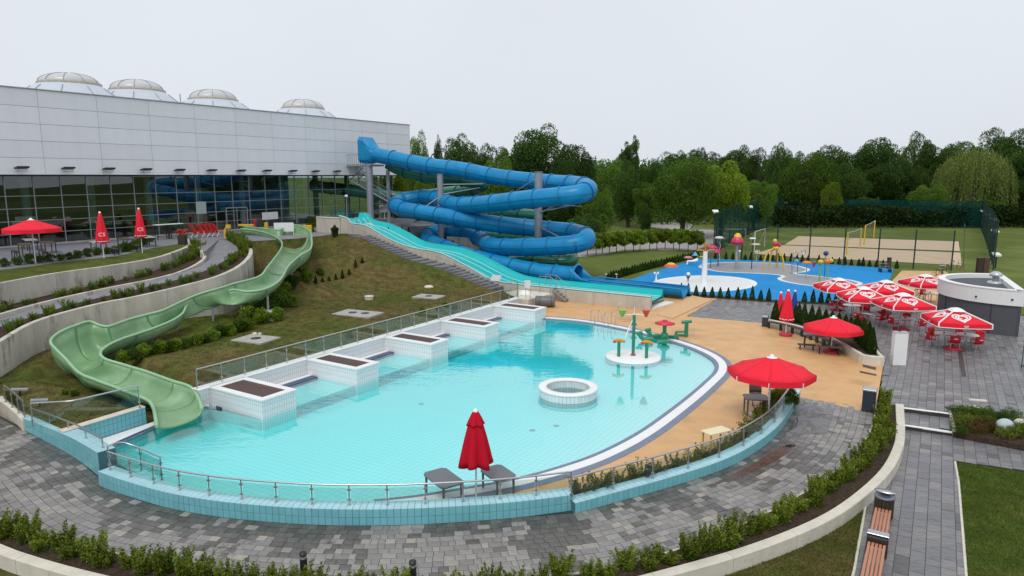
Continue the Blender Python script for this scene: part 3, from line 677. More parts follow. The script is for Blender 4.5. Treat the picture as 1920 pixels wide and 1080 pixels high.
# drain channel in plaza and damp puddle
m = MB(); m.poly(PP([(1795,655),(1803,655),(1812,706),(1803,706)]), -.02, .01); struct(m.build('drain_channel', mat('drain_rust', (.06,.045,.04), .6, var=.4, vscale=8)))
pm = bpy.data.materials.new('puddle'); pm.use_nodes = True; pN = pm.node_tree; pN.nodes.clear(); pl2 = pN.links.new
_o = pN.nodes.new('ShaderNodeOutputMaterial'); _t = pN.nodes.new('ShaderNodeBsdfTransparent'); _t.inputs[0].default_value = (1,1,1,1); _p = pN.nodes.new('ShaderNodeBsdfPrincipled'); _p.inputs['Base Color'].default_value = (.13,.125,.125,1); _p.inputs['Roughness'].default_value = .08
_tc = pN.nodes.new('ShaderNodeTexCoord'); _n = pN.nodes.new('ShaderNodeTexNoise'); _n.inputs['Scale'].default_value = .9; _n.inputs['Detail'].default_value = 6; _mr = pN.nodes.new('ShaderNodeMapRange'); _mr.inputs['From Min'].default_value = .42; _mr.inputs['From Max'].default_value = .54; _mr.inputs['To Max'].default_value = .85
_mx = pN.nodes.new('ShaderNodeMixShader'); pl2(_tc.outputs['Object'], _n.inputs['Vector']); pl2(_n.outputs['Fac'], _mr.inputs[0]); pl2(_mr.outputs[0], _mx.inputs[0]); pl2(_t.outputs[0], _mx.inputs[1]); pl2(_p.outputs[0], _mx.inputs[2]); pl2(_mx.outputs[0], _o.inputs[0])
m = MB(); pdl = smooth(PP([(1508,760),(1545,752),(1562,770),(1556,795),(1552,812),(1530,818),(1518,836),(1490,838),(1466,840),(1478,806),(1492,790),(1500,772)]),6,True); pdl = [p+Vector((random.uniform(-.05,.05),random.uniform(-.05,.05),0)) for p in pdl]; m.poly(pdl, 0, .0065, skirt=False); struct(m.build('puddle', pm))
m = MB(); m.poly([p for p in smooth(PP([(1466,838),(1492,832),(1478,848),(1440,872),(1380,896),(1330,912),(1400,876)]),5,True)], 0, .0065, skirt=False); struct(m.build('wet_rust_stain', mat('rust_mud', (.09,.045,.03), .25, var=.4, vscale=2)))
# second orange area and blue splash park surface
m = MB(); m.poly(PP([(1691,507),(1775,509),(1800,530),(1800,585),(1705,578),(1658,574),(1665,535)]), -.2, -.004); struct(m.build('orange_court', M_orange))
blue_poly = PP([(1165,531),(1205,516),(1240,505),(1305,485),(1345,486),(1440,489),(1520,493),(1676,503.5),(1668,525),(1655,573),(1500,566),(1300,549),(1220,545),(1170,541)])
M_bluef = mat('blue_rubber', (.008,.23,.55), .6, var=.12, vscale=.4, spec=.08)
m = MB(); m.poly(blue_poly, -.2, 0.0); struct(m.build('splash_park_surface', M_bluef))
pad = smooth(PP([(1309,500),(1322,494.5),(1352,492),(1385,491.5),(1420,492),(1465,494),(1492,497.5),(1512,502),(1519,506),(1511,510),(1496,511.5),(1500,514),(1531,517),(1562,521),(1597,525),(1618,532),(1590,538),(1555,538),(1520,536),(1490,532),(1466,527),(1457,522),(1465,518),(1452,515),(1420,513),(1396,512),(1352,510),(1324,505)]), 4, True)
M_greyp = mat('grey_rubber', (.27,.27,.29), .4, var=.06)
M_wline = mat('white_rubber', (.72,.73,.74), .4, var=.04)
m = MB(); m.poly(pad, 0, .006, skirt=False); struct(m.build('splash_pad_edge', M_wline))
pi_ = offp(pad, .42); m = MB(); m.poly(pi_, 0, .012, skirt=False); struct(m.build('splash_pad', M_greyp))
def ell(cx, cy, x0, x1, y0, y1, n=40, z=0): # plan ellipse through picture extents
    return [P(cx+(x1-x0)/2*math.cos(t), cy+(y1-y0)/2*math.sin(t), z) for t in [2*math.pi*i/n for i in range(n)]]
wp = ell(1321,532,1222,1420,517,547.5); m = MB(); m.poly(wp, 0, .02, skirt=True); struct(m.build('white_splash_pad', M_white))
wi = offp(wp, .5); m = MB(); m.poly(wi, 0, .026, skirt=False); struct(m.build('white_pad_inner', M_wline))
# sand courts
m = MB(); m.poly(PP([(1497,443),(1797,453),(1800,471),(1471,459)]), 0, .02, skirt=False); struct(m.build('far_sand_court', M_sand))
m = MB(); m.poly(PP([(1468,460),(1801,474),(1803,498),(1640,489),(1500,483),(1414,476)]), 0, .02, skirt=False); struct(m.build('near_sand_court', M_sand))
# lawn behind the slides and grey path/road
m = MB(); m.poly(PP([(1060,484),(1130,478),(1170,468),(1300,470),(1345,455),(1380,440),(1330,430),(1240,432),(1100,462),(1040,478)]), 0, .0, skirt=False); struct(m.build('hedge_path', mat('path_grey', (.33,.31,.29), .9, var=.1)))
m = MB(); m.poly(PP([(1195,424),(1255,430),(1290,432),(1300,420),(1240,416)]), 0, .004, skirt=False); struct(m.build('forecourt_path', MATS['path_grey']))
m = MB(); m.poly(PP([(900,404),(1400,413),(1400,407),(900,399)]), 0, .0, skirt=False); struct(m.build('road', mat('asphalt', (.09,.09,.1), .9, var=.1)))
# ================================================================== HILL, TERRACES, RETAINING WALLS
TZ = 4.4
def C3(lst, n=6): return smooth([P(*p) for p in lst], n)
W1t = C3([(-180,585,3.8),(-90,555,3.95),(0,531,4.05),(107,511.5,4.1),(215,496.5,4.15),(290,484,4.2),(335,470,4.3),(357,460,4.4),(359,452,4.42),(350,446,4.42)])
W1b = [2.5,2.6,2.7,2.85,3.05,3.3,3.6,3.9,4.1,4.2]
W2t = C3([(-180,660,2.35),(-90,618,2.5),(0,589,2.62),(100,562,2.82),(200,540,3.08),(300,520,3.38),(350,505,3.62),(381,488,3.9),(387,477,4.15),(380,469,4.42)])
PO = C3([(-180,700,2.1),(-90,646,2.25),(0,612,2.42),(60,593,2.55),(150,566,2.85),(250,543,3.15),(350,519,3.5),(400,500,3.78),(430,482,4.05),(447,466,4.3),(430,452,4.42),(408,445,4.42)])
W3t = C3([(-200,770,1.6),(-100,697,1.95),(0,641,2.3),(75,600,2.62),(187,569,2.97),(250,557,3.12),(350,534,3.52),(425,512,4.0),(462,490,4.18),(474,470,4.42),(462,456,4.44),(452,448,4.44)])
def zi(vals, n): # interpolate list of z along n samples
    return [float(np.interp(i/(n-1), np.linspace(0,1,len(vals)), vals)) for i in range(n)]
def seg_wall(name, label, cat, top, zb, w, m_, ln=9):
    t = thing(name, label, cat, top[len(top)//2]); c = resample(top, .4); zbl = zi(zb, len(c)); i0 = 0
    while i0 < len(c)-2:
        i1 = min(i0+ln, len(c)-1)
        if len(c)-1-i1 < 3: i1 = len(c)-1
        s_ = [p.copy() for p in c[i0:i1+1]]; d = (s_[1]-s_[0]).normalized()*.008; s_[0] += d; s_[-1] -= d
        o_ = s_[0].copy(); o_.z = 0; mm = MB(); mm.wall([p-o_ for p in s_], w, [z for z in zbl[i0:i1+1]], [p.z for p in s_]); b = mm.build('wall_segment', m_, t, recalc=True); b.location = o_-t.location; i0 = i1
    return t
seg_wall('retaining_wall', 'uppermost curved concrete retaining wall below the terrace lawn and box bushes', 'retaining wall', W1t, [z-.5 for z in W1b], .3, M_conc)
seg_wall('retaining_wall', 'low curved concrete kerb wall in the middle, along the upper side of the ramp', 'retaining wall', W2t, [p-.9 for p in [2.3,2.6,2.9,3.2,3.6,4.0]], .22, M_conc, 7)
W3b = [.3,.5,.7,1.0,1.3,1.5,1.5,1.6,1.8,2.0,2.4,3.2]
seg_wall('retaining_wall', 'tallest curved concrete retaining wall standing directly behind the green slide', 'retaining wall', W3t, [z-.3 for z in W3b], .28, M_conc, 9)
# small inner kerb at the head of the ramp
def strip_mesh(name, a, b, m_, dz=0, n=60):
    a = resample(a, n=n); b = resample(b, n=n); mm = MB(); rows = []
    for k in range(5): rows.append([(lerp(p.x,q.x,k/4), lerp(p.y,q.y,k/4), lerp(p.z,q.z,k/4)+dz) for p, q in zip(a, b)])
    mm.loft(rows); return struct(mm.build(name, m_, recalc=False))
w1base = [Vector((p.x,p.y,z)) for p, z in zip(offset(resample(W1t, n=60),.05), zi([z+.02 for z in W1b], 60))]
w2top = [Vector((p.x,p.y,p.z-.12)) for p in resample(W2t, n=60)]
w2path = [Vector((p.x,p.y,p.z-.2)) for p in resample(W2t, n=60)]
strip_mesh('upper_bed', w2top, w1base, M_soil)
strip_mesh('ramp', PO, w2path, mat('ramp_paving', (.20,.20,.22), .7, var=.2, vscale=2, bump=.2), -.03)
w3in = [Vector((p.x,p.y,p.z-.12)) for p in offset(resample(W3t, n=60), .05)]
strip_mesh('lower_bed', w3in, PO, M_soil, -.02)
# terrace
t_edge = [P(x,y,TZ) for x, y in [(-200,545),(-100,522),(0,506),(60,499),(130,489),(220,480),(285,465),(340,457),(361,459.5),(384,472),(410,449),(452,448),(475,452),(560,447),(620,440),(652,437.5)]]
tpoly = t_edge+[UV(48.3,-47.3,TZ), UV(48.3,-49.6,TZ), UV(75,-49.6,TZ), UV(75,-64.5,TZ), UV(0,-64.5,TZ), UV(0,-58,TZ)]
tr = thing('terrace', 'grey paved terrace in front of the glass facade', 'terrace', UV(40,-58,TZ)); struct(tr)
m = MB(); m.poly(tpoly, 2, TZ); m.build('paving', mat('terrace_paving', (.20,.20,.225), .6, var=.15, vscale=1.5, bump=.1), tr, world=True)
m = MB(); m.poly(t_edge[:8]+[Vector((p.x,p.y,p.z-.03)) for p in reversed(W1t)], 2, None, skirt=False); struct(m.build('terrace_lawn', mat('terrace_grass', (.075,.095,.02), .95, var=.35, vscale=1, bump=1, bscale=30, spec=.1)))
fl_ = [Vector((p.x,p.y,depth_at(p))) for p in deep]
PFLOOR = fl_
# ------------------------------------------------------------------ main hill
w3base = [Vector((p.x,p.y,z)) for p, z in zip(offset(resample(W3t, n=40),-.06), zi(W3b, 40))]
stairL = [UV(46.35,-47.1,4.35), UV(46.35,-45.6,4.35), UV(46.35,-40.1,2.62), UV(46.35,-37.0,2.2), UV(46.35,-31.1,.7), UV(46.35,-29.6,.62)]
bot = [UV(44.3,-27.4,.74), UV(38,-27.27,.74), UV(30,-27.27,.74), UV(22,-27.27,.74), UV(17.0,-27.27,.74), P(385,724,.72), P(272,758,.70), P(118,805,.68), P(52,775,.52), P(30,766,.45), P(0,744,.4), P(-80,690,.4), P(-190,640,.45)]
topb = [P(452,449,4.4), P(475,452,4.4), P(560,447,4.4), P(620,440,4.4), P(652,437.5,4.38)]
bnd = [Vector((p.x,p.y,p.z)) for p in w3base]
bnd = bnd[4:]
hill_b = bnd+topb[1:]+stairL+bot
ctrl = list(hill_b)+[P(*c) for c in [(480,640,.95),(670,590,1.0),(803,557,.92),(620,520,1.75),(560,560,1.1),(600,452,4.3),(690,462,3.7),(690,500,2.45),(600,520,1.95),(760,500,2.3),(640,485,3.0),(740,520,1.6),(860,535,.95),(860,560,.85),(420,620,1.0),(300,670,.95),(180,660,1.1),(120,690,.95),(100,740,.7),(500,500,3.2),(500,560,1.6),(470,580,1.5),(400,585,1.6),(560,480,3.5),(300,600,1.35),(220,610,1.45),(560,620,.95),(740,580,.9)]]
def rbf(ctrl):
    X = np.array([(p.x,p.y) for p in ctrl]); z = np.array([p.z for p in ctrl]); n = len(X)
    def phi(r2): return np.where(r2 > 1e-9, .5*r2*np.log(np.maximum(r2,1e-9)), 0)
    K = phi(((X[:,None]-X[None])**2).sum(-1)); Q = np.c_[np.ones(n), X]; Mx = np.zeros((n+3,n+3)); Mx[:n,:n] = K+np.eye(n)*.5; Mx[:n,n:] = Q; Mx[n:,:n] = Q.T
    w = np.linalg.solve(Mx, np.r_[z,0,0,0])
    return lambda x, y: float(phi(((X-np.array((x,y)))**2).sum(-1)) @ w[:n]+w[n]+w[n+1]*x+w[n+2]*y)
hz = rbf(ctrl)
def terrain(name, bound, zfun, step, m_, bfun=None):
    bl = []
    for i in range(len(bound)):
        a, b = bound[i], bound[(i+1) % len(bound)]; k = max(1, int((b-a).length/step)); bl += [a.lerp(b, j/k) for j in range(k)]
    n = len(bl); pl = [(p.x,p.y) for p in bl]; xs = [p[0] for p in pl]; ys = [p[1] for p in pl]; pts = [Vector((p.x,p.y)) for p in bl]
    y = min(ys)
    while y < max(ys):
        x = min(xs)
        while x < max(xs):
            if inside((x,y), pl) and min((x-a)**2+(y-b)**2 for a, b in pl) > (step*.5)**2: pts.append(Vector((x+random.uniform(-.1,.1)*step, y+random.uniform(-.1,.1)*step)))
            x += step
        y += step
    ov, oe, of, a, b, c = delaunay_2d_cdt(pts, [(i,(i+1) % n) for i in range(n)], [], 1, 1e-5)
    src = {}
    for i, o in enumerate(a):
        for k in o:
            if k < n: src[i] = bl[k].z
    vs = [(p.x,p.y, (bfun(p.x,p.y,src[i]) if bfun else src[i]) if i in src else zfun(p.x,p.y)) for i, p in enumerate(ov)]
    fs = []
    for f in of:
        q = [ov[i] for i in f]; s = sum(q[i].x*q[(i+1) % len(q)].y-q[(i+1) % len(q)].x*q[i].y for i in range(len(q)))
        fs.append(tuple(f) if s > 0 else tuple(reversed(f)))
    mm = MB(); mm.add(vs, fs, 0, True); return struct(mm.build(name, m_))
M_hill = mat('hill_grass', (.115,.088,.032), .95, var=.5, vscale=1.8, col2=(.068,.088,.016), c2lo=.42, c2hi=.62, c2scale=.16, bump=1, bscale=16, spec=.1)
pf = terrain('pool_floor', PFLOOR, lambda x, y: depth_at(Vector((x,y,0))), .8, M_tile_f)
del pf['kind']; pf.parent = pool; pf.location = -pool.location
HP = [(p.x,p.y) for p in hill_b]
def hillz(p): return hz(p.x,p.y) if inside(p, HP) else .5
def onhill(px, py, dz=0):
    z = 1.0
    for _ in range(12):
        q = P(px,py,z); z = .5*z+.5*hillz(q)
    q = P(px,py,z); return Vector((q.x,q.y,hz(q.x,q.y)+dz))
# lawn kerb with rail at far left
lk = resample(smooth([P(-200,668,.42),P(-80,708,.40),P(0,752,.42),P(42,788,.46)],8), .4)
m = MB(); m.wall(lk, .4, -.3, [p.z for p in lk]); tag(m.build('lawn_kerb_wall', M_conc2, recalc=True), 'short concrete kerb wall at the far left edge carrying a small glass railing', 'wall')
# earth fill between stairs/slide and the near part of the deck
m = MB(); m.poly([UV(46.35,-29.6),UV(44.3,-27.4),UV(44.6,-26.4),UV(48.3,-26),UV(48.3,-29.6)], -.3, .6); struct(m.build('slab_by_stairs', M_conc2))
m = MB(); m.poly([UV(44.0,-27.6),UV(44.0,-22.9),UV(48.3,-22.5),UV(48.3,-26.5),UV(44.6,-26.9)], -.3, .012, ); struct(m.build('equipment_slab', M_orange))
# ------------------------------------------------------------------ stone stairs beside the slide
st = thing('stone_stairs', 'grey stone stairs climbing the hill beside the turquoise slide', 'stairs', UV(47.3,-29.6,.6)); struct(st)
flights = [(-31.1,.62,-36.6,2.2,11), (-37.3,2.2,-40.0,2.62,3), (-40.0,2.62,-46.6,4.4,12)]
M_step = mat('step_stone', (.16,.16,.165), .75, var=.25, vscale=3, objvar=.1)
for (va, za, vb, zb, n) in flights:
    for k in range(n):
        v1 = lerp(va,vb,k/n); v2 = lerp(va,vb,(k+1)/n); z1 = lerp(za,zb,(k+1)/n)
        mm = MB(); mm.cbox(v2-v1 if v2 < v1 else 0, .08, -.9, .9, -.45, 0, .015); o = mm.build('step', M_step, st); o.rotation_euler.z = RZ; o.location = UV(47.35, v1, z1)-st.location
m = MB(); m.box(-.7,.0,-.95,.95,-.5,0); o = m.build('landing', M_step, st); o.rotation_euler.z = RZ; o.location = UV(47.35,-36.6,2.2)-st.location
def rail_line(parent, pts, r=.025, n=6, m_=None, name='handrail'):
    mm = MB(); mm.tube(pts, r, n); return mm.build(name, m_ or M_galv, parent, world=True)
for (va, za, vb, zb, lab) in ((-31.2,.62,-36.8,2.2,'lower'), (-40.2,2.62,-46.8,4.4,'upper')):
    t = thing('stair_rail', 'grey steel handrail on the %s flight of the stone stairs' % lab, 'handrail', UV(46.5,va,za)); k = 5
    rail_line(t, [UV(46.5,va,za+.95), UV(46.5,vb,zb+.95)], .03)
    rail_line(t, [UV(46.5,va,za+.5), UV(46.5,vb,zb+.5)], .018, name='lower_rail')
    for i in range(k):
        s = i/(k-1); p = UV(46.5,lerp(va,vb,s),lerp(za,zb,s)); mm = MB(); mm.cyl(0,0,-.2,.94,.022,6); o = mm.build('rail_post', M_galv, t); o.location = p-t.location
# ------------------------------------------------------------------ concrete platform at the slide head, side walls of the slide
near_rim = [(-50.4,6.1),(-49.2,5.87),(-48.7,5.45),(-46.9,5.28),(-45.2,4.66),(-43.9,4.15),(-41.9,3.6),(-40.2,3.38),(-38.8,3.3),(-37.3,3.02),(-34.8,2.14),(-32.6,1.25),(-31.4,1.06),(-30,1.03),(-25.4,1.02),(-17.9,1.02)]
far_rim = [(-51.5,6.15),(-50.4,6.12),(-49.6,5.5),(-47.3,5.15),(-45.0,4.4),(-43.0,3.62),(-40.9,3.38),(-38.4,3.2),(-36.2,2.68),(-34.4,2.05),(-32.2,1.28),(-30.5,.98),(-27.1,.92),(-18.4,.90)]
nr = [Vector((v,0,z)) for v, z in near_rim]; nr = resample(smooth(nr,6), n=120); fr_ = resample(smooth([Vector((v,0,z)) for v, z in far_rim],6), n=120)
sl_ = thing('wave_slide', 'wide turquoise multi lane slide with humps running down beside the stairs', 'slide', UV(50.4,-30))
mm = MB(); rows = []
NL = 24
for i in range(120):
    a, b = nr[i], fr_[i]; row = []
    pa, pb = UV(48.42,a.x,a.z), UV(52.4,b.x,b.z)
    dep = .42
    row.append(pa+Vector((0,0,0)))
    for k in range(NL+1):
        s = .03+.94*k/NL; p = pa.lerp(pb, s); w = (k/NL*4) % 1; lane = .085*(abs(math.sin(math.pi*k/NL*4)))**.5
        edge = min(1, min(k, NL-k)/1.5); p = p.copy(); p.z += -dep*edge-lane+.085; row.append(p)
    row.append(pb); rows.append(row)
mm.loft(rows, 0, True, flip=True)
mm.build('slide_surface', M_turq, sl_, world=True)
for nm, lst, u in (('near_rim', nr, 48.4), ('far_rim', fr_, 52.42)):
    mm = MB(); mm.tube([UV(u,p.x,p.z+.02) for p in lst], .055, 8); mm.build('rim', mat('slide_rim_pale', (.42,.70,.68), .35) if nm == 'near_rim' else M_turq, sl_, world=True)
for i in range(1, 4): # lane dividers
    mm = MB(); mm.tube([UV(lerp(48.42,52.4,i/4),lerp(a.x,b.x,i/4),lerp(a.z,b.z,i/4)-.33) for a, b in zip(nr[4:], fr_[4:])], .04, 6); mm.build('lane_divider', MATS['slide_rim_pale'], sl_, world=True)
mm = MB(); mm.loft([[UV(52.5,p.x,p.z) for p in fr_],[UV(52.55,p.x,p.z-.7) for p in fr_]]); mm.build('outer_shell', M_turq, sl_, world=True)
# end pool of the slide
mm = MB(); mm.poly([UV(48.6,-17.9),UV(48.6,-22),UV(52.3,-22),UV(52.3,-17.4)], -.2, .08); struct(mm.build('slide_outlet_floor', M_white))
# side wall, cast in bays
sw = thing('slide_side_wall', 'weathered beige concrete wall carrying the near side of the turquoise slide', 'wall', UV(48.3,-30))
edges = [-50.2,-46.4,-42.6,-38.8,-35.0,-31.2,-27.4,-22.6,-17.9]
def zrim(v, lst): return float(np.interp(v, [p.x for p in lst], [p.z for p in lst]))
M_beige = mat('beige_concrete', (.50,.45,.38), .85, var=.16, vscale=1.5, stretch=(1,1,.3), col2=(.22,.19,.16), c2lo=.62, c2hi=.78, c2scale=1.4, bump=.2)
for a, b in zip(edges, edges[1:]):
    vs_ = np.linspace(a+.01, b-.01, 10); mm = MB(); pr_ = [UV(48.36, v, 0) for v in vs_]
    c = UV(48.36,a,0); mm.wall([p-c for p in pr_], .24, -.2, [zrim(v,nr)-.07 for v in vs_]); o = mm.build('wall_bay', M_beige, sw, recalc=True); o.location = c-sw.location
# support solid under the slide, hidden mostly
mm = MB(); vs_ = list(np.linspace(-50,-18.2,60)); mm.loft([[UV(48.7,v,zrim(v,nr)-.7) for v in vs_],[UV(52.2,v,zrim(v,nr)-.75) for v in vs_],[UV(52.2,v,-.1) for v in vs_]]); mm.build('under_structure', M_beige, sl_, world=True)
# slide head platform wall on the terrace
ph = thing('platform_wall', 'pale concrete platform wall with cream coping at the head of the turquoise slide', 'wall', UV(48.3,-52,TZ))
mm = MB(); a = PV(590,438,0) ; c0 = P(594,435,TZ); c1 = UV(48.4,-50.3,TZ); pth = resample([c0,c1], .8)
mm.wall(pth, .25, TZ-.2, 5.86); mm.build('wall_body', M_beige, ph, world=True, recalc=True)
mm = MB(); mm.wall(offset(pth,-.04), .33, 5.862, 5.95); mm.build('coping', M_conc2, ph, world=True, recalc=True)
mm = MB(); mm.poly([c0+Vector((0,.3,0)), c1+Vector((0,.3,0)), UV(53,-50.3), UV(53,-57.5), c0+Vector((2.5,4.5,0))], TZ, 5.5); struct(mm.build('slide_platform', M_conc))
mm = MB(); mm.box(-.02,.03,0,3.4,0,1.1); o = tag(mm.build('pool_glass_screen', M_railg), 'low glass screen around the slide head pool behind the platform wall', 'screen'); o.location = UV(49.2,-52.5,5.5); o.rotation_euler.z = RZ
mm = MB(); pth = resample([UV(60,-46,0),UV(60,-38,0)], 1); mm.wall(pth,.3,-.1,3.4); tag(mm.build('grey_side_wall', M_conc, recalc=True), 'plain grey concrete wall seen behind the upper turquoise slide under the blue tubes', 'wall')
# raised ground behind the slide near the pillars
mm = MB(); mm.poly([UV(52.6,-60,0),UV(52.6,-45,0),UV(60,-45,0),UV(72,-50,0),UV(72,-60,0)], -.1, 3.0); struct(mm.build('raised_ground', M_grass))
# ================================================================== HALL BUILDING
RF, OB, GL = 16.6, 10.1, -62.4
hall = thing('swimming_hall', 'large white panelled hall with dark glass front and four roof domes', 'building', UV(45,-62,TZ), RZ)
def hp(u, v, z): return Vector((v+62, u-45, z-TZ))
U0, U1 = -4.0, 71.1
m = MB(); m.box(-38, 1.52, U0-45, U1-45-.02, OB-TZ+.02, RF-TZ-.12); m.build('upper_volume', M_soffit, hall)
me_ = {}
u = 71.1; cols = []
while u > U0: cols.append((max(u-4.42, U0), u)); u -= 4.42
for (ua, ub) in cols:
    for r_ in range(5):
        z0 = OB+r_*1.3; z1 = z0+1.3
        key = (round(ub-ua,2))
        if key not in me_:
            mm = MB(); w = ub-ua; g = .012; mm.box(-.04,.06,g,w-g,g,1.3-g); me_[key] = mm.mesh('wall_panel', [M_wallp])
        o = bpy.data.objects.new('wall_panel', me_[key]); COL.objects.link(o); o.parent = hall; o.location = (1.6-.0, ua-45, z0-TZ)
m = MB(); m.box(1.5,1.72,U0-45,U1-45+.06,RF-TZ+.0,RF-TZ+.09); m.box(-38,1.49,U0-45,U1-45+.06,RF-TZ-.1,RF-TZ+.04); m.build('roof_edge', mat('roof_trim', (.30,.31,.33), .5), hall)
# right end wall panels
for k in range(8):
    for r_ in range(5):
        mm = MB(); mm.box(-k*4.4-4.38+1.5,-k*4.4+1.5,0,.05,.012,1.288); o = mm.build('end_panel', M_wallp, hall); o.location = (0, U1-45, OB+r_*1.3-TZ)
m = MB(); m.box(.9,1.0,U0-45,U1-45-.6,OB-TZ-.12,OB-TZ+.018); m.build('soffit_edge', M_dark, hall)
# glass front
zt_ = [TZ+.12,5.42,6.42,7.42,8.42,OB-.04]; cu = [24.75+2.04*k for k in range(-14,23)]; cu = [c for c in cu if U0 < c < U1-1]
DOOR = (44.3, 46.8)
m = MB()
for c in cu: m.box(-.46,-.32,c-45-.03,c-45+.03,.02,OB-TZ-.02)
m.build('mullions', M_mull, hall); 
for z in zt_[:-1]:
    m = MB(); m.box(-.455,-.33,cu[0]-45,cu[-1]-45,z-TZ-.025,z-TZ+.025); m.build('transom', M_mull, hall)
for i in range(len(cu)-1):
    for j in range(5):
        ua, ub = cu[i]+.035, cu[i+1]-.035; z0, z1 = zt_[j]+.027, zt_[j+1]-.027
        if j < 2 and DOOR[0]-.5 < (ua+ub)/2 < DOOR[1]+.2: continue
        key = ('g', round(z1-z0,2))
        if key not in me_:
            mm = MB(); mm.box(-.01,.01,0,ub-ua,0,z1-z0); me_[key] = mm.mesh('window_pane', [M_glass])
        if ua < 20 and i % 1: continue
        o = bpy.data.objects.new('window_pane', me_[key]); COL.objects.link(o); o.parent = hall; o.location = (-.39+random.uniform(-.004,.004), ua-45, z0-TZ); o.rotation_euler = (0, random.uniform(-.004,.004), random.uniform(-.003,.003))
m = MB(); m.box(-.5,-.3,U0-45,U1-46.5,.0,.13); m.build('plinth', M_conc, hall)
# door
d = MB(); d.box(-.44,-.34,DOOR[0]-45-.06,DOOR[0]-45+.04,.02,2.3); d.box(-.44,-.34,DOOR[1]-45-.04,DOOR[1]-45+.06,.02,2.3); d.box(-.44,-.34,DOOR[0]-45,DOOR[1]-45,2.3,2.4); d.box(-.44,-.34,(DOOR[0]+DOOR[1])/2-45-.03,(DOOR[0]+DOOR[1])/2-45+.03,.02,2.3)
dr = d.build('entrance_door', mat('door_frame', (.30,.32,.33), .4), hall)
mm = MB(); mm.box(-.40,-.38,DOOR[0]-45+.05,(DOOR[0]+DOOR[1])/2-45-.04,.05,2.28); mm.build('door_leaf', M_glass, dr)
mm = MB(); mm.box(-.30,-.28,40.9-45,42.0-45,1.9,3.1); mm.build('poster', mat('poster_pale', (.42,.50,.48), .5), hall)
mm = MB(); mm.box(-.30,-.28,48.6-45,50.7-45,.9,1.7); mm.build('notice_board', M_white, hall)
# inside the hall
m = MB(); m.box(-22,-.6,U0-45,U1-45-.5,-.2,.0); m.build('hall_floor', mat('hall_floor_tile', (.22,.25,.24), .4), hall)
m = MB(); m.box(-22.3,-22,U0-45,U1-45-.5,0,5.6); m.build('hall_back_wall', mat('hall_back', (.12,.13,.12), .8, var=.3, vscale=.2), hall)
for k in range(10):
    mm = MB(); mm.cyl(-2.4, 20.4+k*5.2-45+1.4, 0, 5.66, .32, 16); mm.build('column', mat('column_white', (.45,.48,.46), .6) if k == 0 else MATS['column_white'], hall)
for k in range(12):
    mm = MB(); mm.box(-4,-1.4,18+k*4.3-45,19.9+k*4.3-45,0,.5+random.random()*.5); mm.build('indoor_bench', mat('indoor_bench', (.20,.17,.13), .7) if k == 0 else MATS['indoor_bench'], hall)
m = MB(); m.box(-12,-9,14-45,40-45,2.2,2.45); m.box(-9.1,-9,14-45,40-45,2.45,3.3); m.build('gallery', mat('gallery_beige', (.28,.25,.2), .7), hall)
# floodlights
fx = [(37,317),(124,318),(200,319),(270,320),(333,321),(393,321.5),(448,322),(497,322),(545,322.5),(588,323),(628,323)]
fl0 = None
for i, (x, y) in enumerate(fx):
    p = PV(x, y, -60.32); lab = 'black floodlight on the lower edge of the white facade, %s from the left' % ordn(i)
    if fl0 is None:
        fl0 = thing('facade_floodlight', lab, 'floodlight', p, RZ, 'floodlights along the white facade')
        mm = MB(); mm.add([(.12,-.42,0),(.62,-.42,.10),(.62,.42,.10),(.12,.42,0),(.1,-.42,.12),(.66,-.42,.22),(.66,.42,.22),(.1,.42,.12)], [(3,2,1,0),(4,5,6,7),(0,1,5,4),(1,2,6,5),(2,3,7,6),(3,0,4,7)]); mm.build('lamp_housing', M_dark, fl0)
        mm = MB(); mm.tube([(0,-.3,-.15),(.4,-.3,-.15),(.5,-.3,.05)],.025,6); mm.tube([(0,.3,-.15),(.4,.3,-.15),(.5,.3,.05)],.025,6); mm.tube([(.4,-.3,-.15),(.4,.3,-.15)],.025,6); mm.build('bracket', M_metal, fl0)
    else: dup(fl0, p, RZ, lab)
# domes
def dome(px, py, hw, top, lab, base_px):
    v = -73; D = PV(px, py, v); r = hw*D.y/1280/(1+((px-960)/1280)**2)**.5; z = D.z
    t = thing('roof_dome', lab, 'dome', Vector((D.x,D.y,RF)), RZ, 'roof light domes on the hall')
    N_ = 10; R0 = r*1.85
    m = MB(); m.lathe([(R0*1.1,-.1),(R0*.9,.45*(z-RF)),(r*1.22,.88*(z-RF)),(r*1.02,z-RF+.1)],40); m.build('lower_shell', mat('dome_shell', (.50,.54,.60), .35, var=.05), t)
    m = MB(); m.lathe([(r*1.03,z-RF-.05),(r*1.06,z-RF-.02),(r*1.06,z-RF+.22),(r*.98,z-RF+.3)],40); m.build('ring_beam', mat('dome_ring', (.40,.37,.31), .8, var=.2), t)
    hgt = (py-top)*D.y/1280*.92; pr_ = [(max(r*math.cos(a_),.01), z-RF+.24+hgt*math.sin(a_)) for a_ in [math.pi/2*k/9 for k in range(10)]]
    m = MB(); m.lathe(pr_, 40); m.build('glazed_cap', mat('dome_cap', (.50,.50,.50), .3), t)
    for k in range(N_):
        a_ = 2*math.pi*k/N_; m = MB(); m.tube([(q*1.01*math.cos(a_), q*1.01*math.sin(a_), zz+.02) for q, zz in pr_], .03, 4); m.tube([(R0*1.09*math.cos(a_),R0*1.09*math.sin(a_),-.1),(R0*.91*math.cos(a_),R0*.91*math.sin(a_),.46*(z-RF)),(r*1.23*math.cos(a_),r*1.23*math.sin(a_),.9*(z-RF))],.03,4); m.build('rib', MATS['roof_trim'], t)
dome(131,161,57.5,142,'largest white ribbed roof dome at the left of the row on the hall','')
dome(258,173,50,154,'second white ribbed roof dome from the left, bluish lower shell','')
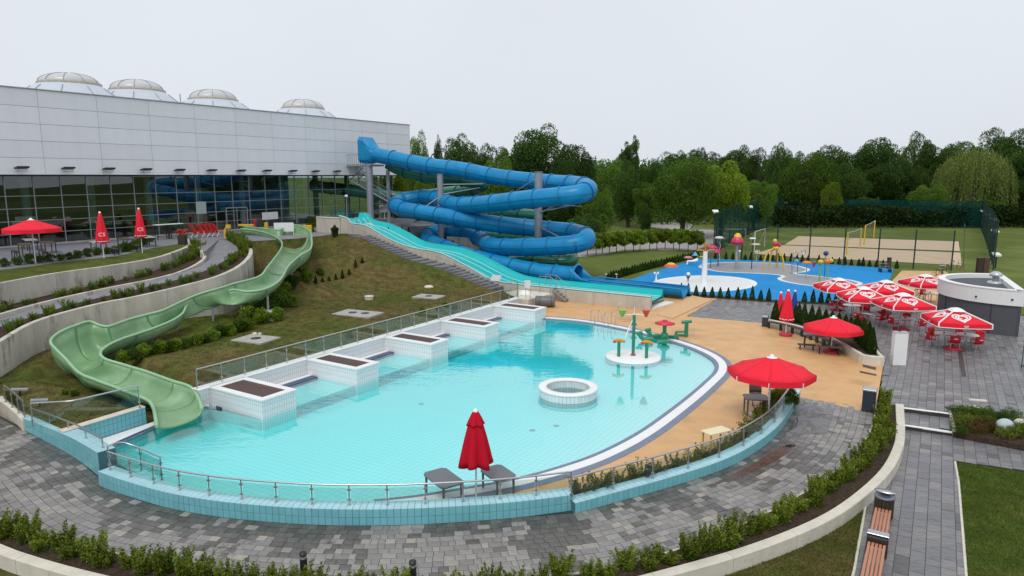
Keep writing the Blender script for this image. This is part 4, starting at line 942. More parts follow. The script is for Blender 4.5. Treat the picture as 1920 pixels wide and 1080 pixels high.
dome(400,190,44,172,'third white ribbed roof dome from the left, above the glass front','')
dome(568,206,38,190,'smallest white ribbed roof dome at the right of the row','')
p = PV(338,186,-63); m = MB(); m.cyl(0,0,0,1.2,.05,6); o = tag(m.build('roof_vent_pipe', M_galv), 'thin grey pipe on the hall roof between two domes', 'pipe'); o.location = Vector((p.x,p.y,RF))
# ================================================================== BLUE AND GREEN TUBE SLIDES
def tube_slide(root, pts, r, m_, ms_, seg=2.6, nm='tube_section', flange=True, rot0=0):
    path = resample(smooth([PU(*p) for p in pts], 10), .28); n = len(path); k = int(seg/.28); i = 0
    while i < n-1:
        j = min(i+k, n-1)
        if n-1-j < 3: j = n-1
        mm = MB(); mm.tube([p-root.location for p in path[i:j+1]], r, 20, caps=False); mm.build(nm, m_, root)
        # horizontal bolted seam along both flanks
        mm = MB()
        for s_ in (1,-1):
            ln = []
            for q in range(i, j+1):
                a = path[max(q-1,0)]; b = path[min(q+1,n-1)]; t = (b-a).normalized(); x = t.cross(Vector((0,0,1))).normalized(); ln.append(path[q]+x*s_*(r+.012)-Vector((0,0,.05))-root.location)
            mm.tube(ln, .028, 5)
        mm.build('bolted_seam', ms_, root)
        if flange and i > 0:
            a = path[i-1]; b = path[i+1]; t = (b-a).normalized(); mm = MB(); c = path[i]-root.location
            mm.tube([c-t*.05, c-t*.049, c+t*.049, c+t*.05], [r, r+.1, r+.1, r], 20, caps=False, sm=False); mm.build('flange', ms_, root)
        i = j
    return path
bs = thing('blue_tube_slide', 'huge bright blue spiral tube slide winding round grey steel pillars', 'water slide', UV(58,-45,0))
BL = [(706,291,60),(735,296.5,60),(763,302.5,60.2),(813,312,60.6),(865,315.6+3,61),(931,331.6,61.4),(1000,340,61.7),(1045,344,61.3),(1082,347,60.3),(1103,354,58.4),(1088,363,56.9),(1051,368,56.2),(994,373,56),(938,379.5,56.3),(890,384,57.2),(850,384,58.8),(825,374,61),(800,369,62.2),(775,372,62),(752,377,61),(742,384,59.4),(752,391.5,58.2),(780,397,57.6),(843,407,57.6),(906,417,58),(969,425,58.8),(1032,431,59.8),(1075,435.5,59.8),(1100,445,58.2),(1088,455.5,56.8),(1056,460,56.2),(1000,463,56),(945,463,56.4),(919,460,57.8),(905,450,60),(870,437,61.5),(830,434,61.3),(805,441,60),(806,452,58.6),(835,465,57.6),(880,481,56.6),(938,495,55.8),(1000,509,55.2),(1040,514,54.9),(1082,518,54.8)]
bp_ = tube_slide(bs, BL, .86, M_blue, M_blued)
# entry box
e0 = bp_[0]; m = MB()
d_ = (bp_[2]-bp_[0]).normalized(); x_ = d_.cross(Vector((0,0,1))).normalized(); y_ = Vector((0,0,1))
def sect(c, w, hgt, n=20, sq=1.0):
    out = []
    for k in range(n):
        a = 2*math.pi*k/n; cx, cy = math.cos(a), math.sin(a); f = 1/max(abs(cx),abs(cy))*sq+(1-sq); out.append(c+x_*cx*f*w+y_*cy*f*hgt)
    return out
lr = bs.location
m.loft([[q-lr for q in sect(e0-d_*2.0+Vector((0,0,.35)),1.0,1.5,20,1)],[q-lr for q in sect(e0-d_*1.2+Vector((0,0,.35)),1.0,1.5,20,1)],[q-lr for q in sect(e0-d_*.5+Vector((0,0,.15)),.95,1.15,20,.5)],[q-lr for q in sect(e0+d_*.05,.86,.86,20,0)]], closed=True)
m.add([q-lr for q in sect(e0-d_*2.0+Vector((0,0,.35)),1.0,1.5,20,1)], [tuple(range(20))]); m.build('entry_box', M_blue, bs, recalc=True)
# exit tunnel mouth and open trough
ex = bp_[-1]; vx = toUV(ex)[1]; ue = toUV(ex)[0]
m = MB(); rows = []
for k in range(60):
    v = lerp(vx-.3, -17.4, k/59); zc = lerp(ex.z, .75, min(1,k/14)); row = []; h = lerp(1.05, .62, min(1,k/10)) if k < 12 else .62
    for j in range(13):
        a = math.pi+math.pi*j/12; rr = .95; row.append(UV(ue-math.cos(a)*-1*rr*-1, v, zc+math.sin(a)*.62)-lr)
    top = .1+(.85*max(0, 1-k/7))
    row = [row[0]+Vector((0,0,top))]+row+[row[-1]+Vector((0,0,top))]; rows.append(row)
m.loft(rows, sm=True); sol = m.build('open_trough', M_blue, bs)
md = sol.modifiers.new('s','SOLIDIFY'); md.thickness = .06; md.offset = 0
m = MB(); m.tube([UV(ue+.95,lerp(vx+1.6,-17.4,k/20),lerp(1.0,.88,k/20))-lr for k in range(21)]+[UV(ue+.95,-17.2,.2)-lr],.07,8); m.tube([UV(ue-.95,lerp(vx+1.6,-17.4,k/20),lerp(1.0,.88,k/20))-lr for k in range(21)]+[UV(ue-.95,-17.2,.2)-lr],.07,8); m.build('trough_rim', M_blue, bs)
m = MB(); m.tube([ex-lr+Vector((0,0,0))+q for q in [d*.0 for d in [Vector((0,0,0))]]]+[ex-lr+Vector((.02,0,0))], .9, 20) if False else None
m = MB(); m.lathe([(.80,-.25),(1.12,.0),(1.14,.12),(1.02,.14)],24); o = m.build('tunnel_mouth', M_blue, bs); o.rotation_euler = (math.pi/2, 0, RZ+math.pi/2); o.location = ex-lr
# supports: pillars, struts
def pillar(px, ytop, u, z0, r, lab, sq=False):
    p = PU(px, ytop, u); t = thing('slide_pillar', lab, 'pillar', Vector((p.x,p.y,z0)))
    m = MB(); h = p.z-z0
    if sq: m.box(-r,r,-r,r,0,h)
    else: m.cyl(0,0,0,h,r,20)
    m.build('column', M_galv, t)
    m = MB(); m.cyl(0,0,h+.002,h+.06,r*1.15,20); m.build('cap_plate', M_galv, t)
    return t
pl1 = pillar(692,309,59.8,3.0,.40,'thick round grey pillar under the blue slide entry box')
pl2 = pillar(727,320,61.5,3.0,.22,'slimmer grey post right of the slide entry stairs')
pl3 = pillar(825,327,59.6,0,.34,'grey steel pillar in the left loops of the blue tubes')
pl4 = pillar(1010,323,58.8,0,.39,'tall grey steel pillar standing between the right loops of the blue tubes')
def strut(par, a, b, r=.06):
    m = MB(); m.tube([a-par.location, b-par.location], r, 6); return m.build('strut', M_galv, par)
q = lambda x, y, u: PU(x, y, u)
strut(pl4, q(1012,331,58.8), q(968,358,61.5)); strut(pl4, q(1012,400,58.8), q(1042,385,57), .09); strut(pl4, q(1012,383,58.8), q(1090,387,57.4), .07)
strut(pl4, q(1012,330,58.8), q(1025,352,60.8)); strut(pl4, q(1010,425,58.8), q(1050,445,57)); strut(pl4, q(1010,398,58.8), q(1075,385,58)); strut(pl4, q(1012,470,58.8), q(1060,478,57),.08)
strut(pl3, q(826,346,59.6), q(905,345,60.8), .07); strut(pl3, q(826,365,59.6), q(900,352,61.5), .07); strut(pl3, q(825,368,59.6), q(800,386,58.4)); strut(pl3, q(825,425,59.6), q(880,424,60)); strut(pl3, q(825,400,59.6), q(775,417,58.2),.06)
gs = thing('green_tube_slide', 'dark green tube slide winding behind the blue one and into the glass hall', 'water slide', UV(63,-50,0))
tube_slide(gs, [(728,306,61.6),(745,316,62),(765,323,62.2),(790,329,62.4),(818,333,62.6),(850,335,63),(881,340,63.4),(905,346,64.2),(895,354,65.4),(860,359,65.8),(820,364,66),(780,369,66),(745,370,65.5),(705,364,64),(655,356.5,62),(613,352,59.5),(592,349,57.6),(584,346,57)], .72, M_greent, mat('green_seam', (.008,.09,.06), .4))
tube_slide(gs, [(1010,405,62.5),(960,402,63.5),(905,408,65.3),(868,425,65),(848,446,63),(862,456,61.6),(905,446,61),(950,441.5,61.6),(1000,450,62.2),(1050,470,61.6),(1072,484,60.2),(1058,491,59),(1016,491,58.4),(970,492,58.2)], .66, M_greent, MATS['green_seam'])
# access stair tower
tw = thing('slide_stair_tower', 'open grey steel stair leading up to the blue slide entry', 'stairs', PU(672,438,60.5))
def tp(x, y, u): return PU(x, y, u)-tw.location
zpl = PU(672,309,60).z
a = PU(655,310,60); b = PU(694,310,60)
ua, va = toUV(a); ub, vb = toUV(b)
m = MB(); c = [UV(59.4,va,zpl)-tw.location, UV(61.8,va,zpl)-tw.location, UV(61.8,vb+.5,zpl)-tw.location, UV(59.4,vb+.5,zpl)-tw.location]; m.poly(c, c[0].z-.18, c[0].z); m.build('platform', M_galv, tw)
m = MB()
for k in range(9): 
    p = UV(59.45,lerp(va,vb-.6,k/8),zpl)-tw.location; m.tube([p,p+Vector((0,0,1.15))],.022,5)
for k in range(6):
    p = UV(lerp(59.45,61.7,k/5),va,zpl)-tw.location; m.tube([p,p+Vector((0,0,1.15))],.022,5)
m.tube([UV(61.7,va,zpl+1.15)-tw.location, UV(59.45,va,zpl+1.15)-tw.location, UV(59.45,vb-.6,zpl+1.15)-tw.location],.03,6); m.build('platform_rail', M_galv, tw)
def flight(p0, p1, w, n):
    d = (p1-p0); side = Vector((d.x,d.y,0)).normalized(); side = Vector((-side.y,side.x,0))
    for k in range(n):
        c = p0.lerp(p1,(k+.5)/n); mm = MB(); f = Vector((d.x,d.y,0)).normalized()*.15
        mm.poly([c-f-side*w/2, c+f-side*w/2, c+f+side*w/2, c-f+side*w/2], c.z-.05, c.z); mm.build('tread', M_galv, tw)
    for s_ in (-1,1):
        mm = MB(); mm.tube([p0+side*s_*w/2, p1+side*s_*w/2], .07, 4); mm.tube([p0+side*s_*w/2+Vector((0,0,1)), p1+side*s_*w/2+Vector((0,0,1))], .03, 5)
        for k in range(6): 
            c = p0.lerp(p1,k/5)+side*s_*w/2; mm.tube([c,c+Vector((0,0,1))],.02,4)
        mm.build('stringer_rail', M_galv, tw)
flight(tp(688,314,61.5), tp(664,338,61.5), 1.3, 9); flight(tp(664,338,60.6), tp(735,378,60.6), 1.3, 14); flight(tp(738,380,62), tp(698,402,62), 1.3, 9)
m = MB(); m.box(-.6,.6,-.01,.01,0,.9); m.box(-.05,.05,.01,.05,-.8,0); o = tag(m.build('pool_sign', M_white), 'small white sign below the metal stair beside the grey post', 'sign'); o.location = PU(721,398,62)
# ================================================================== GREEN OPEN SLIDE (two traced rims)
UR = [(455,424,5.1),(475,427,5.05),(497,430,5.0),(522,430,5.05),(532,421,5.45),(548,421.5,5.45),(566,425,5.3),(580,432,5.1),(584.5,448,4.7),(582,466,4.35),(562,480,4.0),(541,499,3.75),(526,524,3.4),(505,540,3.2),(478,546.5,3.1)]
# stations: (outer/upper-left rim, inner rim) given as matching pairs going down
PAIRS = [((453,423.5,5.05),(451,429,5.0)),((478,427,5.0),(478,432,4.9)),((505,430,4.98),(503,438,4.75)),((527,430,5.0),(520,446,4.55)),((534,421,5.35),(527,452,4.4)),((560,423,5.3),(529,458,4.3)),((580,432,5.1),(527,466,4.15)),((584.5,449,4.75),(521,476,4.0)),((582,467,4.3),(511,489,3.85)),((562,480,4.0),(500,503,3.7)),((541,499,3.72),(490,516,3.55)),((526,524,3.4),(470,524,3.45)),((500,541,3.15),(440,531.5,3.4)),((465,547,3.05),(410,541,3.3)),((440,543.5,3.1),(385,548,3.15)),((420,548,2.98),(362,556,2.98)),((385,561,2.7),(335,568,2.78)),((353,571,2.55),(305,582,2.6)),((343,587,2.3),(275,590,2.47)),((325,600,2.1),(248,597,2.4)),((290,615,1.95),(222,606,2.35)),((255,627,1.85),(203,612,2.3)),((228,636,1.8),(187,610,2.35)),((206,646,1.7),(167,603,2.55)),((194,654,1.6),(140,611,2.5)),((189,660,1.5),(116,621,2.4)),((189,666,1.42),(100,632,2.2)),((195,672,1.32),(95,642,2.0)),((207,677,1.22),(103,653,1.75)),((225,682,1.12),(122,672,1.4)),((248,689,1.02),(148,699,1.05)),((275,697,.95),(180,713,.92)),((300,706,.9),(215,726,.78)),((325,715,.85),(245,738,.66)),((343,720,.8),(267,746,.56)),((357,726,.74),(280,753,.48)),((367,737,.62),(287,764,.38)),((374,751,.58),(291,780,.42)),((379,768,.42),(294,800,.28))]
# note: up to the bend the first column is the outer rim; from the fourteenth pair on it is the near rim
gl = thing('green_slide', 'pale green open trough slide snaking down the hill into the near end of the pool', 'slide', P(240,700,0))
Ar = resample(smooth([P(*a) for a, b in PAIRS], 6), n=170); Br = resample(smooth([P(*b) for a, b in PAIRS], 6), n=170)
# keep the pairs matched by parameter instead of arc length
Ar = smooth([P(*a) for a, b in PAIRS], 5); Br = smooth([P(*b) for a, b in PAIRS], 5); n = len(Ar)
rows = []; K = 14
for i in range(n):
    a, b = Ar[i], Br[i]; w = (Vector((a.x-b.x,a.y-b.y,0))).length; dep = min(.78, .42*w+.1) if i < n-6 else lerp(.7,.25,(i-n+6)/6)
    zl = min(a.z,b.z)-dep; zl = max(zl, .05) if i > n-26 else zl; row = []
    for k in range(K+1):
        s = k/K; th = math.pi*s; x = .5-.5*math.cos(th); x = lerp(s, x, .72); y = math.sin(th)**.7 if 0 < s < 1 else 0
        p = a.lerp(b, x); rimz = lerp(a.z, b.z, s); p.z = lerp(rimz, zl, y); row.append(p)
    rows.append(row)
seg_n = 15; i0 = 0; off_ = gl.location
while i0 < n-1:
    i1 = min(i0+seg_n, n-1)
    if n-1-i1 < 4: i1 = n-1
    m = MB(); m.loft([[p-off_ for p in r_] for r_ in rows[i0:i1+1]], sm=True); o = m.build('trough_section', M_greens, gl); md = o.modifiers.new('s','SOLIDIFY'); md.thickness = .07; md.offset = 0
    if i0: 
        m = MB(); m.tube([p-off_-Vector((0,0,.075)) for p in rows[i0]], .06, 6); m.build('section_joint', MATS['green_seam2'] if 'green_seam2' in MATS else mat('green_seam2', (.10,.26,.13), .4), gl)
    i0 = i1
for Q_ in (Ar, Br):
    m = MB(); m.tube([p-off_ for p in Q_], .075, 8); m.build('rim', M_greenr, gl)

CEN = [((r_[0]+r_[-1])/2, min(p.z for p in r_), (Vector((r_[0].x-r_[-1].x, r_[0].y-r_[-1].y))).length/2) for r_ in rows[14:]]
def hz2(x, y, z=None):
    z = hz(x, y) if z is None else z
    for c, zb, hw in CEN:
        d = ((x-c.x)**2+(y-c.y)**2)**.5; lim = max(zb-.16, -.25); k_ = hw+.25
        if d < k_+1.2: z = min(z, lim+max(0, d-k_)*1.1)
    return z
hill = terrain('grass_hill', hill_b, hz2, .55, M_hill, lambda x, y, z: hz2(x, y, z) if z < 1.2 else z)
# supports
for (x, y, lab) in [(500,600,0),(341,640,0),(463,590,0),(560,540,0)]: pass
def leg(i, w=None):
    c = (rows[i][K//2]); g = hz2(c.x,c.y)-.2
    if c.z-g > .35:
        m = MB(); m.cyl(0,0,0,c.z-g-.07,.06,8); o = m.build('support_post', M_galv, gl); o.location = Vector((c.x,c.y,g-.0))-off_
for i in range(8, n-20, 11): leg(i)
fb = onhill(500,590); m = MB(); m.cbox(-.55,.55,-.4,.4,-.5,.55,.02); o = tag(m.build('concrete_footing', M_conc), 'pale concrete block foundation on the hill beneath the green slide', 'foundation'); o.location = onhill(501,598); 
m = MB(); m.cyl(0,0,.0,.95,.07,8); o2 = tag(m.build('steel_post', M_galv), 'thin steel post standing on the concrete block under the green slide', 'post'); o2.location = o.location+Vector((.1,0,.55))
# ================================================================== RAILINGS
def glass_rail(name, label, path, h, sp, m_g=M_railg, glass=True, cat='railing', r=.024, hr=.03, close=True, group=None, gtop=.86, postdown=0):
    pts = resample(path, sp); t = thing(name, label, cat, pts[0], 0, group)
    m = MB(); m.tube([p+Vector((0,0,h))-t.location for p in resample(path, min(sp/3,.4))], hr, 8); m.build('handrail', M_metal, t)
    pm_ = None
    for p in pts:
        if pm_ is None:
            mm = MB(); mm.cyl(0,0,-postdown,h-.01,r,8); mm.cyl(0,0,0.002,.03,r*2.2,8)
            if glass: mm.box(-.05,.05,-.02,.02,h*.22,h*.22+.05); mm.box(-.05,.05,-.02,.02,h*.72,h*.72+.05)
            pm_ = mm.mesh('rail_post', [M_metal])
        o = bpy.data.objects.new('rail_post', pm_); COL.objects.link(o); o.parent = t; o.location = p-t.location
    if glass:
        for a, b in zip(pts, pts[1:]):
            d = (b-a); L_ = d.length; n = Vector((-d.y,d.x,0)).normalized()*.006; a2 = a+d*.05/L_*1.0; b2 = b-d*.05/L_; mm = MB(); c = a2.copy()
            vs = [a2-n-c+Vector((0,0,h*.1)), b2-n-c+Vector((0,0,h*.1)), b2-n-c+Vector((0,0,h*gtop)), a2-n-c+Vector((0,0,h*gtop))]; vs += [v+2*n for v in vs]
            mm.add(vs, [(3,2,1,0),(4,5,6,7),(0,1,5,4),(1,2,6,5),(2,3,7,6),(3,0,4,7)]); o = mm.build('glass_panel', m_g, t); o.location = c-t.location
    return t
def up(path, z): return [Vector((p.x,p.y,z)) for p in path]
fwl = up(offset([p for p in FWs], .25), .508)
glass_rail('glass_railing', 'curved glass and steel railing on the front tiled wall before the closed red parasol', fwl[2:], .62, 1.12)
frl = [Vector((p.x,p.y,lerp(.34,.385,i/(len(FRs)-1))+.006)) for i, p in enumerate(offset(FRs, .2))]
glass_rail('glass_railing', 'curved glass railing climbing the right tiled wall past the shrubs', frl[:-3], .72, 1.5)
lwl = [Vector((p.x,p.y,lerp(.5,.86,i/(len(LWs)-1))+.008)) for i, p in enumerate(offset(LWs, .28))]
glass_rail('steel_railing', 'short low steel railing on the tall tiled wall at the far left', lwl[2:-3], .34, 1.5, glass=False)
glass_rail('glass_railing', 'glass railing between the lawn and the pool end left of the green slide', [P(62,800,.62), P(139,796,.75), P(262,764,.76)], .92, 3.3)
glass_rail('glass_railing', 'short glass railing on the kerb wall at the left edge of the lawn', [p+Vector((0,.15,0)) for p in lk[-9:]], .75, 1.1)
glass_rail('steel_railing', 'bent steel step railing standing in the water behind the front wall', [P(206,880,.3),P(228,868,.3),P(262,880,.1),P(304,900,.1)], .8, 1.3, glass=True)
glass_rail('glass_railing', 'long straight glass railing along the back of the pool above the white blocks', [UV(17.15,-27.0,.80), UV(44.0,-27.0,.80)], .86, 1.22)
glass_rail('steel_railing', 'thin steel railing around the equipment corner by the last white block', [UV(44.1,-27.0,.6), UV(46.6,-28.6,.6), UV(46.9,-29.4,.62)], 1.0, 1.0, glass=False, r=.018, hr=.022)
# ================================================================== POOL FITTINGS
def grab(label, px, py, sp=.55):
    p = P(px, py, 0); t = thing('pool_ladder', label, 'pool ladder', p, R(20), 'pool ladders')
    for s_ in (-1,1):
        m = MB(); m.tube(smooth([(s_*sp/2,.45,-.05),(s_*sp/2,.45,.6),(s_*sp/2,.3,.86),(s_*sp/2,.05,.8),(s_*sp/2,-.12,.3),(s_*sp/2,-.2,-.6)],5),.022,7); m.build('grab_rail', M_metal, t)
    for z in (-.25,-.5):
        m = MB(); m.box(-sp/2,sp/2,-.26,-.14,z,z+.03); m.build('step', M_metal, t)
    return t
grab('left one of two steel pool ladders on the far pool edge', 1120, 606); grab('right one of two steel pool ladders on the far pool edge', 1145, 611)
p = P(1181,622,0); t = thing('pool_lift', 'white slanting pool access rail at the far pool edge', 'pool lift', p)
m = MB(); m.tube([(.35,.6,0),(.35,.55,.9),(-.3,-.7,.1),(-.45,-.9,-.3)],.035,8); m.tube([(.35,.6,.45),(-.1,-.3,.1)],.03,8); m.build('frame', M_white, t)
m = MB(); m.box(.15,.5,.3,.8,.35,.45); m.build('seat', M_plast, t)
# island with water feature
p = P(1187,668,.0); t = thing('pool_island', 'round white low island in the far right of the pool', 'pool island', p); r = 51*p.y/1280*1.02
m = MB(); m.lathe([(r*1.02,-.6),(r*1.02,-.0),(r*.98,.05),(.01,.06)],48); m.build('disc', M_white, t)
m = MB(); m.lathe([(r*1.03,-.6),(r*1.03,-.04)],48); m.build('tiled_rim', M_tile_t, t)
hp_ = P(1187,666,.06); t = thing('bucket_fountain', 'tall green post on the white island carrying a green and a red tipping bucket', 'water toy', hp_)
H_ = P(1187,592,0); h = PD(1187,591,hp_.y).z-.06
m = MB(); m.cyl(0,0,0,h,.09,14); m.build('post', M_greenu, t)
m = MB(); m.tube([(-.62,0,h),(.0,0,h+.06),(.62,0,h)],.03,6); m.tube([(0,0,h),(0,0,h+.45)],.02,6); m.build('cross_bar', M_white, t)
for s_, c1, nm in ((-1, (.22,.42,.03), 'green'), (1, (.62,.05,.02), 'red')):
    mm = MB(); mm.cyl(s_*.66,0,h-.10,h+.30,.06,10,r1=.24); b_ = mm.build('bucket', mat('bucket_'+nm, c1, .35), t)
    mm = MB(); mm.tube(smooth([(s_*.66-.24,0,h+.36),(s_*.66-.2,0,h+.62),(s_*.66+.2,0,h+.62),(s_*.66+.24,0,h+.36)],4),.015,5); mm.build('handle', M_metal, b_)
m = MB(); m.lathe([(.1,.0),(.16,.0),(.16,.04),(.1,.05)],12,(0,0,0)); m.build('base_flange', M_redpl, t)
for (x, yb, yt, lab) in ((1160,668,641,'left short green post with red and yellow nozzle on the white island'), (1212,671,644,'right short green post with yellow nozzle on the white island')):
    b_ = P(x,yb,.06); t = thing('spray_post', lab, 'water toy', b_, 0, 'short spray posts'); h = PD(x,yt,b_.y).z-.06
    m = MB(); m.cyl(0,0,0,h,.09,12); m.build('post', M_greenu, t)
    m = MB(); m.tube([(-.32,0,h+.02),(-.1,0,h+.1),(.1,0,h+.08),(.34,0,h+.0)],[.06,.1,.1,.07],10); m.build('nozzle', mat('nozzle_orange', (.62,.25,.03), .4) if 'nozzle_orange' not in MATS else MATS['nozzle_orange'], t)
    m = MB(); m.tube([(-.34,-.05,h),(-.18,-.05,h+.05)],.075,8); m.build('nozzle_tip', M_redpl, t)
def tee(x, yb, yt, w, lab, redtop):
    b_ = P(x,yb,-.3); t = thing('water_ride', lab, 'water toy', b_, R(-15), 'green water seats'); h = PD(x,yt,b_.y).z+.3
    m = MB(); m.cyl(0,0,0,h,.12,12); m.build('post', M_greenu, t)
    if redtop:
        m = MB(); m.lathe([(.01,.16),(.3,.12),(.62,.0),(.6,-.05),(.01,-.04)],16,(0,0,h),ry=.9); m.cyl(0,0,h+.1,h+.2,.16,10); m.build('round_top', mat('pink_red', (.62,.02,.06), .4), t)
    else:
        m = MB(); m.tube([(-w,0,h-.03),(w,.0,h+.08)],.1,10); m.build('cross_handle', M_greenu, t)
    return t, h
t, h = tee(1245,648,606,.3,'green animal shaped water seats grouped round a post with red round top',True)
for dx, dy, tail in ((-1.35,-.25,1),(-.9,.75,1),(-.35,-.75,0),(.15,.7,0)):
    m = MB(); m.tube(smooth([(dx,dy,.34),(dx+.2,dy*.95,.40),(dx+.5,dy*.85,.42),(dx+.68,dy*.8,.44)],4),[.10]*12+[.13],10) if False else m.tube(smooth([(dx,dy,.34),(dx+.2,dy*.95,.40),(dx+.5,dy*.85,.42),(dx+.68,dy*.8,.44)],4),.125,10)
    if tail: m.tube([(dx+.05,dy,.42),(dx-.08,dy+.03,.56),(dx-.2,dy+.05,.74)],[.14,.13,.12],8); m.tube([(dx-.32,dy-.02,.72),(dx+.02,dy+.1,.78)],.12,8)
    m.build('animal_seat', M_greenu, t)
m = MB(); m.ball((0,0,.6),.27,12); m.build('hub', M_greenu, t)
t, h = tee(1286,640,604,.32,'single green T shaped water seat at the right pool edge',False)
m = MB(); m.tube([(0,0,.4),(-.5,-.1,.42),(-.72,-.12,.4)],.08,8); m.tube([(-.62,-.12,-.1),(-.62,-.12,.62)],.07,8); m.tube([(-.62,-.1,.6),(-.1,0,.62)],.06,8); m.build('seat', M_greenu, t)
# equipment corner
p = P(1022,575,.02); t = thing('steel_drum', 'grey metal cylinder tank lying on its side by the last white block', 'tank', p, R(-8))
m = MB(); m.tube([(-.75,0,.42),(-.7,0,.42),(.7,0,.42),(.75,0,.42)],[.38,.42,.42,.38],22); m.build('shell', M_plast, t)
m = MB(); m.tube([(-.4,0,.42),(-.36,0,.42)],.43,22,caps=False); m.tube([(.5,0,.42),(.54,0,.42)],.43,22,caps=False); m.build('band', M_dark, t)
p = P(984,562,.1); t = thing('pump_equipment', 'white and grey pump cover heap beside the lying drum', 'equipment', p)
m = MB(); m.ball((0,0,.1),.7,14,half=True); m.ball((.55,-.2,.0),.45,12,half=True); m.build('cover', M_white, t)
m = MB(); m.cyl(-1.0,-.3,-.1,.35,.3,12); m.build('lid', mat('lid_cream', (.45,.4,.25), .6), t)
p = P(985,560,.6); t = thing('notice_sign', 'blank white notice board on posts near the foot of the stone stairs', 'sign', p, RZ)
q1, q2 = PD(985,535,p.y), PD(985,549,p.y)
m = MB(); m.box(-.06,.45,-.02,.02,.85,1.45); m.build('panel', M_white, t)
m = MB(); m.cyl(.0,.05,0,1.5,.02,6); m.cyl(.4,.05,0,1.5,.02,6); m.build('posts_frame', M_galv, t)
p = P(918,545,.6); t = thing('info_board', 'small slanted grey sign at the foot of the stone stairs', 'sign', P(930,543,.7), RZ)
m = MB(); m.add([(-.45,-.2,.75),(.45,-.2,.75),(.45,.15,1.2),(-.45,.15,1.2),(-.45,-.17,.72),(.45,-.17,.72),(.45,.18,1.17),(-.45,.18,1.17)], [(0,1,2,3),(7,6,5,4),(0,4,5,1),(1,5,6,2),(2,6,7,3),(3,7,4,0)]); m.build('panel', mat('sign_grey', (.5,.52,.53), .4), t)
m = MB(); m.cyl(-.3,0,0,.95,.025,6); m.cyl(.3,0,0,.95,.025,6); m.build('support', M_galv, t)
# metal step frame
p = P(1030,566,.02); t = thing('steel_steps', 'open galvanised steel step frame beside the slide wall', 'stairs', p, RZ)
for k in range(5):
    m = MB(); m.box(.9-k*.28,1.2-k*.28,.5,1.5,.2+k*.2,.24+k*.2); m.build('tread', M_galv, t)
m = MB()
for yy in (.5,1.5):
    m.tube([(1.2,yy,1.0),(-.2,yy,1.95),(-1.2,yy,1.95)],.025,6); m.tube([(1.2,yy,0),(1.2,yy,1.0)],.025,6); m.tube([(-.2,yy,0),(-.2,yy,1.95)],.025,6); m.tube([(-1.2,yy,0),(-1.2,yy,1.95)],.025,6); m.tube([(1.2,yy,.1),(-.25,yy,1.1)],.04,6)
m.build('frame', M_galv, t)
# ================================================================== PARASOLS
def text_mesh(s, size, m_, parent, M, ext=.002, name='lettering'):
    cu_ = bpy.data.curves.new('t','FONT'); cu_.body = s; cu_.size = size; cu_.extrude = ext; cu_.align_x = 'CENTER'; cu_.align_y = 'CENTER'; cu_.resolution_u = 2
    o = bpy.data.objects.new('t', cu_); COL.objects.link(o); dg = bpy.context.evaluated_depsgraph_get(); me = bpy.data.meshes.new_from_object(o.evaluated_get(dg)); bpy.data.objects.remove(o)
    me.transform(M); me.materials.clear(); me.materials.append(m_); o = bpy.data.objects.new(name, me); COL.objects.link(o); o.parent = parent; return o
def parasol(label, base, ztop, rad, drop, n=8, m_=M_red, rot=0, val=.22, baser=.42, piping=False, poler=.035, group='open red parasols', pole_col=None, name='parasol'):
    t = thing(name, label, 'parasol', base, rot, group); h = ztop
    m = MB(); m.cyl(0,0,0.0,h-.05,poler,10); m.build('pole', pole_col or M_white, t)
    if baser: m = MB(); m.lathe([(baser,0.003),(baser,.07),(baser*.92,.12),(.08,.13),(.07,.3),(.04,.31)],24); m.build('base', mat('base_red', (.42,.015,.03), .5) if 'base_red' not in MATS else MATS['base_red'], t)
    K2 = 5; sub = 6
    for i in range(n):
        a0 = 2*math.pi*i/n; a1 = 2*math.pi*(i+1)/n; rows = []
        for k in range(K2+1):
            s = k/K2; rr = lerp(.06, rad, s); zz = h-drop*(s**.92); row = []
            for j in range(sub+1):
                f = j/sub; x = lerp(math.cos(a0), math.cos(a1), f)*rr; y = lerp(math.sin(a0), math.sin(a1), f)*rr
                row.append((x, y, zz-.05*math.sin(math.pi*f)*s*rad/1.5*(.6 if n > 4 else .8)))
            rows.append(row)
        v = [(x*1.005, y*1.005, z-val*(1-.06*math.sin(math.pi*j/sub))) for j, (x, y, z) in enumerate(rows[-1])]
        m = MB(); m.loft(rows, sm=True); o = m.build('canopy_panel', m_, t); md = o.modifiers.new('s','SOLIDIFY'); md.thickness = .008
        m = MB(); m.loft([rows[-1], v]); o2 = m.build('valance', m_, o)
        m = MB(); m.tube([(0,0,h-.06),(math.cos(a0)*rad*.98, math.sin(a0)*rad*.98, h-drop-.02)], .012, 5); m.tube([(0,0,h-drop-.35),(math.cos(a0)*rad*.55,math.sin(a0)*rad*.55,h-drop*.55-.04)],.01,5); m.build('rib', M_white, t)
        if piping:
            m = MB(); m.tube([(math.cos(a0)*.1,math.sin(a0)*.1,h-.0),(math.cos(a0)*rad,math.sin(a0)*rad,h-drop+.015),(math.cos(a0)*rad,math.sin(a0)*rad,h-drop-val)], .045, 6); m.tube([Vector(q)+Vector((0,0,.0)) for q in v], .024, 5); m.build('white_piping', M_white, t)
    if piping:
        rows = []
        for k in range(3):
            rr = [.03,.3,.52][k]*rad*.55; rows.append([(math.cos(2*math.pi*i/n)*rr, math.sin(2*math.pi*i/n)*rr, h+.10-[0,.06,.30*drop+.02][k]) for i in range(n)])
        m = MB(); m.loft(rows, closed=True); m.build('white_cap', M_white, t)
    else:
        m = MB(); m.lathe([(.01,h+.09),(.07,h+.07),(.09,h+.0),(.22,h-.05)],10); m.build('cap', M_white, t)
    return t
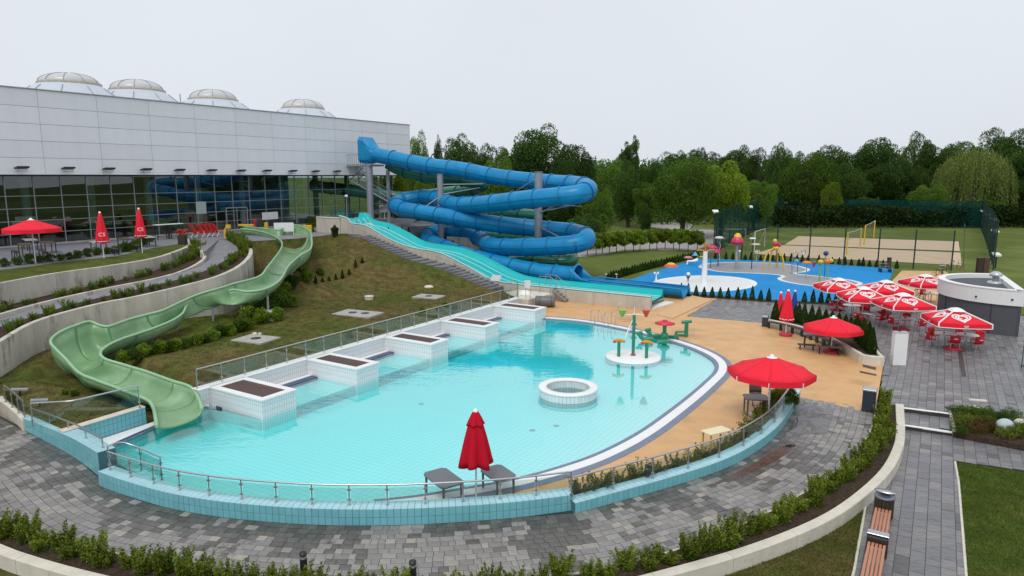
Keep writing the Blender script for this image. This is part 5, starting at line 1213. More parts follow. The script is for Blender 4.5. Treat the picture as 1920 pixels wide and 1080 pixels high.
pb = P(1440,788,0); zt_ = PD(1446,668,pb.y).z
par_big = parasol('large open red parasol beside the grey plastic table on the orange deck', pb, zt_, 1.72, .62, 8, rot=R(22), val=.22, baser=.0)
m = MB(); m.cyl(0,0,.003,.02,.2,12); m.build('foot', M_white, par_big)
for k_ in range(8):
    a_ = 2*math.pi*k_/8; m = MB(); m.box(-.018,.018,-.012,.012,0,.2); o = m.build('rib_end', M_white, par_big); o.location = (1.74*math.cos(a_),1.74*math.sin(a_),zt_-.62-.24); o.rotation_euler.z = a_
pb = P(1558,661,0); parasol('open plain red parasol with round red base beside the planter bench', pb, PD(1560,594,pb.y).z, 1.62, .62, 8, rot=R(5), val=.2, baser=.42)
# logo parasols (square, white piped, white concentric heart emblem)
def heart(w, n=40):
    out = []
    for i in range(n):
        a = 2*math.pi*i/n; out.append((w*.5*(16*math.sin(a)**3)/16, w*.5*(13*math.cos(a)-5*math.cos(2*a)-2*math.cos(3*a)-math.cos(4*a))/16))
    return out
M_logo = mat('logo_white', (.8,.78,.78), .5)
def ribbon(pts, w, closed=True):
    """flat printed ribbon in the xy plane"""
    P3 = [Vector((x,y,0)) for x, y in pts]; a = offset(P3, w/2, closed); b = offset(P3, -w/2, closed); mm = MB(); n = len(P3)
    fs = [(i,(i+1) % n,(i+1) % n+n,i+n) for i in range(n if closed else n-1)]; mm.add(a+b, fs); return mm
lb = MB()
q_ = ribbon(heart(1.0), .10); lb.add(q_.v, q_.f)
inner_h = heart(.66, 40)[4:37]; q_ = ribbon([(x*1.0, y*1.0-.0) for x, y in inner_h], .08, False); lb.add(q_.v, q_.f)
sw_ = [(.30*math.cos(a)*(1-a/9)+.0, .22*math.sin(a)*(1-a/9)+.02) for a in np.linspace(-.6,4.6,18)]; q_ = ribbon(sw_, .08, False); lb.add(q_.v, q_.f)
LOGO = lb.mesh('heart_emblem', [M_logo])
cafe = [((1574,521),1572,577,2.0,'far left of the café group'),((1663,525),1663,578,2.0,'behind the left pair of the café group'),((1737,514),1742,566,2.0,'farthest back beside the orange court'),((1621,537),1620,604,2.05,'second row left, above the oval tables'),((1695,549),1695,616,2.08,'in the middle of the café plaza, behind the white pillar'),((1794,577),1790,656,2.08,'nearest one, beside the grey kiosk')]
cpar = None
for i, ((xt,yt),xb,yb,rad,w) in enumerate(cafe):
    b_ = P(xt,yt,2.46); b_.z = 0; rot = R([42,42,50,36,45,33][i]); h = 2.38
    lab = 'white edged heart emblem parasol, '+w
    if cpar is None:
        cpar = parasol(lab, b_, h, 1.92, .60, 4, rot=rot, val=.24, baser=.5, piping=True, group='café parasols with heart emblems')
        slope = math.atan2(.60, 1.92*math.cos(math.pi/4))
        for k in range(4):
            a = math.pi/2*k+math.pi/4; s = .60; rr = 1.92*math.cos(math.pi/4)*s
            o = bpy.data.objects.new('heart_emblem', LOGO); COL.objects.link(o); o.parent = cpar; o.scale = (1.0,.95,1)
            o.matrix_local = Matrix.Translation((rr*math.cos(a), rr*math.sin(a), h-.60*s**.92+.012)) @ Matrix.Rotation(a+math.pi/2,4,'Z') @ Matrix.Rotation(slope,4,'X') @ Matrix.Diagonal((.92,.84,1,1))
            for dx in (.05,):
                o = bpy.data.objects.new('small_emblem', LOGO); COL.objects.link(o); o.parent = cpar
                o.matrix_local = Matrix.Rotation(a+math.pi/2,4,'Z') @ Matrix.Translation((dx*.9,-1.39,h-.60-.15)) @ Matrix.Rotation(math.pi/2,4,'X') @ Matrix.Diagonal((.24,.15,1,1))
        cpar.location = b_
    else: dup(cpar, b_, rot, lab)
def closed_parasol(label, base, h, cl, rb, rt=.09, n=8, col=M_red, poler=.03, baser=.0, tier=True, text=None, group='closed red parasols', bottom=None, hem=False):
    """canopy hangs folded: pleated skirt"""
    t = thing('closed_parasol', label, 'parasol', base, random.uniform(0,1), group)
    m = MB(); m.cyl(0,0,0,h-.05,poler,10); m.build('pole', M_white, t)
    def pleat(z0, z1, r0, r1, depth, name, wob=.0):
        rows = []; N_ = n*8; Kk = 8
        for k in range(Kk+1):
            s = k/Kk; z = lerp(z0,z1,s); rr = lerp(r0,r1,s**.85); row = []
            for i in range(N_):
                a = 2*math.pi*i/N_; f = 1-depth*(.35+.65*s)*(.5-.5*math.cos(n*a))**1.2; row.append((rr*f*math.cos(a), rr*f*math.sin(a), z+(wob*math.sin(n*a*.5+1) if k == Kk else 0)))
            rows.append(row)
        mm = MB(); mm.loft(rows, closed=True, sm=True); o = mm.build(name, col, t); md = o.modifiers.new('s','SOLIDIFY'); md.thickness = .008; return o
    if tier:
        pleat(h-.02, h-cl*.26, .06, rb*.52, .32, 'top_tier', .02); pleat(h-cl*.2, h-cl, rb*.34, rb, .42, 'folded_canopy', .05)
    else: pleat(h-.02, h-cl, .06, rb, .3, 'folded_canopy', .03)
    m = MB(); m.lathe([(.01,h+.06),(.05,h+.05),(.085,h-.05)],10); m.build('cap', M_white, t)
    if hem:
        m = MB(); m.tube([(rb*.93*math.cos(2*math.pi*i/24),rb*.93*math.sin(2*math.pi*i/24),h-cl+.12+.02*math.sin(i*3)) for i in range(24)], .022, 5, closed=True); m.build('white_print', M_logo, t)
    if baser: m = MB(); m.lathe([(baser,.003),(baser,.1),(baser*.9,.16),(.07,.17)],20); m.build('base', MATS['base_red'], t)
    if text:
        for yo, sz, zz in ((0,.36,h-cl*.72),):
            ang = math.atan2(-t.location.y, -t.location.x)-t.rotation_euler.z   # printed side turned to the pool
            rr = rb*.8
            text_mesh('CS', sz, M_logo, t, Matrix.Rotation(ang+math.pi/2,4,'Z') @ Matrix.Translation((0,-rr,zz)) @ Matrix.Rotation(math.pi/2-.12,4,'X'))
    return t
b_ = P(893,938,0); closed_parasol('tall closed crimson parasol with two tiers standing in front by the pool', b_, PD(893,769,b_.y).z, 1.75, .56, n=6, col=mat('crimson_canvas', (.50,.004,.02), .8, bump=.1, spec=.2))
b_ = P(1473,629,0); closed_parasol('closed red parasol with white hem print behind the long planter bench', b_, PD(1473,544,b_.y).z, 1.95, .46, n=7, baser=.4, tier=False, hem=True)
b_ = P(1487,606,0); closed_parasol('closed dark blue parasol half hidden behind the closed red one', b_, PD(1487,545,b_.y).z, 1.9, .3, n=6, col=mat('blue_canvas', (.02,.05,.25), .8), tier=False)
b_ = P(1461,604,0); closed_parasol('second closed red parasol at the left behind the hem printed one', b_, PD(1466,548,b_.y).z, 1.7, .28, n=6, tier=False)
b_ = P(195,484,TZ); closed_parasol('closed red parasol on the terrace, lower left one with white letters', b_, PD(192,398,b_.y).z-TZ, 2.1, .45, n=7, tier=False, text='CS', hem=True)
b_ = P(267,474,TZ); closed_parasol('closed red parasol on the terrace, farther right one with white letters', b_, PD(265,391,b_.y).z-TZ, 2.1, .42, n=7, tier=False, text='CS', hem=True)
b_ = P(67,494,TZ); parasol('open red parasol on the terrace at the far left above the dark tables', b_, PD(62,411,b_.y).z-TZ, 1.72, .6, 8, rot=R(14), val=.22, baser=0)
# ================================================================== FURNITURE
def wood_table(label, p, rz, L_=1.8, W_=.75, h=.74, top=None, cat='table', group=None):
    t = thing('terrace_table', label, cat, p, rz, group)
    m = MB(); m.cbox(-L_/2,L_/2,-W_/2,W_/2,h-.05,h,.01); m.build('tabletop', top or M_brown, t)
    for sx in (-1,1):
        for sy in (-1,1):
            m = MB(); m.box(-.03,.03,-.03,.03,0,h-.052); o = m.build('leg', M_black, t); o.location = (sx*(L_/2-.1), sy*(W_/2-.08), 0)
    return t
def bench(label, p, rz, L_=1.8, h=.45, back=False, group=None, m_=None, n=3, name='bench'):
    t = thing(name, label, 'bench', p, rz, group); sm_ = None
    for k in range(n):
        if sm_ is None: mm = MB(); mm.cbox(-L_/2,L_/2,-.05,.05,-.035,0,.008); sm_ = mm.mesh('slat', [m_ or M_woodd])
        o = bpy.data.objects.new('slat', sm_); COL.objects.link(o); o.parent = t; o.location = (0,(k-(n-1)/2)*.125,h)
        if back and k < 2: o = bpy.data.objects.new('backrest_slat', sm_); COL.objects.link(o); o.parent = t; o.location = (0,n*.07,h+.2+k*.17); o.rotation_euler.x = R(80)
    for sx in (-1,0,1) if L_ > 2.2 else (-1,1):
        m = MB(); m.box(-.03,.03,-.17,-.11,0,h-.036); m.box(-.03,.03,.11,.17,0,h-.036 if not back else h+.45); m.box(-.025,.025,-.11,.11,h-.08,h-.037); o = m.build('leg_frame', M_black, t); o.location = (sx*(L_/2-.15),0,0)
    return t
wt_ = mat('table_pale', (.34,.36,.37), .5)
for x, y, rz_, lab, top in ((50,478,-58,'dark table nearest the left frame edge under the open red parasol',None),(92,474,-58,'brown table right of the open red parasol on the terrace',None),(58,468,-58,'pale topped table behind the dark ones at the far left',wt_),
    (186,474,-58,'pale topped table beside the lower left closed parasol',wt_),(236,466,-58,'dark long table between the two closed parasols',None),(278,462,-58,'pale topped table beside the right closed parasol',wt_)):
    wood_table(lab, P(x,y,TZ), R(rz_+10), 2.0, .8, .8, top, group='tables on the terrace')
for x, y, lab in ((30,483,'dark bench at the far left of the terrace'),(82,482,'dark bench in front of the brown terrace table'),(214,477,'dark bench between pale table and dark long table'),(256,470,'dark bench at the right closed parasol')):
    bench(lab, P(x,y,TZ), R(-48), 1.8, group='dark terrace benches')
# white bar tables near the glass
for x, y, lab in ((305,449,'white high table at the glass front, left one'),(330,447,'white high table at the glass front, right one')):
    wood_table(lab, P(x,y,TZ), RZ+R(90), 1.3, .6, 1.35, M_white, group='white high tables')
def lounge_chair(label, p, rz, s=1.0):
    t = thing('lounge_chair', label, 'lounge chair', p, rz, 'red lounge chairs on the terrace')
    m = MB(); m.poly([Vector(q) for q in ((-.3,-.35,0),(.3,-.35,0),(.3,.3,0),(-.3,.3,0))], .38, .43); m.build('seat', mat('coral_red', (.62,.05,.05), .5) if 'coral_red' not in MATS else MATS['coral_red'], t)
    m = MB(); m.add([(-.3,.3,.4),(.3,.3,.4),(.3,.75,1.25),(-.3,.75,1.25),(-.3,.35,.38),(.3,.35,.38),(.3,.8,1.23),(-.3,.8,1.23)], [(0,1,2,3),(7,6,5,4),(0,4,5,1),(1,5,6,2),(2,6,7,3),(3,7,4,0)]); m.build('backrest', MATS['coral_red'], t)
    m = MB(); m.box(-.36,-.31,-.3,.35,.6,.64); m.box(.31,.36,-.3,.35,.6,.64); m.build('armrests', MATS['coral_red'], t)
    for sx in (-1,1):
        m = MB(); m.tube([(sx*.33,-.38,0),(sx*.33,-.33,.6)],.022,6); m.tube([(sx*.33,.6,0),(sx*.33,.3,.4)],.022,6); m.build('leg', M_white, t)
    return t
lc = lounge_chair('red lounge chair with tall back on the terrace, leftmost of five', P(373,445.5,TZ), R(150))
for i, (x, y, w) in enumerate(((385,444.5,'second from the left'),(394,444,'in the middle'),(402,443.5,'second from the right'),(410,443,'rightmost'))):
    dup(lc, P(x,y,TZ), R(150+i*4), 'red lounge chair with tall back on the terrace, %s of five' % w)
def pchair(label, p, rz, m_=M_redpl, group='red plastic café chairs'):
    t = thing('cafe_chair', label, 'chair', p, rz, group)
    m = MB(); m.cbox(-.24,.24,-.24,.22,.42,.46,.015); m.build('seat', m_, t)
    rows = []
    for k in range(5):
        s = k/4; rows.append([(lerp(-.26,.26,j/8), .22+.05*s-.10*(abs(j/4-1))**2, .46+.42*s) for j in range(9)])
    m = MB(); m.loft(rows, sm=True); o = m.build('backrest', m_, t); md = o.modifiers.new('s','SOLIDIFY'); md.thickness = .02
    m = MB(); m.tube([(-.27,-.18,.42),(-.28,-.16,.66),(-.27,.18,.70)],.022,6); m.tube([(.27,-.18,.42),(.28,-.16,.66),(.27,.18,.70)],.022,6); m.build('armrests', m_, t)
    for sx in (-1,1):
        for sy in (-1,1):
            mm = MB(); mm.tube([(sx*.26,sy*.25,0),(sx*.21,sy*.2,.42)],.016,6); mm.build('leg', M_metal, t)
    m = MB(); m.box(-.1,.1,.283,.286,.66,.72); m.build('printed_mark', M_logo, t)
    return t
def rtable(label, p, r=.62, h=.74):
    t = thing('cafe_table', label, 'table', p, 0, 'round white café tables')
    m = MB(); m.lathe([(.01,h),(r-.01,h),(r,h-.012),(r-.01,h-.03),(.01,h-.03)],28); m.build('tabletop', mat('table_white', (.66,.65,.64), .3) if 'table_white' not in MATS else MATS['table_white'], t)
    m = MB(); m.cyl(0,0,.03,h-.031,.035,10); m.build('column', M_metal, t)
    m = MB()
    for k in range(4):
        a = math.pi/2*k+.4; m.tube([(0,0,.07),(.34*math.cos(a),.34*math.sin(a),.02)],.02,6)
    m.build('foot', M_metal, t)
    m = MB(); m.cyl(.1,.05,h+.001,h+.06,.05,10); m.build('ashtray', M_dark, t)
    return t
tb = None; ch = None; groups_ = [((1580,582),'far left'),((1596,590),'left, in front of the far left one'),((1628,606),'under the second row parasol'),((1690,590),'behind the middle parasol'),((1697,617),'just behind the white pillar'),((1771,648),'left of the nearest parasol pole'),((1811,650),'right of the nearest parasol pole'),((1745,566),'farthest back by the orange court')]
cpos = {0:[200,330],1:[20,320,100],2:[10,80,200,290,330],3:[20,100,250],4:[190,300,340,60],5:[185,100,265],6:[270,20,80],7:[90,10]}
k_ = 0
for i, ((x,y),w) in enumerate(groups_):
    p = P(x,y,0); lab = 'round white café table, '+w
    if tb is None: tb = rtable(lab, p)
    else: dup(tb, p, .3*i, lab)
    for j, a in enumerate(cpos[i]):
        a = R(a); q = p+Vector((math.cos(a),math.sin(a),0))*.95; rz_ = a-math.pi/2+random.uniform(-.25,.25)
        side = ['right side','far right side','far side','far left side','left side','near left side','near side','near right side'][int(((math.degrees(a)+22.5) % 360)//45)]
        cl_ = 'red chair on the %s of table %s' % (side, w.replace('farthest','far').replace('just ','').replace(', in front of the far left one',' second').replace('parasol pole','parasol'))
        if ch is None: ch = pchair(cl_, q, rz_)
        else: dup(ch, q, rz_, cl_)
m = thing('pavilion_back_chairs', 'dark wire chair stacked beside the far café table', 'chair', P(1722,566,0)); 
mm = MB()
for k in range(3):
    for sx in (-.22,.22): mm.tube([(sx+k*.1,-.2,0),(sx+k*.1,-.2,.45+k*.1),(sx+k*.1,.25,.5+k*.1),(sx+k*.1,.3,.95+k*.1)],.02,5)
    mm.tube([(-.22+k*.1,.3,.95+k*.1),(.22+k*.1,.3,.95+k*.1)],.02,5); mm.tube([(-.22+k*.1,.25,.5+k*.1),(.22+k*.1,.25,.5+k*.1)],.02,5)
mm.build('frame', M_dark, m)
# deck furniture
def plastic_table(label, p, rz, L_=.95, W_=.7, h=.72, m_=M_plast, tilt=0):
    t = thing('plastic_table', label, 'table', p, rz, 'grey plastic tables')
    c = .12; pts = [(-L_/2+c,-W_/2),(L_/2-c,-W_/2),(L_/2,-W_/2+c),(L_/2,W_/2-c),(L_/2-c,W_/2),(-L_/2+c,W_/2),(-L_/2,W_/2-c),(-L_/2,-W_/2+c)]
    m = MB(); m.poly([Vector((x,y,0)) for x, y in pts], h-.05, h); m.build('tabletop', m_, t)
    for sx in (-1,1):
        for sy in (-1,1):
            m = MB(); m.cyl(0,0,0,h-.051,.03,8,r1=.045); o = m.build('leg', m_, t); o.location = (sx*(L_/2-.1), sy*(W_/2-.1), 0)
    return t
M_plt = mat('taupe_plastic', (.17,.15,.16), .45)
pt = P(1415,785,0); plastic_table('taupe plastic table standing under the large open red parasol', P(1416,776,0), R(-6), 1.0, .8, .76, M_plt)
t = thing('plastic_chair', 'brown plastic chair behind the taupe table under the large red parasol', 'chair', P(1418,757,0), R(0))
m = MB(); m.cbox(-.26,.26,-.26,.24,.42,.46,.02); m.build('seat', M_plt, t)
m = MB(); m.loft([[(lerp(-.27,.27,j/8), .24+.06*s-.07*(abs(j/4-1))**2, .46+.46*s-.05*(abs(j/4-1))**3*s) for j in range(9)] for s in (0,.33,.66,1)], sm=True); o = m.build('backrest', mat('brown_plastic', (.16,.11,.085), .5), t); md = o.modifiers.new('s','SOLIDIFY'); md.thickness = .025
for sx in (-1,1):
    for sy in (-1,1): m = MB(); m.tube([(sx*.27,sy*.27,0),(sx*.23,sy*.22,.42)],.025,6); m.build('leg', M_plt, t)
m = MB(); m.box(-.3,.3,-.15,.15,.0,.09); o = tag(m.build('white_foot_bag', M_white), 'white weight sack lying beneath the taupe table', 'sack'); o.location = P(1420,779,0)
plastic_table('left grey plastic table behind the railing beside the closed crimson parasol', P(832,932,0), R(-56), 1.35, .82, .66)
plastic_table('right grey plastic table behind the railing beside the closed crimson parasol', P(934,922,0), R(-58), 1.1, .8, .66)
t = thing('folding_table', 'cream folding table with yellow legs on the orange deck beside the railing', 'table', P(1341,842,0), R(28))
m = MB(); m.cbox(-.52,.52,-.26,.26,.70,.74,.01); m.build('tabletop', mat('cream_paint', (.72,.64,.42), .5), t)
for sx in (-1,1):
    for sy in (-1,1): m = MB(); m.box(-.025,.025,-.025,.025,0,.69); o = m.build('leg', mat('yellow_leg', (.55,.38,.08), .5) if 'yellow_leg' not in MATS else MATS['yellow_leg'], t); o.location = (sx*.44,sy*.2,0)
# planter with benches
inn = [(1444,601),(1470,604.5),(1497,611),(1540,626),(1575,642),(1605,660),(1622,669),(1657,673)]
ow = resample(smooth([P(x,y,.48) for x, y in [(1440,599),(1470,605),(1500,612),(1540,626),(1575,642),(1603,658),(1620,666),(1659,670)]], 6), .35)
pw = thing('planter_wall', 'long curved concrete planter wall with thuja hedge behind, beside the orange deck', 'planter', ow[0])
i0 = 0
while i0 < len(ow)-2:
    i1 = min(i0+8, len(ow)-1); sg = [q.copy() for q in ow[i0:i1+1]]; d = (sg[1]-sg[0]).normalized()*.006; sg[0] += d; sg[-1] -= d; c = sg[0].copy(); c.z = 0
    m = MB(); m.wall([q-c for q in sg], .22, -.05, .48); o = m.build('wall_segment', M_conc2, pw, recalc=True); o.location = c-pw.location; i0 = i1
back_ = [P(1659,670,.48), P(1640,648,.48), P(1634,640,.48)]
m = MB(); m.wall(resample(back_, .4), .18, -.05, .47); m.build('end_wall', M_conc2, pw, world=True, recalc=True)
pl_in = [Vector((q.x,q.y,0)) for q in offset(ow,.1)]+[P(1634,640,.0), P(1600,617), P(1560,602), P(1500,597), P(1450,591)]
m = MB(); m.poly(pl_in, -.05, .36); struct(m.build('planter_soil', M_soil))
def bench_curve(label, i0, i1, d=-.38):
    c = resample(offset(ow[i0:i1], d), .9); t = thing('planter_bench', label, 'bench', Vector((c[0].x,c[0].y,0)), 0, 'benches along the planter')
    for k in range(3):
        m = MB(); s_ = offset(c, -.14*k+.14); m.wall([Vector((q.x,q.y,0))-t.location for q in s_], .11, .42, .46); m.build('slat', M_woodd, t, recalc=True)
    for q in c: m = MB(); m.box(-.03,.03,-.17,.17,0,.415); o = m.build('leg_frame', M_black, t); o.location = Vector((q.x,q.y,0))-t.location
bench_curve('long dark slatted bench following the planter wall at its left end', 1, 13)
bench_curve('dark slatted bench in front of the planter wall at its right end', 14, 22)
wood_table('dark picnic table left of the open red parasol by the planter', P(1532,651,0), R(-20), 1.6, .7, .76, mat('grey_slats', (.16,.16,.16), .6)); 
bench('dark bench in front of the picnic table by the planter', P(1554,664,0), R(-20), 1.3, .45, m_=MATS['grey_slats']); bench('dark bench at the left of the picnic table by the planter', P(1512,655,0), R(-20), 1.0, .3)
# bins, bollards, pillar
def bin_(label, p, h, w, rz=0):
    t = thing('litter_bin', label, 'litter bin', p, rz, 'litter bins')
    m = MB(); m.cbox(-w/2,w/2,-w/2,w/2,.03,h-.08,.01); m.build('body', mat('bin_dark', (.025,.035,.05), .4) if 'bin_dark' not in MATS else MATS['bin_dark'], t)
    m = MB(); m.cbox(-w/2-.02,w/2+.02,-w/2-.02,w/2+.02,h-.078,h,.02); m.build('lid', M_metal, t)
    m = MB(); m.box(-w/2+.04,w/2-.04,-w/2+.04,w/2-.04,0,.029); m.build('foot', M_dark, t)
bin_('tall dark litter bin with steel lid at the corner of deck and ring path', P(1628,770,0), 1.0, .5, RZ)
bin_('low dark litter bin at the left end of the planter bench', P(1434,612,0), .72, .34, RZ)
def bollard(label, p, h=.75, r=.075):
    t = thing('bollard_light', label, 'bollard', p, 0, 'black bollard lights')
    m = MB(); m.cyl(0,0,0,h*.8,r,14); m.build('column', M_black, t)
    m = MB(); m.cyl(0,0,h*.802,h*.9,r*.82,14); m.build('lens', mat('lens_grey', (.25,.26,.27), .3) if 'lens_grey' not in MATS else MATS['lens_grey'], t)
    m = MB(); m.lathe([(r,h*.902),(r*1.02,h),(.01,h+.01)],14); m.build('cap', M_black, t)
for x, y, yt, lab in ((1604,871,849,'black bollard light in the hedge halfway up the right side'),(1213,912,872,'black bollard light among shrubs behind the right tiled wall'),(571,1090,1036,'black bollard light at the bottom edge left of centre'),(775,1105,1052,'black bollard light at the bottom edge near the middle'),(1664,757,735,'black bollard light at the top end of the front hedge')):
    b_ = P(x,y,0); bollard(lab, b_, PD(x,yt,b_.y).z, .09)
b_ = P(1683,683,0); t = thing('white_pillar', 'plain white box pillar standing on the café plaza', 'pillar', b_, R(-4)); h = PD(1684,622,b_.y).z
m = MB(); m.box(-.34,.34,-.18,.18,0,h-.03); m.build('body', M_white, t)
m = MB(); m.box(-.36,.36,-.2,.2,h-.028,h); m.build('top_plate', mat('top_grey', (.4,.4,.42), .5), t)
m = MB(); m.cyl(0,.1,h+.0,h+.28,.05,8); m.box(-.25,.25,-.02,.02,h+.26,h+.3); m.build('tap_fitting', M_dark, t)
# wooden slatted bench with bins on the lower path
bd = (P(1640,1080,-.3)-P(1668,900,-.3)); bl_ = math.atan2(bd.y, bd.x)
bang = math.atan2(CA, SA)
def round_bin(label, p):
    t = thing('slatted_bin', label, 'litter bin', p, bang-math.pi/2, 'bins clad with dark slats'); s0 = None
    for k in range(16):
        a = 2*math.pi*k/16
        if s0 is None: mm = MB(); mm.box(-.01,.01,-.045,.045,.08,.66); s0 = mm.mesh('slat', [M_woodd])
        o = bpy.data.objects.new('slat', s0); COL.objects.link(o); o.parent = t; o.location = (.26*math.cos(a), .26*math.sin(a), 0); o.rotation_euler.z = a
    m = MB(); m.lathe([(.235,.1),(.235,.64),(.2,.66)],24); m.lathe([(.01,.1),(.235,.1)],24); m.build('liner', M_black, t)
    m = MB(); m.lathe([(.2,.665),(.28,.68),(.29,.72),(.2,.74),(.19,.5)],24); m.build('rim', mat('rim_grey', (.12,.14,.17), .4), t)
    m = MB(); m.lathe([(.30,.76),(.30,.79),(.01,.795)],20,(0,.24,0),ry=.5); m.box(-.25,.25,.3,.34,.1,.77); m.build('roof_plate', M_metal, t)
    return t
s0_ = P(1656,954,.16); s0_.z = -.3
round_bin('round litter bin clad in dark slats at the top end of the wooden benches', s0_+Vector((SA,CA,0))*.36)
def slat_bench(label, pa, pb, wd=.46, h=.46):
    d = pb-pa; L_ = d.length; t = thing('wooden_bench', label, 'bench', (pa+pb)/2, math.atan2(d.y,d.x), 'orange slatted wooden benches'); n = 5; sm_ = None
    for k in range(n):
        if sm_ is None: mm = MB(); mm.cbox(-L_/2,L_/2,-wd/n/2+.012,wd/n/2-.012,-.04,0,.008); sm_ = mm.mesh('slat', [M_wood])
        o = bpy.data.objects.new('slat', sm_); COL.objects.link(o); o.parent = t; o.location = (0,(k-(n-1)/2)*wd/n,h)
    for sx in (-1,1):
        m = MB(); m.box(-.04,.04,-wd/2+.02,wd/2-.02,0,h-.042); o = m.build('support', M_conc, t); o.location = (sx*(L_/2-.2),0,0)
bdv = Vector((-SA,-CA,0)); s0_ = P(1656,954,.16); s0_.z = -.3; Lb = (P(1645,1003,.16)-P(1656,954,.16)).length
slat_bench('wooden bench with orange slats between the round bin and the square slatted box', s0_, s0_+bdv*Lb)
bx = s0_+bdv*(Lb+.24)
t = thing('slatted_box', 'square dark slatted box bin with steel top between the two wooden benches', 'litter bin', bx, bang-math.pi/2)
for k in range(9):
    for s_ in (-1,1):
        m = MB(); m.box(-.022,.022,-.01,.01,.05,.56); o = m.build('slat', M_woodd, t); o.location = (-.22+k*.055, s_*.2, 0)
    for s_ in (-1,1):
        if k < 7: m = MB(); m.box(-.01,.01,-.022,.022,.05,.56); o = m.build('slat', M_woodd, t); o.location = (s_*.25, -.165+k*.055, 0)
m = MB(); m.box(-.23,.23,-.18,.18,.04,.55); m.build('liner', M_black, t)
m = MB(); m.cbox(-.27,.27,-.04,.22,.565,.60,.01); m.build('steel_top', M_metal, t)
slat_bench('wooden bench with orange slats running out of the bottom edge', bx+bdv*.26, bx+bdv*(.26+2.4))
# rock garden sphere and stones
b_ = P(1883,812,-.06); t = thing('stone_sphere', 'pale grey stone ball in the rock garden at the right edge', 'stone ball', b_)
m = MB(); m.ball((0,0,.26),.33,28); m.build('ball', mat('pale_stone', (.40,.47,.50), .6, var=.15, vscale=6, bump=.3), t)
for x, y, r_, lab in ((1895,806,.1,'small yellowish stone right of the stone ball'),(1912,795,.22,'white rock at the right frame edge in the rock garden'),(1829,767,.16,'whitish boulder at the back of the rock garden'),(968,0,0,'')):
    if r_ == 0: continue
    m = MB(); m.ball((0,0,r_*.3),r_,10,sz=.7); o = tag(m.build('garden_stone', M_conc2), lab, 'stone'); o.location = P(x,y,-.02)
for x, y, lab in ((1833,752,'loose pale paving slab on the plaza behind the rock garden'),): 
    m = MB(); m.cbox(-.35,.35,-.1,.1,0,.07,.01); o = tag(m.build('loose_slab', M_conc2), lab, 'slab'); o.location = P(x,y,.004); o.rotation_euler.z = R(-12)
# manholes on the hill
for (x, y, w, d, lab, hs_) in ((480,637,2.1,1.6,'concrete manhole slab in the lawn, nearest the green slide',[(0,0)]),(671,589,2.9,1.8,'concrete manhole slab with two covers in the middle of the lawn',[(-.4,0),(.5,.1)]),(804,557,2.1,1.5,'concrete manhole slab farthest right on the lawn',[(0,0)])):
    t = thing('manhole_slab', lab, 'manhole', onhill(x,y,.03), RZ+R(10), 'manhole slabs on the lawn')
    m = MB(); m.cbox(-w/2,w/2,-d/2,d/2,-.3,.05,.02); m.build('slab', mat('grey_slab', (.36,.345,.32), .9, var=.2, bump=.3) if 'grey_slab' not in MATS else MATS['grey_slab'], t)
    for (hx, hy) in hs_:
        m = MB(); m.cyl(0,0,.052,.07,.28,16); o = m.build('cover', M_dark, t); o.location = (hx,hy,0)
m = MB(); m.ball((0,0,.02),.16,8,sz=.7); m.ball((.25,.1,.0),.12,8,sz=.7); o = tag(m.build('pale_stones', M_conc2), 'two pale stones lying on the manhole slab nearest the green slide', 'stones'); o.location = onhill(478,630,.1)
m = MB(); m.cyl(0,0,-.1,.22,.33,18); m.lathe([(.36,.2),(.36,.27),(.01,.28)],18); o = tag(m.build('shaft_cover', M_conc2), 'small round concrete shaft cover in the middle of the lawn', 'shaft cover'); o.location = onhill(692,561)
m = MB(); m.ball((0,0,0),.42,10,sz=.35); o = tag(m.build('flat_boulder', M_conc2), 'flat pale boulder on the lawn near the stone stairs', 'boulder'); o.location = onhill(804,538)
# lawn spotlights by the left railing
for x, y, lab in ((75,763,'small black ground spotlight in the grass by the tiled wall'),(38,742,'small grey ground spotlight in the grass by the left kerb')):
    t = thing('ground_spotlight', lab, 'spotlight', onhill(x,y), R(30)); m = MB(); m.cyl(0,0,0,.25,.03,6); m.build('stake', M_black, t); m = MB(); m.add([(-.3,-.15,.3),(.3,-.15,.22),(.3,.15,.22),(-.3,.15,.3),(-.3,-.15,.36),(.3,-.15,.28),(.3,.15,.28),(-.3,.15,.36)],[(3,2,1,0),(4,5,6,7),(0,1,5,4),(1,2,6,5),(2,3,7,6),(3,0,4,7)]); m.build('lamp_head', M_galv, t)
# terrace lamp and items near slide heads
def lamp(label, p, h, group=None, double=False):
    t = thing('lamp_post', label, 'lamp post', p, 0, group); m = MB(); m.cyl(0,0,0,h,.05,8,r1=.035); m.build('pole', M_galv, t)
    m = MB(); m.lathe([(.05,h),(.14,h+.05),(.16,h+.2),(.01,h+.26)],12); m.build('lamp_head', M_white, t); return t
b_ = P(652,438,TZ); lamp('slim grey lamp post at the corner of the platform wall', b_, PD(652,370,b_.y).z-TZ)
b_ = P(628,440,TZ); t = thing('potted_shrub', 'clipped dark green shrub in a dark pot before the platform wall', 'potted plant', b_)
m = MB(); m.cyl(0,0,0,.55,.3,16,r1=.38); m.build('pot', M_black, t)
m = MB(); m.box(-.2,.2,-.2,.2,0,.35); m.tube([(-.15,-.1,.3),(-.1,-.1,.9),(.1,-.1,1.0)],.1,6); m.box(-.1,.3,-.05,.15,.9,1.25); o = tag(m.build('yellow_ride', mat('toy_yellow', (.65,.42,.02), .4)), 'yellow plastic toy figure at the head of the ramp', 'toy'); o.location = P(427,447,TZ)
m = MB(); m.cbox(-.8,.8,-.15,.15,0,.2,.04); o = tag(m.build('yellow_pad', MATS['toy_yellow']), 'yellow cushion pad on the start of the green slide', 'pad'); o.location = P(462,424,5.05); o.rotation_euler.z = R(-10)
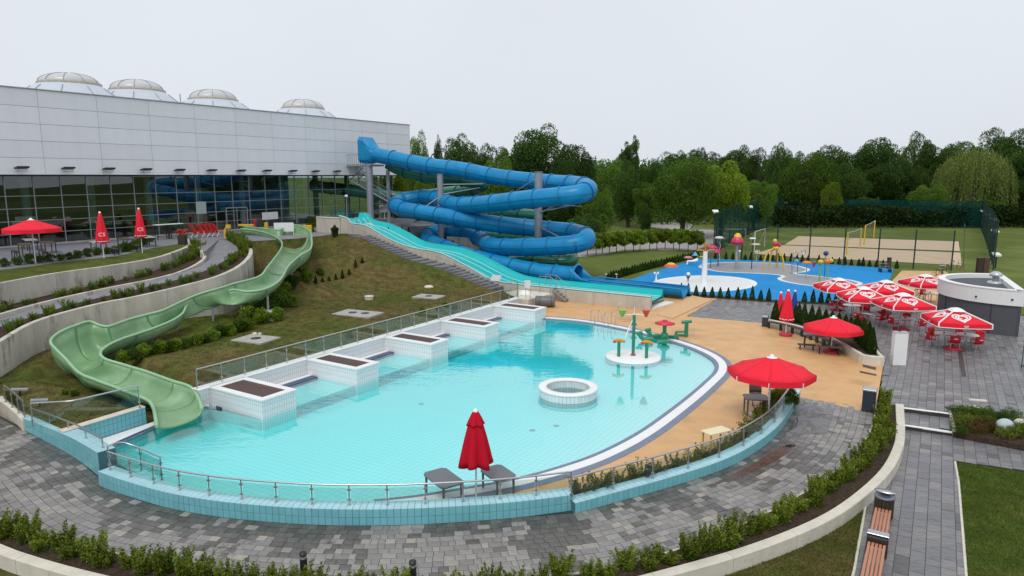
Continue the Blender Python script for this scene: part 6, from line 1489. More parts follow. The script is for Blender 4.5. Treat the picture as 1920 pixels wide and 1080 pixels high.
for x, y, lab in ((500,436,'narrow yellow start post at the green slide head'),(577,436,'wide yellow start box right of the green slide head')):
    w = .16 if x < 550 else .42; m = MB(); m.cbox(-w,w,-.12,.12,0,1.0 if x < 550 else .75,.03); o = tag(m.build('start_post', MATS['toy_yellow']), lab, 'start post'); o.location = P(x,y,TZ)
m = MB(); m.cyl(0,0,0,1.1,.1,10); m.cyl(0,0,1.1,1.35,.16,10); o = tag(m.build('red_hydrant', M_redpl), 'red post standing before the glass front near the door', 'post'); o.location = P(479,438,TZ)
m = MB(); m.box(-.9,.9,-.02,.02,.35,1.2); m.box(-.9,-.85,-.02,.02,0,.35); m.box(.85,.9,-.02,.02,0,.35); o = tag(m.build('white_board', M_white), 'white board standing behind the green slide head', 'board'); o.location = P(533,441,TZ); o.rotation_euler.z = R(12)
t = thing('flower_tub', 'dark square tub with red flowers by the curled wall end', 'planter', P(343,458,TZ))
m = MB(); m.cbox(-.28,.28,-.28,.28,0,.8,.02); m.build('tub', M_woodd, t)
m = MB()
for k in range(60): a = random.uniform(0,6.3); r_ = random.uniform(0,.4); z = .85+random.uniform(0,.35); m.ball((r_*math.cos(a)*1.4, r_*math.sin(a), z), random.uniform(.04,.09), 6)
m.build('red_flowers', mat('flower_red', (.5,.02,.02), .6), t)
# ================================================================== KIOSK
kc = Vector((33.75,45.6,0)); kr = 4.2; kz = 2.95
kt = thing('kiosk', 'round grey kiosk with white parapet and dark flat roof at the right edge', 'building', kc)
a_s, a_e = R(70), R(282)       # bulging part; chord closes the right side
arc = [Vector((kr*math.cos(a), kr*math.sin(a), 0)) for a in np.linspace(R(62), R(244), 49)]
ins = lambda d: offp(arc, d)
m = MB(); m.poly(ins(.10), -.05, kz-1.02); m.build('grey_wall', mat('anthracite_render', (.075,.08,.09), .7, var=.06), kt)
for k in (16,30,42):
    m = MB(); c = arc[k]*(1-.085/kr); d = c.normalized(); m.tube([c, c+Vector((0,0,kz-1.03))], .02, 4); m.build('wall_joint', M_black, kt)
N_ = 12
for k in range(N_):
    i0 = k*4; sg = arc[i0:i0+5]
    m = MB(); o_ = [q*1.0 for q in sg]; inn_ = [q*(1-.3/kr) for q in sg]; rows = [[Vector((q.x,q.y,kz-1.0)) for q in o_],[Vector((q.x,q.y,kz)) for q in o_]]
    m.loft(rows); m.build('parapet_panel', M_white, kt, recalc=False)
m = MB(); pin = ins(.42); n = len(arc); m.add([(q.x,q.y,kz) for q in offp(arc,-.03)]+[(q.x,q.y,kz) for q in pin]+[(q.x,q.y,kz-.35) for q in pin]+[(q.x,q.y,kz-.06) for q in offp(arc,-.03)], [f for i in range(n) for f in ((i,(i+1) % n,(i+1) % n+n,i+n),(i+n,(i+1) % n+n,(i+1) % n+2*n,i+2*n),(i,i+3*n,(i+1) % n+3*n,(i+1) % n))]); m.build('parapet_cap', M_white, kt, recalc=True)
m = MB(); q0, q1 = arc[-1], arc[0]; m.add([(q0.x,q0.y,kz-1),(q1.x,q1.y,kz-1),(q1.x,q1.y,kz),(q0.x,q0.y,kz)],[(0,1,2,3)]); m.build('chord_panel', M_white, kt)
m = MB(); m.poly(pin, 0, kz-.3, skirt=False); m.build('roof_membrane', mat('roof_membrane', (.065,.075,.08), .75, var=.1), kt)
m = MB(); m.poly(arc, 0, kz-1.0, skirt=False); m.f = [tuple(reversed(f)) for f in m.f]; m.build('soffit', M_soffit, kt)
b_ = PU(1880,0,0) if False else P(1866,531,kz-.3)
vt_ = thing('roof_vent', 'silver mushroom roof vent on the kiosk roof', 'vent', b_)
m = MB(); m.lathe([(.5,0),(.5,.08),(.42,.14),(.2,.16)],20); m.build('flange', mat('vent_silver', (.5,.52,.55), .35, .4), vt_); m = MB(); m.cyl(0,0,.15,.5,.2,16); m.build('neck', M_galv, vt_)
m = MB(); m.lathe([(.36,.5),(.40,.55),(.36,.68),(.2,.8),(.01,.84)],20); m.build('hood', MATS['vent_silver'], vt_)
for x, y in ((1830,556),(1898,562)):
    d = ray(x, y); o3 = Vector((0,0,CAM_H)); A2 = d.x**2+d.y**2; B2 = 2*(d.x*(-kc.x)+d.y*(-kc.y)); C2 = kc.x**2+kc.y**2-(kr+.02)**2; disc = B2*B2-4*A2*C2
    if disc > 0:
        t_ = (-B2-disc**.5)/(2*A2); q = d*t_+o3; m = MB(); m.ball((0,0,0),.07,10); o = m.build('wall_lamp', M_dark, kt); o.location = q-kt.location
# small gate at right edge
t = thing('dark_gate', 'dark green metal gate standing at the right frame edge beside the kiosk', 'gate', P(1915,690,0), R(-55))
for k in range(9): m = MB(); m.box(-.015,.015,-.015,.015,0,2.0); o = m.build('bar', mat('gate_green', (.01,.06,.06), .5) if 'gate_green' not in MATS else MATS['gate_green'], t); o.location = (k*.13,0,0)
m = MB(); m.box(-.04,1.1,-.03,.03,2.0,2.06); m.box(-.04,1.1,-.03,.03,.1,.16); m.build('frame', MATS['gate_green'], t)
# ================================================================== SPLASH PARK TOYS
YEL, ORG, PNK, LBL, GRN, CRM = [mat('toy_'+n_, c_, .4) for n_, c_ in (('bright_yellow',(.7,.45,.03)),('orange',(.68,.22,.03)),('raspberry',(.55,.03,.10)),('light_blue',(.08,.35,.55)),('lime',(.18,.42,.04)),('cream',(.62,.58,.42)))]
M_tgrey = mat('post_grey', (.33,.35,.38), .4)
M_tpost = mat('post_bluegrey', (.06,.10,.2), .4)
def toy(name, label, px, yb, z0=.012): return thing(name, label, 'splash toy', P(px,yb,z0))
def hgt(px, yt, p): return PD(px, yt, p.y).z-p.z
def post(t, h, r, m_, x=0, y=0, n='post'):
    m = MB(); m.cyl(x,y,0,h,r,12,r1=r*.9); return m.build(n, m_, t)
t = toy('flower_tower', 'tall white pillar with three coloured spray flowers standing on the white splash pad', 1320, 531, .026); h = hgt(1321,471,t.location)
m = MB(); m.lathe([(.34,0),(.28,.15),(.24,h*.5),(.20,h)],20); m.build('pillar', M_white, t)
for dx, dz, c_, nm in ((-.95,-.25,LBL,'blue_flower'),(0,.35,ORG,'orange_flower'),(1.05,.0,PNK,'red_flower')):
    m = MB(); m.tube(smooth([(0,0,h-.1),(dx*.4,0,h+.12),(dx*.85,0,h+.15+dz*.4)],5),.06,8); m.build('arm', ORG, t)
    m = MB(); m.lathe([(.03,.0),(.14,-.12),(.36 if dx > 0 else .22,-.30),(.33,-.34)] if dx else [(.05,-.3),(.12,-.05),(.26,.12),(.2,.16)],12,(dx,0,h+.2+dz)); m.build(nm, c_, t)
t = toy('spray_palm', 'dark blue spray pole carrying a cream flower, beside the white pillar', 1346, 499); h = hgt(1345,447,t.location)
post(t, h, .07, M_tpost); m = MB(); m.lathe([(.01,.25),(.35,.2),(.62,.0),(.5,.05),(.05,.1)],10,(0,0,h)); m.build('cream_flower', CRM, t)
m = MB(); m.tube(smooth([(.1+.07*math.sin(k),.07*math.cos(k),h*.2+k*.2) for k in range(14)],3),.03,5); m.build('white_spiral', M_white, t)
for k in range(4): m = MB(); m.ball((-.5+k*.3,0,h*.55+.12*(k % 2)),.15,8); m.build('red_ball', PNK, t)
t = toy('spray_umbrella', 'red and white hanging flower on a dark stem left of the mushroom', 1332, 502); h = hgt(1336,464,t.location)
post(t, h, .05, M_tpost); m = MB(); m.lathe([(.01,.25),(.3,.22),(.62,.0),(.6,-.05),(.01,.05)],14,(.1,0,h)); m.build('cap', PNK, t); m = MB(); m.lathe([(.01,-.02),(.3,-.3),(.05,-.5)],10,(.0,0,h-.1)); m.build('bell', LBL, t)
t = toy('yellow_leaf_spray', 'small yellow leaf spray behind the white pillar', 1316, 500); h = hgt(1318,482,t.location); post(t,h,.04,M_tgrey); m = MB(); m.lathe([(.01,.12),(.75,0),(.01,.05)],8,(0,0,h),ry=.4); m.build('leaf', YEL, t)
t = toy('water_mushroom', 'big water mushroom with raspberry and yellow cap on a thick grey stem', 1380, 504); h = hgt(1381,455,t.location)
post(t, h, .16, M_tgrey); r = 11.5*t.location.y/1280; m = MB(); m.lathe([(.02,.2),(r*.7,.15),(r,-.12),(r*1.02,.1),(r*.85,.42),(r*.6,.62)],20,(0,0,h)); m.build('cap', PNK, t); m = MB(); m.lathe([(r*.62,.58),(r*.5,.85),(r*.25,1.02),(.01,1.05)],20,(0,0,h)); m.build('cap_top', YEL, t)
t = toy('thin_spray_pole', 'thin grey pole with white tip right of the water mushroom', 1385, 505); h = hgt(1385,471,t.location); post(t,h,.04,M_tgrey); m = MB(); m.ball((0,0,h),.13,8); m.build('tip', M_white, t)
t = toy('leaf_disc_pole', 'thin dark pole carrying two cream leaf discs', 1409, 504); h = hgt(1410,458,t.location); post(t,h,.05,M_dark)
for dx, dz in ((.3,.0),(-.05,.62)): m = MB(); m.lathe([(.01,.1),(.3,.09),(.62 if dx > 0 else .4,-.04),(.01,0)],12,(dx,0,h+dz),ry=.8); m.build('leaf_disc', CRM if dx > 0 else M_white, t)
m = MB(); m.tube([(0,0,h),(-.03,0,h+.6)],.03,5); m.build('stem', M_dark, t)
m = MB()
for k in range(6): a = k*math.pi/3; m.add([(0,0,0),(.35*math.cos(a-.3),.35*math.sin(a-.3),.25),(.3*math.cos(a),.3*math.sin(a),.55),(.35*math.cos(a+.3),.35*math.sin(a+.3),.25)],[(0,1,2,3)])
t = toy('lotus_spray', 'small pale lotus spray right of the leaf disc pole', 1418, 492); post(t, hgt(1417,475,t.location), .04, M_tgrey); o = m.build('lotus', CRM, t); o.location.z = hgt(1417,476,t.location)
t = toy('yellow_arch_spider', 'yellow arched spray frame on four legs with red and yellow ball on top', 1450, 504); h = hgt(1452,466,t.location); s_ = t.location.y/1280
for dx, dy in ((-19*s_,0),(-6*s_,.3),(15*s_,-.6),(19*s_,1.8)):
    m = MB(); m.tube(smooth([(dx,dy,0),(dx*.93,dy*.9,h*.45),(dx*.62,dy*.6,h*.85),(dx*.2+.15,dy*.2,h)],5),.085,8); m.build('leg', YEL, t)
m = MB(); m.ball((.15,0,h+.05),.36,12,sz=.7); m.build('body', YEL, t); m = MB(); m.ball((.1,0,h+.5),.33,12); m.ball((.55,.1,h+.35),.2,8); m.build('red_ball', PNK, t); m = MB(); m.ball((.0,0,h+.82),.24,12); m.build('yellow_ball', YEL, t)
t = toy('curl_spray', 'thin curled steel spray pipe with a spiral end', 1485, 511); h = hgt(1487,471,t.location)
m = MB(); m.tube(smooth([(-.05,0,0),(-.05,0,h*.8),(.15,0,h),(.4,0,h-.15),(.6,0,h-.35),(.9,0,h-.35),(1.2,0,h-.2),(1.25,0,h+.05),(1.0,0,h+.2),(.85,0,h),(.95,0,h-.1)],5),.045,7); m.build('pipe', M_metal, t)
t = toy('spray_cannon', 'slanting grey spray cannon with light blue ball', 1484, 513); m = MB(); m.tube([(-.1,0,0),(.35,0,1.15)],.07,8); m.build('barrel', M_tgrey, t); m = MB(); m.ball((.45,0,1.3),.24,12); m.build('ball', LBL, t)
m = MB(); m.cyl(.6,0,0,1.2,.04,6); m.build('post', M_tpost, t)
t = toy('orange_mushroom', 'flat orange spray mushroom on thin grey stem near the café parasols', 1511, 522); h = hgt(1511,493,t.location); post(t,h,.05,M_tgrey); m = MB(); m.lathe([(.01,.2),(.3,.16),(.58,-.02),(.01,0)],16,(0,0,h)); m.build('cap', ORG, t)
t = toy('funnel_flower', 'raspberry funnel flower with teal top near the orange mushroom', 1525, 512); h = hgt(1525,497,t.location); post(t,h,.04,M_tgrey); m = MB(); m.lathe([(.03,-.3),(.22,.2),(.24,.3)],12,(0,0,h)); m.build('funnel', PNK, t); m = MB(); m.ball((0,0,h+.3),.24,10,sz=.5); m.build('top', mat('toy_teal',(.02,.2,.2),.4), t)
t = toy('lime_flower', 'yellow ball flower on a lime green post', 1536, 528); h = hgt(1537,492,t.location); post(t,h,.08,GRN); m = MB(); m.ball((0,0,h+.05),.28,12,sz=.8); m.build('ball', YEL, t); m = MB(); m.lathe([(.05,-.25),(.3,-.05),(.28,.0)],12,(0,0,h)); m.build('cup', GRN, t)
t = toy('orange_flower', 'orange and yellow double flower on a lime stem, blue ball behind', 1551, 523); h = hgt(1551,490,t.location); post(t,h,.05,GRN); m = MB(); m.ball((-.12,0,h),.3,12,sz=.8); m.build('orange_ball', ORG, t); m = MB(); m.ball((.3,0.1,h+.05),.22,10); m.build('yellow_ball', YEL, t); m = MB(); m.ball((-.08,.5,h+.72),.25,12); m.cyl(-.08,.5,0,h+.6,.03,6); m.build('blue_ball', mat('toy_navy',(.02,.03,.2),.3), t)
t = toy('orange_hill', 'small orange and yellow play bump at the left end of the splash park', 1258, 500); m = MB(); m.ball((0,0,-.1),.85,16,sz=.55,half=True); m.build('bump', mat('toy_coral',(.6,.1,.06),.4), t); m = MB(); m.ball((.0,0,.22),.5,12,sz=.5,half=True); m.build('top', YEL, t)
t = toy('pink_mushroom', 'small pink spray mushroom at the left end of the splash park', 1290, 492); h = hgt(1290,484,t.location); post(t,h,.05,M_tgrey); m = MB(); m.lathe([(.01,.25),(.35,.2),(.6,0),(.01,.02)],14,(0,0,h)); m.build('cap', mat('toy_pink',(.62,.2,.2),.4), t)
t = toy('white_bird', 'white bird shaped sprayer with spread wings beside the pink mushroom', 1293, 496); m = MB(); m.tube([(-.3,0,.0),(-.2,0,.4),(0,0,.35),(.8,0,.4)],[.1,.14,.16,.05],8); m.add([(0,0,.4),(1.0,.3,.75),(.9,-.1,.45)],[(0,1,2)]); m.build('body', M_white, t)
t = toy('blue_bollard_spray', 'dark blue spray bollard with white ball on the white pad', 1290, 528, .026); h = hgt(1290,516,t.location); m = MB(); m.lathe([(.05,0),(.07,h*.4),(.2,h*.8),(.18,h)],12); m.build('body', M_tpost, t); m = MB(); m.ball((0,0,h+.1),.2,10); m.build('ball', M_white, t)
t = toy('twin_bird_spray', 'white post with two small bird heads at the left of the white pad', 1230, 529, .026); h = hgt(1230,512,t.location); m = MB(); m.lathe([(.14,0),(.06,h*.6),(.05,h)],10); m.build('post', M_white, t); m = MB(); m.ball((-.16,0,h),.12,8); m.ball((.16,0,h),.12,8); m.build('heads', M_white, t)
t = toy('low_bench_spray', 'white slatted board beside the exit of the blue slide', 1146, 523, 0); m = MB(); m.box(-.6,.6,-.2,.2,.45,.5); m.box(-.55,-.5,-.1,.1,0,.45); m.box(.5,.55,-.1,.1,0,.45); m.build('board', M_white, t)
for k, (x, y) in enumerate(((1388,522),(1404,521),(1418,522),(1432,524),(1440,524))):
    p_ = P(x,y,.004)
t = thing('folding_lounger', 'dark folded sun lounger standing at the far right corner of the blue surface', 'lounger', P(1659,510,0), R(-10))
for k in range(5): m = MB(); m.box(-.45,.45,-.06,.06,0,.03); o = m.build('slat', M_dark if k % 2 else M_galv, t); o.location = (0,k*.2-.3,.35+k*.12)
m = MB(); m.box(-.5,-.44,-.5,.5,0,.4); m.box(.44,.5,-.5,.5,0,.4); m.build('frame', M_dark, t)
m = MB(); m.cyl(0,0,0,1.25,.22,12); o = tag(m.build('brown_post', M_woodd), 'thick dark brown post at the far right corner of the splash park', 'post'); o.location = P(1666,504,0)
for x, y, lab in ((1836,512,'dark brown wooden post left of the kiosk vent behind the kiosk'),(1846,512,'reddish wooden post behind the kiosk')):
    m = MB(); m.box(-.3,.3,-.2,.2,0,1.6); o = tag(m.build('wooden_post', M_woodd if x < 1840 else mat('post_red',(.10,.045,.035),.7)), lab, 'post'); o.location = P(x,y,0)
# ================================================================== SPORTS FENCES, NETS
def netmat(name, col, op):
    m = bpy.data.materials.new(name); m.use_nodes = True; N = m.node_tree; N.nodes.clear(); l = N.links.new
    o = N.nodes.new('ShaderNodeOutputMaterial'); t = N.nodes.new('ShaderNodeBsdfTransparent'); d = N.nodes.new('ShaderNodeBsdfDiffuse'); d.inputs[0].default_value = (*col,1)
    x = N.nodes.new('ShaderNodeMixShader'); x.inputs[0].default_value = op; l(t.outputs[0], x.inputs[1]); l(d.outputs[0], x.inputs[2]); l(x.outputs[0], o.inputs[0]); return m
N1, N2, N3 = netmat('net_thin', (.01,.04,.035), .2), netmat('net_medium', (.006,.05,.045), .62), netmat('net_dense', (.008,.055,.05), .55)
M_fpost = mat('fence_post_green', (.008,.03,.028), .5)
def fence(label, pts, h, sp, nm, rad=.05, panel=True):
    q = resample(pts, sp) if sp else pts; t = thing('ball_net_fence', label, 'fence', q[0])
    for i, p in enumerate(q):
        m = MB(); m.cyl(0,0,0,h,rad,8); o = m.build('fence_post', M_fpost, t); o.location = p-t.location
    for a, b in zip(q, q[1:]):
        if panel:
            m = MB(); d = b-a; m.add([(0,0,.05),(d.x,d.y,.05),(d.x,d.y,h),(0,0,h)], [(0,1,2,3)]); o = m.build('net_panel', nm, t); o.location = a-t.location
    return t
fence('tall thin netting fence with dark posts in front of the sand courts', [P(1342,484,0),P(1390,487,0),P(1455,492,0),P(1516,495,0),P(1581,498,0),P(1645,501,0),P(1712,504,0),P(1783,507,0)], 4.3, None, N1, .075)
fence('tall dark green netting fence running back left of the sand courts', [P(1340,484,0),P(1360,462,0),P(1400,441,0),P(1440,426,0),P(1472,417,0)], 5.6, 9, N2, .07)
fence('far dark green netting fence behind the sand courts before the wood', [P(1472,417,0),P(1655,422,0),P(1838,428,0)], 5.2, 10, N2, .07)
fence('dense teal netting fence running back at the right above the kiosk', [P(1862,506,0),P(1853,470,0),P(1845,445,0),P(1838,428,0)], 5.4, 5, N3, .07)
for a, b, lab in (((1783,507),(1838,462),'right'),):
    t = thing('fence_brace', 'slanting dark brace wire at the right corner of the netting fence', 'brace', P(1806,506,0)); m = MB(); m.tube([(0,0,.1),(3.6,6,4.6)],.04,5); m.build('wire', M_dark, t)
for x, yb, yt, lab in ((1338,470,397,'leftmost white headed floodlight pole by the netting fence'),(1404,440,388,'second floodlight pole in front of the pale green tree'),(1471,417,380,'third floodlight pole at the far end of the left netting'),(1839,428,396,'farthest floodlight pole over the right teal fence'),(1848,438,403,'second farthest floodlight pole over the right teal fence'),(1858,462,412,'middle floodlight pole over the right teal fence'),(1861,480,434,'fourth floodlight pole over the right teal fence'),(1866,503,478,'nearest floodlight pole over the right teal fence, big white head')):
    b_ = P(x,yb,0); t = thing('floodlight_pole', lab, 'floodlight', b_, 0, 'floodlight poles round the courts'); h = PD(x,yt,b_.y).z; m = MB(); m.cyl(0,0,0,h,.08,8); m.build('pole', M_fpost, t); m = MB(); m.add([(-.35,-.35,h),(.35,-.35,h),(.4,.3,h+.25),(-.4,.3,h+.25),(-.3,-.3,h-.18),(.3,-.3,h-.18),(.3,.25,h-.02),(-.3,.25,h-.02)],[(0,1,2,3),(7,6,5,4),(0,4,5,1),(1,5,6,2),(2,6,7,3),(3,7,4,0)]); m.build('lamp_head', M_white, t)
def vnet(label, a, b, h):
    t = thing('volleyball_net', label, 'volleyball net', a)
    for p in (a, b): m = MB(); m.cyl(0,0,0,h,.09,8); o = m.build('yellow_post', YEL, t); o.location = p-a
    d = b-a; m = MB(); m.add([(0,0,h-1.05),(d.x,d.y,h-1.05),(d.x,d.y,h-.05),(0,0,h-.05)],[(0,1,2,3)]); m.build('net', netmat('vnet', (.3,.3,.25), .35), t)
    m = MB(); m.tube([(0,0,h-.05),(d.x*.5,d.y*.5,h-.12),(d.x,d.y,h-.05)],.03,5); m.build('top_tape', M_white, t)
vnet('yellow post volleyball net on the near sand court', P(1587,478,.02), P(1612,467,.02), 2.9); vnet('yellow post volleyball net on the far sand court', P(1620,459,.02), P(1638,447,.02), 2.9)
t = thing('football_goal', 'white metal goal frame standing on the grass behind the splash park', 'goal', P(1414,470,0)); q2_ = P(1433,463,0)-t.location; h = 2.6
m = MB(); m.tube([(0,0,0),(0,0,h),(q2_.x,q2_.y,h),(q2_.x,q2_.y,0)],.05,6); m.tube([(0,0,h),(-.3,1.6,0)],.03,5); m.tube([(q2_.x,q2_.y,h),(q2_.x-.3,q2_.y+1.6,0)],.03,5); m.build('frame', M_white, t)
for x, y, w, lab in ((1300,440,7.5,'pale horizontal barrier rail left of the netting fence'),):
    m = MB(); m.box(0,w,-.03,.03,2.6,2.7); m.box(0,w,-.03,.03,.5,.6); m.box(w-.06,w,-.04,.04,0,2.7); o = tag(m.build('barrier_rail', M_galv), lab, 'barrier'); o.location = P(1297,465,0)
def car(label, p, rz, col):
    t = thing('parked_car', label, 'car', p, rz); cm = mat('car_paint', col, .25, .2)
    prof = [(-2.1,.35),(-2.15,.75),(-1.9,.95),(-1.2,1.0),(-.6,1.42),(.9,1.45),(1.6,1.0),(2.1,.9),(2.15,.4)]
    m = MB(); m.loft([[(x,-.85,z) for x, z in prof],[(x,.85,z) for x, z in prof]]); m.add([(x,-.85,z) for x, z in prof],[tuple(range(9))]); m.add([(x,.85,z) for x, z in prof],[tuple(reversed(range(9)))]); m.build('body', cm, t, recalc=True)
    m = MB(); gp = [(-1.05,1.02),(-.58,1.37),(.85,1.39),(1.4,1.02)]
    for s_ in (-.862,.862): m.add([(x,s_,z) for x, z in gp],[(0,1,2,3)])
    m.build('window', M_black, t)
    for x in (-1.3,1.3):
        for y in (-.8,.8): m = MB(); m.tube([(x,y-.1,.32),(x,y+.1,.32)],.32,14); m.build('wheel', M_black, t)
    m = MB(); m.box(-2.17,-2.12,-.75,-.45,.65,.8); m.box(-2.17,-2.12,.45,.75,.65,.8); m.build('headlight', M_white, t)
car('silver car parked on the road between the trees, right of the tube slides', P(1193,408,0), R(5), (.55,.57,.6)); car('pale car parked behind the blue tubes, only its roof showing', P(968,408,0), R(3), (.5,.6,.58))
def bike(label, p, rz, col):
    t = thing('bicycle', label, 'bicycle', p, rz, 'bicycles parked by the kiosk'); cm = mat('bike_paint', col, .4)
    for x in (-.52,.52):
        m = MB(); m.tube([(x+.33*math.cos(a),0,.34+.33*math.sin(a)) for a in [2*math.pi*k/20 for k in range(20)]],.02,5,closed=True); m.build('wheel', M_black, t)
    m = MB(); m.tube([(-.52,0,.34),(-.1,0,.3),(.35,0,.8),(-.2,0,.82),(-.1,0,.3)],.022,5); m.tube([(-.52,0,.34),(-.2,0,.75)],.018,5); m.tube([(.52,0,.34),(.38,0,.95)],.022,5); m.build('frame', cm, t)
    m = MB(); m.tube([(.38,-.28,1.0),(.38,.28,1.0)],.018,5); m.build('handlebar', M_metal, t); m = MB(); m.ball((-.24,0,.92),.12,8,sz=.4); m.tube([(-.2,0,.8),(-.24,0,.9)],.02,5); m.build('saddle', M_black, t)
for x, y, a, c_, lab in ((1757,522,20,(.3,.02,.02),'red bicycle nearest in the heap left of the kiosk'),(1766,517,60,(.05,.05,.06),'black bicycle in the middle of the heap left of the kiosk'),(1771,512,100,(.1,.12,.15),'grey bicycle behind in the heap left of the kiosk'),(1790,505,10,(.4,.35,.3),'pale bicycle standing alone at the back by the fence')):
    bike(lab, P(x,y,0), R(a), c_)
# ================================================================== VEGETATION
def leafmesh(name, C, size, tone, m_, up=.35, aspect=.6, droop=None):
    n = len(C); C = np.asarray(C, float); size = np.broadcast_to(size, (n,))
    N = rng.normal(size=(n,3)); N[:,2] = np.abs(N[:,2])*.6+up; N /= np.linalg.norm(N,axis=1)[:,None]
    T = rng.normal(size=(n,3)) if droop is None else np.tile(np.array([0,0,-1.]),(n,1))+rng.normal(size=(n,3))*droop
    T -= (T*N).sum(1)[:,None]*N; T /= np.linalg.norm(T,axis=1)[:,None]+1e-9; B = np.cross(N,T)
    a = T*size[:,None]; b = B*(size*aspect)[:,None]
    V = np.stack([C-a, C+b-a*.1, C+a, C-b-a*.1], 1).reshape(-1,3)
    me = bpy.data.meshes.new(name); me.vertices.add(4*n); me.vertices.foreach_set('co', V.ravel()); me.loops.add(4*n); me.loops.foreach_set('vertex_index', np.arange(4*n)); me.polygons.add(n); me.polygons.foreach_set('loop_start', np.arange(n)*4); me.polygons.foreach_set('loop_total', np.full(n,4)); me.update(calc_edges=True)
    at = me.attributes.new('tone','FLOAT','POINT'); at.data.foreach_set('value', np.repeat(np.asarray(tone,float),4)); me.materials.append(m_); return me
def blobs(nb, R0, H, n, rs=(.22,.38), shell=.8, seed=0, zc=0, flat=1, zpow=1.0):
    g = np.random.default_rng(seed); d = g.normal(size=(nb,3)); d /= np.linalg.norm(d,axis=1)[:,None]; rad = g.uniform(.35,1,nb)**.5
    c = d*rad[:,None]*np.array([R0,R0,H])*.78; c[:,2] += zc; r = g.uniform(*rs,nb)*R0; tn = g.uniform(0,1,nb)
    w = r**2; w /= w.sum(); k = g.choice(nb, n, p=w); dd = g.normal(size=(n,3)); dd[:,2] += .25; dd /= np.linalg.norm(dd,axis=1)[:,None]
    pr = g.uniform(shell,1.08,n)[:,None]; C = c[k]+dd*r[k][:,None]*pr; return C, np.clip(tn[k]*.75+g.uniform(0,.25,n),0,1)
L_dark = leafmat('leaf_dark', (0.0406, 0.0874, 0.0218), (0.0936, 0.1638, 0.0343), trans=.35); L_mid = leafmat('leaf_mid', (0.068, 0.1361, 0.0227), (0.1437, 0.2344, 0.0379), trans=.35); L_lite = leafmat('leaf_light', (0.11, 0.187, 0.0198), (0.22, 0.297, 0.033), trans=.35); L_will = leafmat('leaf_willow', (0.126, 0.1785, 0.042), (0.231, 0.2835, 0.084), trans=.35); L_hedge = leafmat('leaf_hedge', (.065,.11,.013), (.19,.235,.035)); L_box = leafmat('leaf_box', (.04,.085,.013), (.09,.14,.022)); L_thuja = leafmat('leaf_thuja', (.028,.062,.012), (.06,.10,.02)); L_oliv = leafmat('leaf_olive', (.08,.11,.02), (.17,.20,.035)); L_rust = leafmat('leaf_rust', (.09,.06,.02), (.13,.085,.03))
CROWN = {}
for kind, m_ in (('dark',L_dark),('mid',L_mid),('light',L_lite)):
    for v in range(3):
        C, tn = blobs(66,1,1.0,30000,(.18,.30),.80,seed=hash(kind) % 1000 if False else {'dark':10,'mid':20,'light':30}[kind]+v); C[:,2] *= 1.0
        CROWN[kind,v] = leafmesh('crown', C, rng.uniform(.014,.029,len(C)), tn, m_)
C, tn = blobs(46,.34,1,18000,(.25,.5),.6,seed=5); C *= [1,1,1.05]; CROWN['poplar',0] = leafmesh('crown', C, rng.uniform(.012,.022,len(C)), tn, L_dark, up=.1)
# willow: drooping strands from a domed top
Cs = []; ts = []
for k in range(900):
    a = random.uniform(0,6.283); rr = random.random()**.5; x = rr*math.cos(a); y = rr*math.sin(a); zt0 = .95*(1-rr**2.2)**.5*random.uniform(.75,1.0)+.0; ln = random.uniform(.35,1.0)*(.6+rr*.7); tv = random.random(); nn = int(34*ln)
    cl_ = .05*math.sin(a*9)
    for j in range(nn):
        s = j/nn; Cs.append((x*(1+.10*s)+cl_*x+random.gauss(0,.012), y*(1+.10*s)+cl_*y+random.gauss(0,.012), zt0-ln*s)); ts.append(tv*.7+random.random()*.3)
CROWN['willow',0] = leafmesh('crown', Cs, rng.uniform(.018,.034,len(Cs)), ts, L_will, up=.0, aspect=.35, droop=.25)
def trunk_mesh(seed, h=1.0, r=.035):
    g = random.Random(seed); m = MB(); m.tube([(0,0,0),(g.uniform(-.02,.02),g.uniform(-.02,.02),h*.4),(g.uniform(-.05,.05),g.uniform(-.05,.05),h*.8)],[r,r*.75,r*.35],8)
    for k in range(7):
        a = g.uniform(0,6.28); z = h*g.uniform(.3,.6); m.tube([(0,0,z),(.07*math.cos(a),.07*math.sin(a),z+.12),(.13*math.cos(a),.13*math.sin(a),z+.24)],[r*.4,r*.28,r*.1],5)
    return m.mesh('trunk', [M_bark])
TR = [trunk_mesh(s) for s in range(3)]
NAMES = {'dark':'deciduous_tree','mid':'deciduous_tree','light':'deciduous_tree','poplar':'poplar_tree','willow':'willow_tree'}
def tree(kind, px, top, hw, D, label, low=.12, v=None):
    low = .02 if kind == 'willow' else low
    p = PD(px, 335, D); p = Vector((p.x, D, -.03)); H = PD(px, top, D).z; rx = hw*D/1280*(1.0 if kind != 'poplar' else 3.0)
    t = thing(NAMES[kind], label, 'tree', p, 0); zb = H*low; hh = (H-zb)/2
    v = random.randrange(3) if v is None else v
    me = CROWN.get((kind, v)) or CROWN[kind, 0]
    o = bpy.data.objects.new('crown', me); COL.objects.link(o); o.parent = t; o.location = (0,0,zb+hh*(1 if kind != 'willow' else .95)); o.scale = (rx/.84, rx/.84, hh/(.98 if kind != 'willow' else .95)); o.rotation_euler.z = random.uniform(0,6.28)
    o = bpy.data.objects.new('trunk', random.choice(TR)); COL.objects.link(o); o.parent = t; o.scale = (H,H,H*.95) if kind != 'poplar' else (H*.3,H*.3,H*.9); o.rotation_euler.z = random.uniform(0,6.28)
    return t
